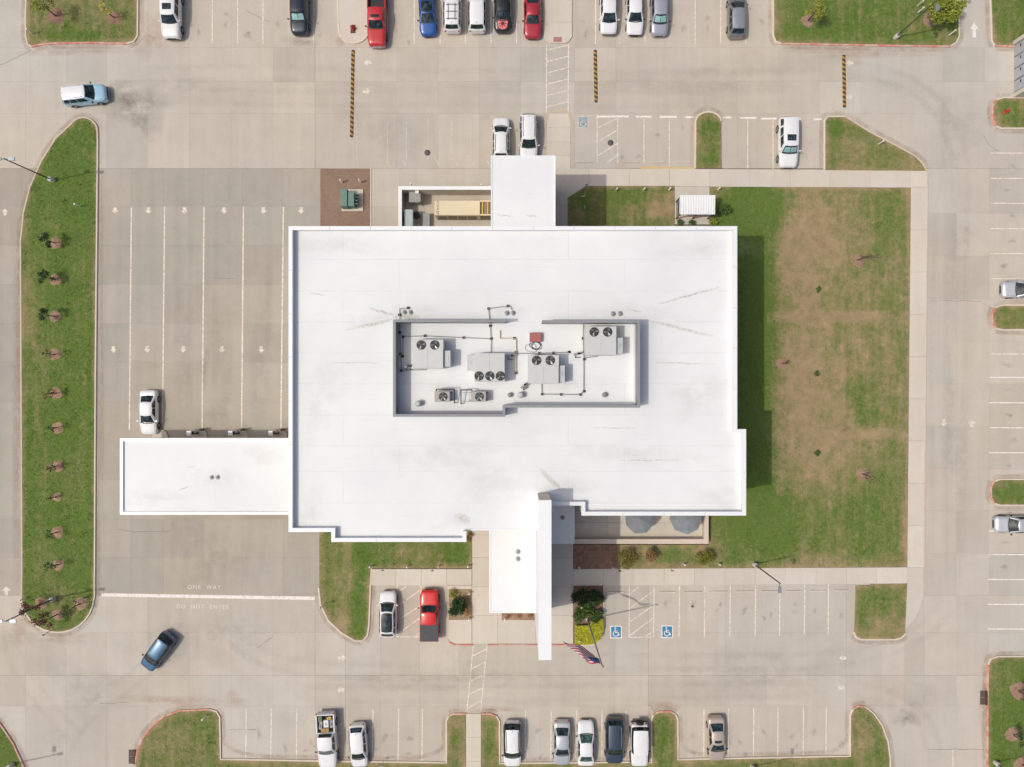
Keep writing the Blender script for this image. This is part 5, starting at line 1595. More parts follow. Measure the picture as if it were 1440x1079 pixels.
def bollard_light(label, u, v, h=0.8, lean=0.0):
    p = P(u, v, 0.12)
    t = thing('path_light', label, 'path light', p, group='path lights')
    lathe('post', [(0.065, 0), (0.065, h * 0.72)], p, 'white_paint', t, n=10)
    lathe('lamp', [(0.075, h * 0.72), (0.095, h * 0.76), (0.095, h * 0.93), (0.05, h)], p, 'lens', t, n=10)
for u, v, l in ((866.5, 267.5, 'white path light in the north grass, nearest the north block'), (905, 267.5, 'white path light in the north grass, middle of the three left of the shelter'), (940.5, 267.5, 'white path light in the north grass, nearest the shelter path'), (1009.5, 267, 'white path light in the grass just right of the shelter path'),
                (521.5, 795.5, 'white path light at the west corner of the front lawn'), (573.5, 795.5, 'white path light, second from the west along the front lawn'), (617, 795.5, 'white path light, third from the west along the front lawn'), (658.5, 795, 'white path light at the east end of the front lawn by the entrance'),
                (814, 796.5, 'white path light in the shaded mulch bed, left one'), (861, 796.5, 'white path light in the shaded mulch bed, right one'), (961, 792.5, 'white path light in the grass below the patio wall'), (1010, 792.5, 'white path light in the grass right of the flowering shrubs'),
                (660, 833, 'white path light at the top of the small front shrub bed'), (660, 869, 'white path light at the bottom of the small front shrub bed'), (817, 852, 'white path light in the shrub bed above the yellow hedge'), (814, 899, 'white path light at the edge of the yellow hedge'), (710, 869, 'white path light in the narrow bed below the entrance canopy')):
    bollard_light(l, u, v)
def spot_marker(label, u, v, ang):
    p = P(u, v, 0.12)
    t = thing('utility_marker', label, 'marker', p, R(ang), group='utility markers')
    box('post', -0.05, 0.05, -0.05, 0.05, 0, 1.0, 'white_paint', t, world=False)
    box('cap', -0.09, 0.09, -0.09, 0.09, 1.0, 1.08, 'patio_cap', t, world=False)
for u, v, l in ((46.5, 47.5, 'short white marker post in the northwest corner grass'), (113, 290.5, 'short white marker post near the right kerb of the west island'), (1235, 203, 'short white marker post in the triangular northeast lawn'), (1335, 49.5, 'short white marker post in the grass by the exit lane'), (1290, 8.5, 'short white marker post in the northeast grass, upper one'), (1291, 18, 'short white marker post in the northeast grass, lower one'), (117, 841.5, 'short white marker post at the foot of the west island'), (36.5, 841, 'short white marker post at the left kerb of the west island'), (290, 1006, 'short white marker post at the corner of the southwest lawn')):
    spot_marker(l, u, v, random.uniform(0, 90))

def sign_post(label, u, v, face=(0, -1), h=1.9, mat='white_paint'):
    p = P(u, v, 0.12)
    t = thing('sign_post', label, 'sign', p, group='small post signs')
    tube('post', [p, p + Vector((0, 0, h))], 0.03, 'galvanised', t, n=6)
    fx, fy = face
    q = Vector((-fy, fx, 0)) * 0.16; f = Vector((fx, fy, 0)) * 0.035
    c = p + Vector((0, 0, h - 0.28))
    vs = []
    for off in (f, f * 1.6):
        vs += [tuple(c + off - q + Vector((0, 0, -0.24))), tuple(c + off + q + Vector((0, 0, -0.24))), tuple(c + off + q + Vector((0, 0, 0.24))), tuple(c + off - q + Vector((0, 0, 0.24)))]
    mesh('plate', vs, [(0, 3, 2, 1), (4, 5, 6, 7), (0, 1, 5, 4), (1, 2, 6, 5), (2, 3, 7, 6), (3, 0, 4, 7)], mat, t)
sign_post('small post sign facing the white crossover on the front lawn edge', 541.5, 796.5); sign_post('small post sign facing the red pickup on the front lawn edge', 610, 797)
sign_post('small post sign at the shaded bed facing the accessible stall', 868.5, 797, mat='steel_brown'); sign_post('small post sign left of the flowering shrubs by the sidewalk', 941, 797)
sign_post('small post sign at the cut corner of the north grass', 822.5, 266, (0, 1)); sign_post('small post sign near the foot of the west island', 74.5, 885.5)
sign_post('small post sign on the southwest lawn facing the lane', 457, 848.5, (-1, 0))
sign_post('small post sign at the right kerb of the exit lane', 1349, 5, (1, 0), 2.1, 'steel_brown')
sign_post('small post sign at the foot of the parking stall by the white car', 540, 1068, (0, 1))

# wheel stops
def wheel_stop(label, u0, u1, v):
    a, b = P(u0, v), P(u1, v)
    prof = [(-0.08, 0.004), (-0.06, 0.10), (-0.03, 0.12), (0.03, 0.12), (0.06, 0.10), (0.08, 0.004)]
    vs = [(a.x, a.y + y, z) for y, z in prof] + [(b.x, b.y + y, z) for y, z in prof]
    n = len(prof)
    o = mesh('wheel_stop', vs, [(i, i + n, i + n + 1, i + 1) for i in range(n - 1)] + [tuple(range(n)), tuple(range(2 * n - 1, n - 1, -1))], 'walk_concrete')
    tag(o, label, 'wheel stop', 'concrete wheel stops')
nums = ['first', 'second', 'third', 'fourth', 'fifth', 'sixth', 'seventh', 'eighth', 'ninth']
for i, (u0, u1) in enumerate(((854, 878), (927.6, 950), (962.6, 986), (998, 1022), (1034.5, 1059.5), (1070, 1093), (1104, 1126), (1139, 1160), (1172, 1193))):
    wheel_stop(f'concrete wheel stop in the front row, {nums[i]} from the yellow hedge', u0, u1, 833 - i * 0.3)
for i, (u0, u1) in enumerate(((809.5, 832), (876, 898.5), (913, 935), (949, 970))):
    wheel_stop(f'concrete wheel stop in the short north row, {nums[i]} from the ramp', u0, u1, 228.5)

# speed bumps
def speed_bump(label, u, v0, v1, u_end, n):
    a, b = P(u, v0), P(u_end, v1)
    L_ = (b - a).length
    t = thing('speed_bump', label, 'speed bump', (a + b) / 2, math.atan2(b.y - a.y, b.x - a.x), group='striped speed bumps')
    prof = [(-0.19, 0.008), (-0.13, 0.045), (-0.05, 0.06), (0.05, 0.06), (0.13, 0.045), (0.19, 0.008)]
    w = L_ / n
    for i in range(n):
        x0 = -L_ / 2 + i * w; x1 = x0 + w
        sk = 0.55
        if i in (0, n - 1):
            vs = [(x0 + (0.0 if i else 0.12 * abs(y) / 0.19), y, z) for y, z in prof] + [(x1 - (0.12 * abs(y) / 0.19 if i else 0), y, z) for y, z in prof]
            vs = [(x + (sk * y if (k_ >= 6) == (i == 0) else 0), y, z) for k_, (x, y, z) in enumerate(vs)]
        else:
            vs = [(x0 + sk * y, y, z) for y, z in prof] + [(x1 + sk * y, y, z) for y, z in prof]
        mesh('segment', vs, [(k_, k_ + 6, k_ + 7, k_ + 1) for k_ in range(5)] + [tuple(range(6)), tuple(range(11, 5, -1))], 'stripe_black' if i % 2 == 0 else 'stripe_yellow', t, world=False)
speed_bump('long black and yellow striped speed bump below the red pickup', 496.5, 70, 194, 494.5, 37)
speed_bump('short black and yellow striped speed bump right of the striped crossing', 837, 70, 145, 838.3, 23)
speed_bump('short black and yellow striped speed bump near the northeast grass', 1186.5, 77, 152, 1187.5, 23)

def manhole(label, u, v, r=0.28):
    p = P(u, v)
    t = thing('manhole_cover', label, 'manhole', p, group='manhole covers')
    lathe('rim', [(r * 1.15, 0.0), (r * 1.15, 0.014), (r * 0.98, 0.014)], p, 'manhole_iron', t, n=20)
    lathe('cover', [(r * 0.95, 0.0), (r * 0.95, 0.018), (r * 0.2, 0.02)], p, 'manhole_iron', t, n=20)
manhole('dark round manhole cover in the lane north of the walled yard', 601, 215)
manhole('dark round manhole cover inside the hatched space of the north row', 858.5, 201)
manhole('small dark round cover in the second front stall', 973.5, 853, 0.12)

def hydrant(label, u, v, pad=False):
    p = P(u, v, 0.12)
    t = thing('fire_hydrant', label, 'hydrant', p, group='red fire hydrants')
    if pad: box('painted_pad', p.x - 0.27, p.x + 0.27, p.y - 0.45, p.y + 0.45, 0.121, 0.15, 'steel_brown', t)
    lathe('barrel', [(0.17, 0.03), (0.17, 0.08), (0.12, 0.1), (0.12, 0.5), (0.15, 0.52), (0.15, 0.56), (0.11, 0.66), (0.04, 0.72), (0.04, 0.78)], p, 'hydrant_red', t, n=14)
    for d in ((1, 0), (-1, 0), (0, -1)):
        tube('outlet', [p + Vector((0, 0, 0.42)), p + Vector((d[0] * 0.22, d[1] * 0.22, 0.42))], 0.06, 'hydrant_red', t, n=8)
hydrant('red fire hydrant on the small concrete island beside the red pickup', 496.5, 41, True)
hydrant('red fire hydrant in the grass below the trash enclosure', 1413, 158)

def tactile(label, u0, u1, v0, v1):
    t = thing('tactile_pad', label, 'tactile paving', P((u0 + u1) / 2, (v0 + v1) / 2))
    box('plate', X(u0), X(u1), Y(v1), Y(v0), 0.121, 0.13, 'tactile_red', t)
    bm = bmesh.new()
    for i in range(9):
        for j in range(5):
            x = X(u0) + (X(u1) - X(u0)) * (i + 0.5) / 9; y = Y(v1) + (Y(v0) - Y(v1)) * (j + 0.5) / 5
            bm_tube(bm, (x, y, 0.13), (x, y, 0.136), 0.022, 0.015, 6)
    o = bm_obj('domes', bm, 'tactile_red', t); o['kind'] = 'stuff'
tactile('red tactile paving pad at the head of the striped north crossing', 778, 790, 53, 60)
def storm_grate(label, u, v, n=2):
    t = thing('storm_inlet', label, 'storm drain', P(u, v), group='kerb storm inlets')
    for j in range(n):
        y0 = Y(v) + (j - 1) * 0.78; x0 = X(u) - 0.36
        box('frame', x0, x0 + 0.5, y0 + 0.02, y0 + 0.74, 0.0, 0.05, 'grate_iron', t)
        for i in range(5): box('bar', x0 + 0.05, x0 + 0.45, y0 + 0.08 + i * 0.13, y0 + 0.08 + i * 0.13 + 0.06, 0.05, 0.075, 'manhole_iron', t)
        box('kerb_hood', x0 + 0.5, x0 + 0.74, y0 + 0.02, y0 + 0.74, 0.0, 0.16, 'steel_brown', t)
storm_grate('rusty brown storm inlet in the kerb of the southeast lawn', 1383, 981)
storm_grate('rusty brown storm inlet in the kerb of the southwest lawn', 186, 1064)

# trash enclosure at the right edge
te = thing('trash_enclosure', 'masonry trash enclosure with grey gates at the right edge', 'enclosure', P(1440, 98))
ez = 2.3
ex0 = X(1424.5)
for y0, y1 in ((Y(64), Y(59)), (Y(138), Y(132.5))):
    box('side_wall', ex0 - 0.1, ex0 + 6.5, min(y0, y1), max(y0, y1), 0, ez - 0.1, 'stucco', te)
    box('wall_cap', ex0 - 0.14, ex0 + 6.54, min(y0, y1) - 0.04, max(y0, y1) + 0.04, ez - 0.1, ez, 'patio_cap', te)
box('back_wall', ex0 + 6.1, ex0 + 6.5, Y(132.5), Y(64), 0, ez - 0.1, 'stucco', te)
gy = np.linspace(Y(131.5), Y(65), 5)
for i in range(4):
    g = box('gate_panel', ex0 + 0.10, ex0 + 0.15, gy[i] + 0.03, gy[i + 1] - 0.03, 0.12, ez - 0.2, 'gate_grey', te)
    box('gate_frame', ex0 + 0.04, ex0 + 0.10, gy[i] + 0.03, gy[i] + 0.09, 0.12, ez - 0.2, 'lamp_grey', g)
    box('latch', ex0 + 0.05, ex0 + 0.10, gy[i + 1] - 0.5, gy[i + 1] - 0.2, 1.0, 1.08, 'black_metal', g)
db = thing('dumpster', 'green dumpster inside the trash enclosure', 'dumpster', (ex0 + 2.6, Y(98), 0))
prism('bin', [(ex0 + 1.4, Y(110)), (ex0 + 3.6, Y(110)), (ex0 + 3.6, Y(86)), (ex0 + 1.4, Y(86))], 0.1, 1.3, 'transformer_green', db, bevel=0.05)
for a, b in ((109.5, 98.3), (97.7, 86.5)): box('lid', ex0 + 1.42, ex0 + 3.58, Y(a), Y(b), 1.3, 1.36, 'bed_liner', db)

# flagpole and flag
fp = P(826, 871)
fpo = thing('flagpole', 'tall grey flagpole standing in the shrub bed above the yellow hedge', 'flagpole', fp)
HP = 12.7
lathe('collar', [(0.22, 0.1), (0.22, 0.2), (0.1, 0.28)], fp, 'galvanised', fpo, n=14)
tube('pole', [(fp.x, fp.y, 0.1), (fp.x, fp.y, HP)], 0.10, 'pole_grey', fpo, n=10, r_end=0.06)
lathe('finial', [(0.05, 0), (0.13, 0.08), (0.14, 0.14), (0.11, 0.22), (0.03, 0.27)], (fp.x, fp.y, HP), 'pole_grey', fpo, n=12)
def build_flag():
    t = thing('flag', 'striped red white and blue flag flying from the tall flagpole', 'flag', (fp.x, fp.y, 10.6))
    d = Vector((-2.9, 1.5, 0)).normalized(); q = Vector((-d.y, d.x, 0))
    nu, rows = 30, 13
    Lf, Hf, ztop = 3.35, 0.42, 12.1
    start = Vector((fp.x, fp.y, 0)) + d * 0.10
    def pt(s, h):              # s 0..1 along the fly, h 0..1 from the top
        g = (0.12 + 0.88 * s) if s < 0.35 else 0.428 + 0.45 * (s - 0.35) + 0.0
        wob = 0.10 * math.sin(s * 7 + h * 5)
        return Vector((fp.x - 0.10 - 1.25 * s - 2.9 * h * g + 0.5 * wob, fp.y + 0.05 * s + 2.35 * h * g + wob, 12.35 - (1.9 - 1.2 * g) * h - 0.25 * s + 0.10 * math.sin(s * 6 + h * 9)))
    def patch(name, s0, s1, h0, h1, mat, nu_, nh, off=0.0):
        vs, fs = [], []
        for j in range(nh + 1):
            for i in range(nu_ + 1):
                vs.append(pt(s0 + (s1 - s0) * i / nu_, h0 + (h1 - h0) * j / nh))
        for j in range(nh):
            for i in range(nu_):
                a = j * (nu_ + 1) + i
                fs.append((a, a + 1, a + nu_ + 2, a + nu_ + 1))
        return mesh(name, vs, fs, mat, t, smooth=True)
    for r_ in range(rows):
        s0 = 0.4 if r_ < 7 else 0.0
        patch('stripe', s0, 1.0, r_ / 13, (r_ + 1) / 13, 'flag_red' if r_ % 2 == 0 else 'flag_white', 20, 1)
    cn = patch('canton', 0.0, 0.4, 0.0, 7 / 13, 'flag_blue', 10, 6)
    bm = bmesh.new()
    for r_ in range(9):
        for c in range(6 if r_ % 2 == 0 else 5):
            s = (c + (0.5 if r_ % 2 == 0 else 1.0)) / 6 * 0.4; h = (r_ + 0.7) / 9.6 * 7 / 13
            nrm = ((pt(s + 0.01, h) - pt(s, h)).cross(pt(s, h + 0.01) - pt(s, h))).normalized()
            c0 = pt(s, h)
            e1 = (pt(s + 0.01, h) - c0).normalized() * 0.045; e2 = (pt(s, h + 0.01) - c0).normalized() * 0.03
            for sg in (1, -1):
                o = nrm * 0.006 * sg
                ring = []
                for k_ in range(10):
                    a = math.pi * k_ / 5; rr = 1.0 if k_ % 2 == 0 else 0.4
                    ring.append(bm.verts.new(c0 + o + e1 * rr * math.sin(a) - e2 * rr * math.cos(a)))
                bm.faces.new(ring)
    so = bm_obj('stars', bm, 'flag_white', cn); so['kind'] = 'stuff'
build_flag()

# ================================================================== CARS
KINDS = {
 #          L     W     H     belt  hoodF  wsB    rF     rR     rB    deck(rear top)  wb   wr
 'sedan':  (4.80, 1.84, 1.46, 0.98, 0.74, 0.245, 0.045, -0.205, -0.385, 1.00, 0.92, 0.66),
 'coupe':  (4.70, 1.88, 1.40, 0.97, 0.76, 0.205, 0.015, -0.20, -0.37, 1.00, 0.90, 0.64),
 'cross':  (4.65, 1.86, 1.64, 1.08, 0.88, 0.275, 0.075, -0.36, -0.475, 1.08, 0.92, 0.68),
 'suv':    (4.90, 1.94, 1.78, 1.14, 0.98, 0.262, 0.085, -0.41, -0.485, 1.14, 0.93, 0.71),
 'bigsuv': (5.35, 2.02, 1.90, 1.20, 1.08, 0.240, 0.100, -0.435, -0.487, 1.20, 0.94, 0.73),
 'jeep':   (4.60, 1.88, 1.86, 1.16, 1.08, 0.175, 0.13, -0.415, -0.43, 1.16, 0.90, 0.80),
 'pickup': (5.85, 2.02, 1.92, 1.22, 1.10, 0.215, 0.090, -0.125, -0.155, 1.22, 0.92, 0.72),
}
def lerp(a, b, t): return a + (b - a) * t
def interp(x, ks):
    if x <= ks[0][0]: return ks[0][1]
    for (x0, y0), (x1, y1) in zip(ks[:-1], ks[1:]):
        if x <= x1:
            t = (x - x0) / (x1 - x0); t = t * t * (3 - 2 * t) * 0.5 + t * 0.5
            return lerp(y0, y1, t)
    return ks[-1][1]

_car_cache = {}
def grid_mesh(name, fn, ss, ts, mat, parent, flip=False, smooth=True):
    vs = [fn(s, t) for t in ts for s in ss]
    n = len(ss)
    fs = []
    for j in range(len(ts) - 1):
        for i in range(n - 1):
            a = j * n + i
            f = (a, a + 1, a + n + 1, a + n)
            fs.append(f[::-1] if flip else f)
    return mesh(name, vs, fs, mat, parent, world=False, smooth=smooth)

def lin(a, b, n): return [a + (b - a) * i / n for i in range(n + 1)]

def car(label, cat, u, v, ang, kind, body, roof=None, z_ref=0.8, glass='car_glass', opts=(), scale=1.0, name=None):
    L, Wd, H, belt, hoodF, wsB, rF, rR, rB, deck, wbf, wrf = KINDS[kind]
    L *= scale
    p = P(u, v, z_ref)
    t = thing(name or {'sedan': 'sedan', 'coupe': 'coupe', 'cross': 'crossover', 'suv': 'suv', 'bigsuv': 'suv', 'jeep': 'off_road_car', 'pickup': 'pickup_truck'}[kind], label, cat, (p.x, p.y, 0), R(ang), 'cars')
    roof = roof or body
    hw = Wd / 2
    pick = kind == 'pickup'
    boxy = kind in ('jeep', 'pickup', 'bigsuv')
    # ---- lower body: lofted sections
    e = 0.66 if boxy else 0.56
    wk = [(-0.5, e + 0.10), (-0.49, e + 0.22), (-0.465, 0.93), (-0.40, 0.975), (-0.2, 1.0), (0.15, 1.0), (0.33, 0.98), (0.41, 0.945), (0.455, 0.885), (0.485, e + 0.18), (0.5, e)]
    lo = 0.62
    if pick: zk = [(-0.5, belt - 0.2), (-0.495, 0.80), (-0.16, 0.80), (-0.155, belt), (wsB, belt), (0.40, hoodF + 0.03), (0.46, hoodF - 0.03), (0.49, hoodF - 0.16), (0.5, hoodF - 0.42)]
    elif kind in ('sedan', 'coupe'): zk = [(-0.5, 0.60), (-0.492, 0.82), (-0.465, 0.95), (rB, deck), (rB + 0.05, belt), (wsB, belt - 0.02), (0.36, hoodF + 0.08), (0.44, hoodF), (0.485, hoodF - 0.12), (0.5, hoodF - 0.26)]
    else: zk = [(-0.5, 0.66), (-0.495, 0.95), (-0.48, belt - 0.03), (rB, belt), (wsB, belt - 0.02), (0.38, hoodF + 0.06), (0.45, hoodF - 0.02), (0.485, hoodF - 0.13), (0.5, hoodF - 0.34)]
    st_x = sorted(set([-0.5, -0.495, -0.488, -0.475, -0.46, -0.43, -0.40, -0.36, -0.3, -0.22, -0.165, -0.155, -0.14, -0.08, 0, 0.08, 0.15, 0.2, 0.24, 0.28, 0.33, 0.38, 0.42, 0.45, 0.47, 0.485, 0.493, 0.5]))
    zb_ = 0.24 if not boxy else 0.34
    vs, fs = [], []
    prof = [(-0.90, 0.0), (-0.985, 0.10), (-1.0, 0.45), (-0.985, 0.78), (-0.945, 0.93), (-0.86, 0.995), (-0.6, 1.0), (-0.3, 1.0), (0, 1.0)]
    prof = prof + [(-a, b) for a, b in prof[-2::-1]]
    m = len(prof)
    for x in st_x:
        w = hw * interp(x, wk); zt = interp(x, zk)
        crown = 0.055 if x > wsB - 0.05 else (0.03 if x < rB else 0.0)
        if pick and x < -0.15: crown = 0
        for a, b in prof:
            z = zb_ + (zt - zb_) * b + crown * (1 - a * a) * (1 if b > 0.9 else 0)
            # hood edge crease
            if x > wsB and abs(abs(a) - 0.6) < 0.01: z += 0.012
            vs.append((x * L, a * w, z))
    ns = len(st_x)
    for i in range(ns - 1):
        for k_ in range(m - 1):
            a = i * m + k_
            fs.append((a, a + m, a + m + 1, a + 1))
        fs.append((i * m + m - 1, (i + 1) * m + m - 1, (i + 1) * m, i * m))
    fs.append(tuple(range(m))); fs.append(tuple(range(ns * m - 1, (ns - 1) * m - 1, -1)))
    bm = bmesh.new(); bv = [bm.verts.new(q) for q in vs]
    for f in fs: bm.faces.new([bv[i] for i in f])
    bo = bm_obj('body', bm, body, t, world=False)
    for pl in bo.data.polygons: pl.use_smooth = True
    bo.data.set_sharp_from_angle(angle=R(50))
    # ---- cabin
    z0, z1 = belt - 0.05, H - 0.07
    wb_, wr_ = hw * wbf, hw * wrf
    bulf, bulr = 0.16, 0.09
    def Fp(y, s, off=0.0):
        return (lerp(wsB, rF, s) * L + lerp(bulf, 0.10, s) * (1 - y * y) - 0.10 * (1 - s) + off, y * lerp(wb_, wr_, s), lerp(z0, z1, s) + 0.045 * s * (1 - y * y) + off * 0.8)
    def Rp(y, s, off=0.0):
        return (lerp(rB, rR, s) * L - lerp(bulr, 0.05, s) * (1 - y * y) - off, y * lerp(wb_, wr_, s), lerp(z0, z1, s) + 0.045 * s * (1 - y * y) + off * 0.6)
    def Sp(sd, s, h, off=0.0):
        xa = Rp(1, h)[0]; xb = Fp(1, h)[0]
        y = lerp(wb_, wr_, h) + 0.045 * 4 * s * (1 - s) + 0.04 * 4 * h * (1 - h) * 0.6 + off
        return (lerp(xa, xb, s), sd * y, lerp(z0, z1, h) + off * 0.5)
    def Tp(s, y, off=0.0):
        xa = Rp(y, 1)[0]; xb = Fp(y, 1)[0]
        ww = wr_ + 0.045 * 4 * s * (1 - s)
        return (lerp(xa, xb, s), y * ww, z1 + 0.045 * (1 - y * y) + 0.075 * (1 - y * y) ** 0.5 * (4 * s * (1 - s)) ** 0.5 * (1 if abs(y) < 1 else 0) + off)
    Y7 = lin(-1, 1, 8)
    bm = bmesh.new()
    def addg(fn, A, B):
        g = [[bm.verts.new(fn(a, b)) for a in A] for b in B]
        for j in range(len(B) - 1):
            for i in range(len(A) - 1): bm.faces.new((g[j][i], g[j][i + 1], g[j + 1][i + 1], g[j + 1][i]))
    T5 = lin(0, 1, 5)
    addg(Fp, Y7, T5); addg(Rp, Y7, T5)
    for sd in (-1, 1): addg(lambda s, h: Sp(sd, s, h), lin(0, 1, 8), T5)
    bmesh.ops.remove_doubles(bm, verts=bm.verts, dist=0.004)
    cab = bm_obj('cabin', bm, body if 'pillar_black' not in opts else 'trim_black', t, world=False, smooth=True)
    cab.data.set_sharp_from_angle(angle=R(35))
    ro = grid_mesh('roof', lambda s, y: Tp(s, y), lin(0, 1, 12), lin(-1, 1, 10), roof, t)
    # ---- glass
    gy = lin(-0.87, 0.87, 6)
    grid_mesh('windshield', lambda y, s: Fp(y, s, 0.012), gy, lin(0.12, 0.93, 4), glass, t)
    if not (kind == 'jeep'): grid_mesh('rear_window', lambda y, s: Rp(y, s, 0.012), lin(-0.84, 0.84, 6), lin(0.14 if kind in ('sedan', 'coupe') else 0.28, 0.90, 4), glass, t)
    else: grid_mesh('rear_window', lambda y, s: Rp(y, s, 0.012), lin(-0.74, 0.74, 4), lin(0.3, 0.86, 3), glass, t)
    if pick: cuts = [(0.10, 0.48), (0.53, 0.90)]
    elif kind in ('sedan', 'coupe'): cuts = [(0.10, 0.44), (0.47, 0.86)]
    elif kind == 'bigsuv': cuts = [(0.05, 0.27), (0.33, 0.58), (0.61, 0.92)]
    else: cuts = [(0.06, 0.26), (0.29, 0.55), (0.58, 0.90)]
    for sd in (-1, 1):
        for a, b in cuts:
            grid_mesh('side_window', lambda s, h: Sp(sd, s, h, 0.010), lin(a, b, 4), lin(0.20, 0.88, 3), 'car_glass', t, smooth=True)
    # ---- wheels
    wr = 0.335 if not boxy else 0.40
    ax = (0.305 if not pick else 0.315, -0.29 if not pick else -0.305)
    for xx in ax:
        for sd in (-1, 1):
            cy = sd * (hw - 0.105)
            w = tube('wheel', [(xx * L, cy - 0.115, wr), (xx * L, cy + 0.115, wr)], wr * 0.62, 'rim', t, world=False, n=16)
            bm = bmesh.new()
            rings = []
            for r_, y in ((wr * 0.64, -0.12), (wr * 0.94, -0.12), (wr, -0.085), (wr, 0.085), (wr * 0.94, 0.12), (wr * 0.64, 0.12)):
                rings.append([bm.verts.new((xx * L + r_ * math.cos(q), cy + y, wr + r_ * math.sin(q))) for q in [2 * math.pi * i / 20 for i in range(20)]])
            for a, b in zip(rings[:-1], rings[1:]):
                for i in range(20): bm.faces.new((a[i], a[(i + 1) % 20], b[(i + 1) % 20], b[i]))
            bm_obj('tyre', bm, 'tyre', w, world=False, smooth=True)
            # dark wheel arch, a rim standing a few millimetres proud of the body side
            bm = bmesh.new()
            yy = sd * (hw * 0.998 + 0.006)
            for i in range(10):
                q0, q1 = math.pi * i / 10, math.pi * (i + 1) / 10
                vv = [(xx * L + r_ * math.cos(q), yy, wr + r_ * math.sin(q)) for r_, q in ((wr * 1.0, q0), (wr * 1.16, q0), (wr * 1.16, q1), (wr * 1.0, q1))]
                bm.faces.new([bm.verts.new(q) for q in vv])
            bm_obj('wheel_arch', bm, 'trim_black', t, world=False)
    # ---- lamps, mirrors, grille, trim
    def on_body(xf, yf, dz=0.0, dx=0.0):
        w = hw * interp(xf, wk); zt = interp(xf, zk)
        return (xf * L + dx, yf * w, zt + dz)
    for sd in (-1, 1):
        a = [on_body(0.455, sd * 0.62, 0.03), on_body(0.455, sd * 0.94, -0.06, -0.04), on_body(0.492, sd * 0.97, -0.12, 0.0), on_body(0.497, sd * 0.66, -0.06, 0.02)]
        mesh('headlight', a, [(0, 1, 2, 3) if sd < 0 else (3, 2, 1, 0)], 'headlamp', t, world=False)
        xr = -0.497
        zt = interp(-0.48, zk)
        b = [(xr * L - 0.012, sd * hw * 0.66, zt - 0.10), (xr * L - 0.012, sd * hw * 0.83, zt - 0.10), (xr * L - 0.0, sd * hw * 0.86, zt - 0.30), (xr * L - 0.016, sd * hw * 0.66, zt - 0.30)]
        if not pick: mesh('tail_light', b + [(q[0] + 0.03, q[1] * 1.03, q[2] + 0.012) for q in b[:2]], [(0, 1, 2, 3), (0, 4, 5, 1)], 'tail_lamp', t, world=False)
        else: box('tail_light', -0.503 * L, -0.497 * L, sd * hw * 0.86, sd * hw * 0.97, 0.85, 1.15, 'tail_lamp', t, world=False)
        mx = wsB * L - 0.28
        my = hw * 0.99
        mi = mesh('mirror', [(mx, sd * my, belt - 0.02), (mx + 0.10, sd * (my + 0.02), belt - 0.02), (mx + 0.06, sd * (my + 0.19), belt + 0.0), (mx - 0.06, sd * (my + 0.19), belt), (mx, sd * my, belt + 0.12), (mx + 0.10, sd * (my + 0.02), belt + 0.12), (mx + 0.05, sd * (my + 0.18), belt + 0.13), (mx - 0.06, sd * (my + 0.18), belt + 0.13)], [(0, 1, 2, 3), (4, 7, 6, 5), (0, 4, 5, 1), (1, 5, 6, 2), (2, 6, 7, 3), (3, 7, 4, 0)], body if 'black_mirror' not in opts else 'trim_black', t, world=False)
    gz_ = interp(0.49, zk)
    mesh('grille', [(0.5 * L + 0.012, -hw * 0.45, gz_ - 0.32), (0.5 * L + 0.012, hw * 0.45, gz_ - 0.32), (0.497 * L + 0.02, hw * 0.45, gz_ - 0.10), (0.497 * L + 0.02, -hw * 0.45, gz_ - 0.10)], [(0, 1, 2, 3)], 'trim_black' if 'chrome' not in opts else 'chrome', t, world=False)
    # wiper cowl
    mesh('cowl', [(Fp(y, 0.06, 0.016)[0] + 0.05, y * wb_, belt + 0.008 + 0.05 * (1 - y * y)) for y in lin(-0.9, 0.9, 6)] + [(Fp(y, 0.10, 0.016)[0] - 0.0, y * wb_ * 0.98, belt + 0.055 + 0.02 * (1 - y * y)) for y in lin(-0.9, 0.9, 6)], [(i, i + 1, i + 8, i + 7) for i in range(6)], 'trim_black', t, world=False, smooth=True)
    # hood shut lines and door seams as thin dark strips
    for sd in (-1, 1):
        vs = []
        for xf in lin(wsB + 0.01, 0.44, 6):
            w = hw * interp(xf, wk); zt = interp(xf, zk)
            z = zt + 0.055 * (1 - 0.78 * 0.78) * 0.9 + 0.008
            vs += [(xf * L, sd * w * 0.775, z), (xf * L, sd * w * 0.79, z)]
        mesh('hood_seam', vs, [(2 * i, 2 * i + 1, 2 * i + 3, 2 * i + 2) for i in range(6)], 'trim_black', t, world=False)
    # ---- options
    if 'sunroof' in opts:
        grid_mesh('sunroof', lambda s, y: Tp(s, y, 0.006), lin(0.62, 0.84, 4), lin(-0.62, 0.62, 4), 'car_glass', t)
    if 'glass_roof' in opts:
        grid_mesh('glass_roof', lambda s, y: Tp(s, y, 0.006), lin(0.06, 0.97, 8), lin(-0.88, 0.88, 6), 'car_glass', t)
    if 'rails' in opts or 'dark_rails' in opts:
        for sd in (-1, 1):
            pts = [Vector(Tp(s, sd * 0.86, 0.05 if 0.1 < s < 0.9 else 0.0)) for s in (0.06, 0.12, 0.4, 0.7, 0.88, 0.93)]
            tube('roof_rail', pts, 0.025, 'chrome' if 'rails' in opts else 'trim_black', t, world=False, n=6)
    if 'rack' in opts:
        for s in (0.2, 0.5, 0.8):
            tube('rack_bar', [Vector(Tp(s, -0.8, 0.12)), Vector(Tp(s, 0.8, 0.12))], 0.03, 'trim_black', t, world=False, n=6)
        for y in (-0.5, 0.5):
            tube('rack_bar', [Vector(Tp(0.15, y, 0.12)), Vector(Tp(0.85, y, 0.12))], 0.025, 'trim_black', t, world=False, n=6)
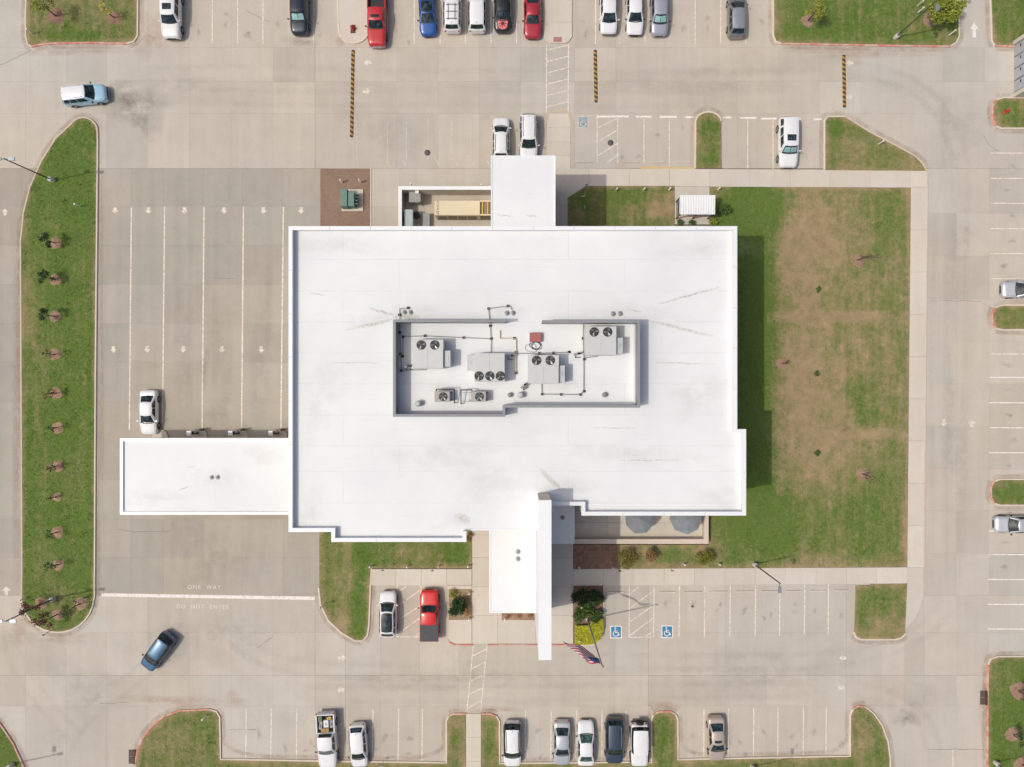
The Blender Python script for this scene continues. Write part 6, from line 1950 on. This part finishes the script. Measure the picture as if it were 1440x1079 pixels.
    if 'shade' in opts:
        grid_mesh('sunshade', lambda y, s: Fp(y, s, 0.020), lin(-0.78, -0.03, 4), lin(0.22, 0.80, 4), 'sunshade', t)
        grid_mesh('sunshade', lambda y, s: Fp(y, s, 0.020), lin(0.03, 0.78, 4), lin(0.22, 0.80, 4), 'sunshade', t)
    if 'antenna' in opts or kind in ('cross', 'suv'):
        a = Vector(Tp(0.07, 0, 0))
        mesh('antenna_fin', [(a.x - 0.1, -0.025, a.z), (a.x - 0.1, 0.025, a.z), (a.x + 0.12, 0, a.z), (a.x - 0.1, 0, a.z + 0.07)], [(0, 2, 1), (0, 3, 2), (1, 2, 3), (0, 1, 3)], 'trim_black', t, world=False)
    if 'front_trim' in opts:
        box('bumper_trim', 0.492 * L, 0.503 * L, -hw * 0.70, hw * 0.70, 0.40, 0.62, 'trim_black', t, world=False)
    if 'chrome' in opts:
        vs, fs = [], []
        for y in lin(-0.85, 0.85, 8):
            x = 0.492 * L + 0.05 - 0.16 * y * y
            vs += [(x, y * hw, 0.45), (x + 0.06, y * hw, 0.47), (x + 0.06, y * hw, 0.68), (x - 0.04, y * hw, 0.70)]
        for i in range(8):
            for k_ in range(3): fs.append((4 * i + k_, 4 * i + 4 + k_, 4 * i + 5 + k_, 4 * i + 1 + k_))
        mesh('bumper', vs, fs, 'chrome', t, world=False, smooth=True)
    if 'dark_lower' in opts:
        for sd in (-1, 1): box('side_sill', -0.2 * L, 0.22 * L, sd * hw * 0.985, sd * (hw + 0.02), 0.28, 0.45, 'trim_black', t, world=False)
    if 'emblem' in opts:
        # round hood decal: plain pink disc with a dark hub and spokes
        xc = 0.34
        def hood_pt(dx, dy, off):
            x = xc * L + dx; w = hw * interp(x / L, wk); zt = interp(x / L, zk)
            return (x, dy, zt + 0.055 * (1 - (dy / w) ** 2) + off)
        rings = [0.0, 0.16, 0.30, 0.44, 0.56]
        vs = [hood_pt(0, 0, 0.012)]; fs = []
        n = 24
        for r_ in rings[1:]:
            vs += [hood_pt(r_ * math.cos(2 * math.pi * i / n), r_ * math.sin(2 * math.pi * i / n), 0.012) for i in range(n)]
        fs += [(0, 1 + i, 1 + (i + 1) % n) for i in range(n)]
        for k_ in range(3):
            for i in range(n): fs.append((1 + k_ * n + i, 1 + (k_ + 1) * n + i, 1 + (k_ + 1) * n + (i + 1) % n, 1 + k_ * n + (i + 1) % n))
        dd = mesh('hood_decal', vs, fs, 'pink_disc', t, world=False, smooth=True)
        hub = [hood_pt(0.17 * math.cos(a), 0.17 * math.sin(a), 0.019) for a in [2 * math.pi * i / 12 for i in range(12)]]
        mesh('decal_hub', hub, [tuple(range(12))], 'trim_black', dd, world=False)
        bm = bmesh.new()
        for i in range(8):
            a = 2 * math.pi * i / 8; w_ = 0.035
            q = [hood_pt(r_ * math.cos(a) - s * w_ * math.sin(a), r_ * math.sin(a) + s * w_ * math.cos(a), 0.019) for r_, s in ((0.18, -1), (0.40, -1), (0.40, 1), (0.18, 1))]
            bm.faces.new([bm.verts.new(x) for x in q])
        sp = bm_obj('decal_print', bm, 'trim_black', dd, world=False); sp['kind'] = 'stuff'
    if kind == 'jeep':
        tube('spare_wheel', [(-0.5 * L + 0.02, 0.05, 0.98), (-0.5 * L - 0.24, 0.05, 0.98)], 0.40, 'tyre', t, world=False, n=18)
        box('rear_bumper', -0.512 * L, -0.495 * L, -hw * 0.9, hw * 0.9, 0.42, 0.62, 'trim_black', t, world=False)
        for sd in (-1, 1):
            for xx in ax:
                box('fender_flare', xx * L - 0.52, xx * L + 0.52, sd * hw * 0.93, sd * (hw + 0.10), 0.80, 0.90, 'trim_black', t, world=False, bevel=0.03)
    if pick:
        bw = hw * 0.985
        bx0, bx1 = -0.497 * L, -0.158 * L
        for sd in (-1, 1): box('bed_side', bx0, bx1, sd * (bw - 0.13), sd * bw, 0.78, belt + 0.03, body, t, world=False, bevel=0.02)
        box('tailgate', bx0 - 0.01, bx0 + 0.09, -(bw - 0.135), bw - 0.135, 0.60, belt + 0.02, body, t, world=False, bevel=0.015)
        box('bulkhead', bx1 - 0.05, bx1 + 0.02, -(bw - 0.135), bw - 0.135, 0.78, belt + 0.01, body, t, world=False)
        box('bed_floor', bx0 + 0.09, bx1 - 0.05, -(bw - 0.14), bw - 0.14, 0.80, 0.84, 'bed_liner', t, world=False)
        box('rear_bumper', -0.512 * L, -0.496 * L, -hw * 0.92, hw * 0.92, 0.48, 0.68, 'chrome', t, world=False, bevel=0.02)
        if 'tonneau' in opts: box('tonneau_cover', bx0 + 0.02, bx1, -(bw - 0.04), bw - 0.04, belt + 0.032, belt + 0.075, 'tonneau', t, world=False, bevel=0.02)
        for sd in (-1, 1): tube('side_step', [(-0.11 * L, sd * (hw + 0.04), 0.42), (0.18 * L, sd * (hw + 0.04), 0.42)], 0.05, 'chrome', t, world=False, n=8)
        if 'ribs' in opts:
            for y in (-0.35, -0.12, 0.12, 0.35): tube('roof_rib', [Vector(Tp(0.12, y, 0.0)), Vector(Tp(0.7, y, 0.0))], 0.014, body, t, world=False, n=5)
    return t
simple('tonneau', (0.075, 0.072, 0.082), 0.75, 0, 0.08, 2)

# top row (north stalls)
car('white pickup-like SUV with sunroof, leftmost in the top row', 'suv', 241, 19, -90, 'bigsuv', 'car_white', opts=('sunroof', 'front_trim'))
car('dark navy SUV with a teal windshield shade in the top row', 'suv', 421, 16, -90, 'suv', 'car_navy', opts=('shade', 'black_mirror'))
car('red crew-cab pickup parked beside the hydrant island', 'pickup truck', 530, 27, -90, 'pickup', 'car_red', opts=('sunroof', 'chrome', 'black_mirror'))
car('bright blue sedan in the top row', 'sedan', 601, 18, -87, 'sedan', 'car_blue', opts=('black_mirror', 'glass_roof'))
car('white SUV with black roof rack in the top row', 'suv', 636, 13, 90, 'suv', 'car_white', opts=('rack',))
car('plain white SUV between the racked SUV and the black car', 'suv', 671, 13, 90, 'suv', 'car_white', opts=('black_mirror',))
car('black car with a round pink disc on its hood', 'car', 707, 14, -90, 'cross', 'car_black', opts=('emblem', 'black_mirror'))
car('crimson coupe beside the top walkway', 'coupe', 749, 22, -90, 'coupe', 'car_crimson', opts=('black_mirror',))
car('white crossover, left of the trio in the top row', 'crossover', 856, 17, -90, 'cross', 'car_white', opts=('front_trim',))
car('cream white sedan, middle of the trio in the top row', 'sedan', 893, 17, -90, 'sedan', 'car_white', opts=('front_trim', 'black_mirror'))
car('lilac silver crossover with teal windshield shade in the top row', 'crossover', 927.5, 19, -90, 'cross', 'car_lilac', opts=('shade', 'black_mirror'))
car('dark grey crossover with paler roof standing alone in the top row', 'crossover', 1036, 22, 90, 'cross', 'car_grey', 'car_grey_roof')
# moving and north row
car('sky blue SUV with white roof turning by the west island', 'suv', 119, 133.5, 6.5, 'suv', 'car_sky', 'car_white', opts=('rails', 'front_trim', 'black_mirror'), scale=0.95)
car('white crossover nose-out against the north block', 'crossover', 704.5, 195.5, 90, 'cross', 'car_white', opts=('dark_rails',))
car('white SUV backed out beside the ramp at the north block', 'suv', 743.5, 193, -90, 'suv', 'car_white', opts=('dark_rails',))
car('long white SUV with teal windshield shade in the north row', 'suv', 1108, 201, -90, 'bigsuv', 'car_white', opts=('sunroof', 'shade', 'front_trim'))
# west and front
car('white sedan waiting at the drive-through canopy', 'sedan', 208.5, 580, -90, 'sedan', 'car_white', opts=())
car('blue crossover driving across the southwest lot', 'crossover', 221.5, 917, -126, 'cross', 'car_midblue', opts=('pillar_black', 'black_mirror'), scale=0.95)
car('white crossover with black glass roof in front of the bank', 'crossover', 545.5, 864, 90, 'cross', 'car_white', opts=('glass_roof',), scale=1.05)
car('bright red pickup with dark bed cover in front of the bank', 'pickup truck', 604, 865, 90, 'pickup', 'car_bright_red', opts=('tonneau', 'ribs', 'black_mirror'), scale=0.93)
# south row
tk = car('white pickup carrying tools in its open bed', 'pickup truck', 460, 1041, -87, 'pickup', 'car_white', opts=('black_mirror',))
car('white hatchback with dark rear window beside the tool pickup', 'hatchback', 504, 1049, -86, 'cross', 'car_white', opts=('black_mirror',), name='hatchback')
car('silver white SUV parked alone right of the south path', 'suv', 720.5, 1047, -90, 'suv', 'car_white', opts=('dark_rails', 'pillar_black', 'black_mirror'), scale=0.97)
car('pale lilac sedan in the south row', 'sedan', 790.5, 1046, -90, 'sedan', 'car_silver', opts=('black_mirror',))
car('white sedan with greenish windshield facing the building', 'sedan', 824, 1046, 90, 'sedan', 'car_white', glass='green_glass', opts=('black_mirror',))
car('dark slate SUV with roof rails in the south row', 'suv', 864, 1042, -90, 'suv', 'car_slate', opts=('rails', 'black_mirror'))
car('white off-road car with black flares and spare wheel', 'off-road car', 899, 1047, -90, 'jeep', 'car_white', opts=('pillar_black', 'black_mirror'))
car('beige sedan with sunroof standing alone in the south row', 'sedan', 1008, 1040, -88, 'sedan', 'car_beige', opts=('sunroof', 'black_mirror'))
car('silver car nosing out at the right edge above the small island', 'sedan', 1442, 407, 180, 'sedan', 'car_silver', opts=('glass_roof',))
car('silver lilac car at the right edge below the small island', 'sedan', 1432, 738, 180, 'sedan', 'car_silver', opts=('black_mirror',))

# load in the open pickup bed
bx, by = tk.location.x, tk.location.y
rz = tk.rotation_euler.z
def in_bed(name, label, cat, lx, ly, dims, mat, h0=0.84, ang=0.0, lid=None):
    x = bx + lx * math.cos(rz) - ly * math.sin(rz); y = by + lx * math.sin(rz) + ly * math.cos(rz)
    t = thing(name, label, cat, (x, y, h0), rz + R(ang), group='tools in the pickup bed')
    a, b, c = dims
    box('body', -a / 2, a / 2, -b / 2, b / 2, 0, c * 0.8, mat, t, world=False, bevel=0.02)
    box('lid', -a / 2 - 0.015, a / 2 + 0.015, -b / 2 - 0.015, b / 2 + 0.015, c * 0.8, c, lid or mat, t, world=False, bevel=0.02)
    box('handle', -a * 0.2, a * 0.2, -0.02, 0.02, c, c + 0.05, 'black_metal', t, world=False)
in_bed('tool_chest', 'brown tool chest at the cab end of the open pickup bed', 'tool chest', -1.25, -0.05, (0.40, 0.80, 0.40), 'cargo_wood', lid='cargo_wood')
in_bed('bin', 'white bin in the middle of the open pickup bed', 'bin', -1.95, 0.10, (0.75, 0.50, 0.42), 'cargo_white')
in_bed('bin', 'green bin in the rear corner of the open pickup bed', 'bin', -2.45, -0.52, (0.55, 0.36, 0.40), 'cargo_green')
in_bed('tool_box', 'grey tool box along the side of the open pickup bed', 'tool box', -1.85, 0.62, (0.8, 0.28, 0.30), 'cargo_grey')
in_bed('tool_box', 'small yellow-lidded tool box at the tailgate of the open pickup bed', 'tool box', -2.45, 0.40, (0.30, 0.4, 0.30), 'cargo_grey', ang=12, lid='cargo_yellow')
in_bed('tool_box', 'dark tool box beside the white bin in the open pickup bed', 'tool box', -1.75, -0.50, (0.8, 0.3, 0.34), 'cargo_grey', ang=-8)

# ================================================================== TREES AND SHRUBS
def leaves(name, blobs, n, size, mat, parent, flat=0.5, world=True):
    """leaf quads scattered through several uneven clumps; blobs = (x, y, z, r)"""
    vols = np.array([b[3] ** 2 for b in blobs]); vols /= vols.sum()
    V, F = [], []
    idx = NPR.choice(len(blobs), n, p=vols)
    for i in idx:
        bx_, by_, bz_, br = blobs[i]
        d = NPR.normal(size=3); d /= np.linalg.norm(d)
        r = br * NPR.random() ** 0.45 * (0.8 + 0.4 * NPR.random())
        c = np.array([bx_, by_, bz_]) + d * r
        nrm = NPR.normal(size=3) + np.array([0, 0, flat * 2]); nrm /= np.linalg.norm(nrm)
        a = np.cross(nrm, NPR.normal(size=3)); a /= np.linalg.norm(a); b = np.cross(nrm, a)
        s = size * NPR.uniform(0.6, 1.4)
        k_ = len(V)
        V += [c - a * s, c + b * s * 0.5, c + a * s, c - b * s * 0.5]
        F.append((k_, k_ + 1, k_ + 2, k_ + 3))
    return mesh(name, V, F, mat, parent, world)

def mulch_ring(u, v, r, mat='red_mulch', parent=None):
    """shallow mound of mulch under a tree"""
    p = P(u, v, 0.13)
    n = 18
    vs = [(p.x, p.y, 0.20)]
    for k_, f in enumerate((0.55, 1.0)):
        for i in range(n):
            a = 2 * math.pi * i / n
            rr = r * f * (1 + 0.10 * math.sin(3 * a + u) + random.uniform(-0.06, 0.06))
            vs.append((p.x + rr * math.cos(a), p.y + rr * math.sin(a), 0.19 if f < 1 else 0.11))
    fs = [(0, 1 + i, 1 + (i + 1) % n) for i in range(n)] + [(1 + i, 1 + n + i, 1 + n + (i + 1) % n, 1 + (i + 1) % n) for i in range(n)]
    o = mesh('mulch_ring', vs, fs, mat, parent, smooth=True)
    return o

def tree(label, u, v, h, crown_r, n, mat, leaf=0.09, mulch_r=0.8, cat='tree', squash=1.0, mulchmat='red_mulch', limbs=6, name='young_tree', group='young trees', mu=None):
    p = P(u, v, 0.13)
    t = thing(name, label, cat, p, group=group)
    rng = random.Random(int(u * 31 + v * 7))
    mulch_ring(*(mu or (u, v)), mulch_r, mulchmat, t)
    top = p + Vector((rng.uniform(-.1, .1), rng.uniform(-.1, .1), h * 0.9))
    tr_ = tube('trunk', [p, p.lerp(top, 0.5) + Vector((rng.uniform(-.05, .05), rng.uniform(-.05, .05), 0)), top], 0.05 + h * 0.008, 'bark', t, n=7, r_end=0.015)
    blobs = []
    bm = bmesh.new()
    for i in range(limbs):
        f = 0.40 + 0.5 * i / limbs
        b0 = p.lerp(top, f)
        a = rng.uniform(0, 6.28)
        L_ = crown_r * rng.uniform(0.55, 1.0)
        e = b0 + Vector((math.cos(a) * L_, math.sin(a) * L_, L_ * 0.55 * squash))
        bm_tube(bm, b0, e, 0.022, 0.008, 5)
        for k_ in range(3):
            e2 = e + Vector((rng.uniform(-.3, .3), rng.uniform(-.3, .3), rng.uniform(0, .3))) * crown_r
            bm_tube(bm, b0.lerp(e, 0.6), e2, 0.010, 0.004, 4)
        blobs.append((e.x, e.y, e.z, crown_r * rng.uniform(0.32, 0.55)))
    blobs.append((top.x, top.y, top.z, crown_r * 0.5))
    bm_obj('limbs', bm, 'bark', t)
    if n: leaves('crown', blobs, n, leaf, mat, t)
    return t

isl = [(78, 342, 2.4, 0.66, 520, 'leaf_dark'), (78, 393.5, 2.3, 0.68, 480, 'leaf_dark'), (77.5, 445, 2.5, 0.60, 420, 'leaf_dark'), (77.5, 499, 2.2, 0.55, 70, 'leaf_dark'), (78.5, 553, 2.1, 0.55, 120, 'leaf_red'), (80.5, 601.5, 2.2, 0.5, 60, 'leaf_dark'), (81, 655.5, 1.6, 0.45, 120, 'leaf_red'), (80, 699.5, 1.2, 0.35, 50, 'leaf_red'), (81, 748.5, 2.0, 0.5, 70, 'leaf_dark'), (82, 794, 2.3, 0.6, 130, 'leaf_dark')]
words_ = ['topmost', 'second', 'third', 'fourth', 'fifth', 'sixth', 'seventh', 'eighth', 'ninth', 'tenth']
for i, (u, v, h, cr, n, m_) in enumerate(isl):
    look = 'small dark-leaved' if n > 200 else 'small sparse'
    tree(f'{look} sapling in a mulch ring on the west island, {words_[i]} from the top', u, v, h, cr, n, m_, 0.085, 0.72 if i != 7 else 0.55)
tree('reddish sapling at the left foot of the west island', 57.5, 849.5, 3.0, 0.8, 420, 'leaf_red', 0.10, 0.75)
tree('reddish sapling at the bottom tip of the west island', 81, 864, 3.0, 0.8, 420, 'leaf_red', 0.10, 0.7)
tree('sparse sapling at the right foot of the west island', 113, 849, 2.6, 0.7, 160, 'leaf_dark', 0.08, 0.8)
tree('young lime-leaved tree in the northwest corner grass', 79, 23, 4.0, 1.1, 420, 'leaf_lime', 0.11, 0.95, mulchmat='brown_mulch')
tree('thin yellow-leaved sapling in the northwest grass beside its dark mulch', 161, 25.5, 2.6, 0.5, 90, 'leaf_yellow', 0.10, 0.85, mulchmat='brown_mulch')
tree('young yellow-green tree in the northeast grass near the stalls', 1136, 29, 3.2, 0.95, 800, 'leaf_lime', 0.10, 0.8)
tree('fuller yellow-green tree in the northeast grass by the exit lane', 1309, 27, 3.6, 1.5, 2600, 'leaf_lime', 0.13, 0.95, limbs=9)
tree('bare young tree in the middle upper part of the east lawn', 1206, 366, 3.4, 0.95, 40, 'leaf_red', 0.06, 0.85, limbs=10)
tree('tiny bare sapling in a mulch ring on the left of the east lawn', 1099, 511, 1.4, 0.4, 20, 'leaf_red', 0.06, 0.75)
tree('small bare tree in the lower right of the east lawn', 1213, 667, 2.6, 0.6, 40, 'leaf_dark', 0.07, 0.8)
tree('dark-leaved tree on the southeast lawn, upper one', 1432, 971, 3.0, 0.9, 500, 'leaf_dark', 0.10, 1.1)
tree('dark-leaved tree on the southeast lawn, middle one', 1424, 1033, 3.2, 0.9, 420, 'leaf_dark', 0.10, 0.95)
tree('dark-leaved tree on the southeast lawn, lowest one', 1437, 1075, 3.0, 0.9, 420, 'leaf_dark', 0.10, 1.0)

def shrub(label, u, v, r, h, n, mat, leaf=0.07, mat2=None, name='shrub', group='garden shrubs', base=None):
    p = P(u, v, 0.13)
    t = thing(name, label, 'shrub', p, group=group)
    rng = random.Random(int(u * 17 + v * 3))
    bm = bmesh.new(); blobs = []
    for i in range(7):
        a = 2 * math.pi * i / 7 + rng.uniform(-.3, .3)
        e = p + Vector((math.cos(a) * r * rng.uniform(.3, .75), math.sin(a) * r * rng.uniform(.3, .75), h * rng.uniform(.45, .8)))
        bm_tube(bm, p, e, 0.02, 0.006, 5)
        blobs.append((e.x, e.y, e.z, r * rng.uniform(.35, .5)))
    blobs.append((p.x, p.y, p.z + h * 0.75, r * 0.5))
    bm_obj('stems', bm, 'bark', t)
    leaves('foliage', blobs, n, leaf, mat, t)
    if mat2: leaves('blossom', [(b[0], b[1], b[2] + 0.06, b[3] * 1.02) for b in blobs], n // 4, leaf * 0.8, mat2, t)
    return t
shrub('flowering yellow and rust shrub below the patio wall, nearest the shaded bed', 881, 783, 1.05, 1.5, 1300, 'leaf_olive', 0.07, 'leaf_flower')
shrub('tall rust-flowered shrub below the middle of the patio wall', 911, 778, 0.75, 1.9, 950, 'leaf_flower', 0.07, 'leaf_green')
shrub('yellow-green flowering shrub below the east end of the patio wall', 989, 782, 1.0, 1.5, 1300, 'leaf_olive', 0.07, 'leaf_lime')
shrub('dark spiky evergreen shrub in the small front bed', 645, 850, 1.15, 1.5, 2200, 'leaf_dark', 0.10)
shrub('thin yellow perennials in the corner of the small front bed', 638, 835, 0.6, 0.5, 420, 'leaf_lime', 0.06, 'leaf_flower')
shrub('twiggy low shrub beside the dark evergreen in the small front bed', 657, 860, 0.75, 0.6, 380, 'leaf_flower', 0.05)
shrub('deep green shrub in shade at the top of the hedge bed', 816, 837, 1.05, 0.9, 1300, 'leaf_dark', 0.09)
shrub('deep green shrub in shade at the top right of the hedge bed', 837, 838, 1.05, 0.9, 1300, 'leaf_dark', 0.09)
shrub('glossy green shrub at the left of the flagpole base', 814, 864, 0.8, 0.8, 1000, 'leaf_green', 0.09)
shrub('glossy green shrub at the right of the flagpole base', 836, 863, 0.95, 0.9, 1200, 'leaf_green', 0.09)
shrub('glossy green shrub just above the flagpole base', 824, 853, 0.85, 0.8, 900, 'leaf_green', 0.09)
for i, (u, r_) in enumerate(((714, 0.28), (730, 0.3), (745, 0.3))):
    shrub(['low leafy plant at the left of the narrow bed below the canopy', 'low leafy plant in the middle of the narrow bed below the canopy', 'low leafy plant at the right of the narrow bed below the canopy'][i], u, 866, r_, 0.3, 90, 'leaf_flower', 0.06)
shrub('green shrub at the right end of the shelter', 1016, 297, 0.75, 1.2, 900, 'leaf_green', 0.08)
shrub('low green shrub behind the shelter, left', 955, 314, 0.45, 0.6, 250, 'leaf_green', 0.07); shrub('low green shrub behind the shelter, middle', 972, 314, 0.45, 0.6, 250, 'leaf_green', 0.07); shrub('low green shrub behind the shelter, right', 1001, 313, 0.5, 0.7, 300, 'leaf_lime', 0.07)
for i, (u, v) in enumerate(((662, 752), (640, 758), (648, 757), (657, 757))):
    shrub(['red-flowered plant in the corner by the entrance canopy', 'low red-flowered plant under the south bay, leftmost', 'low red-flowered plant under the south bay, middle', 'low red-flowered plant under the south bay, rightmost'][i], u, v, 0.32, 0.5, 160, 'leaf_flower', 0.06, 'leaf_red')
for i, (u, v) in enumerate(((1150.5, 407), (1148, 526), (1149, 637))):
    shrub(f'dark green clump of tall grass on the bare middle of the east lawn, {["upper", "middle", "lower"][i]} one', u, v, 0.36, 0.2, 260, 'leaf_green', 0.06)

# clipped yellow hedge: rounded block of leaves
hd = thing('hedge', 'bright yellow-green clipped hedge at the foot of the flagpole bed', 'hedge', P(826, 888))
hp = [(X(u), Y(v)) for u, v in ((808, 877.5), (829, 877), (832, 868), (847.5, 868), (847.5, 882), (845.5, 893), (840, 900.5), (831, 904), (808, 904))]
prism('hedge_core', [(hp_[0], hp_[1]) for hp_ in inset_poly(hp, 0.12 if area2(hp) > 0 else 0.12)], 0.1, 0.55, 'hedge_core', hd, bevel=0.08)
HV, HF = [], []
xs = [q[0] for q in hp]; ys = [q[1] for q in hp]
cnt = 0
while cnt < 8000:
    x, y = random.uniform(min(xs), max(xs)), random.uniform(min(ys), max(ys))
    if not inside(hp, x, y): continue
    z = 0.52 + 0.18 * float(vnoise(np.array([x * 4.2 + 90]), np.array([y * 4.2 + 90]))[0]) + random.uniform(-0.12, 0.03)
    nrm = Vector((random.gauss(0, .5), random.gauss(0, .5), 1)).normalized()
    a = nrm.cross(Vector((random.gauss(0, 1), random.gauss(0, 1), random.gauss(0, 1)))).normalized(); b = nrm.cross(a)
    s = random.uniform(0.035, 0.075); c = Vector((x, y, z)); k_ = len(HV)
    HV += [c - a * s, c + b * s * .6, c + a * s, c - b * s * .6]; HF.append((k_, k_ + 1, k_ + 2, k_ + 3)); cnt += 1
mesh('foliage', HV, HF, 'leaf_hedge', hd)
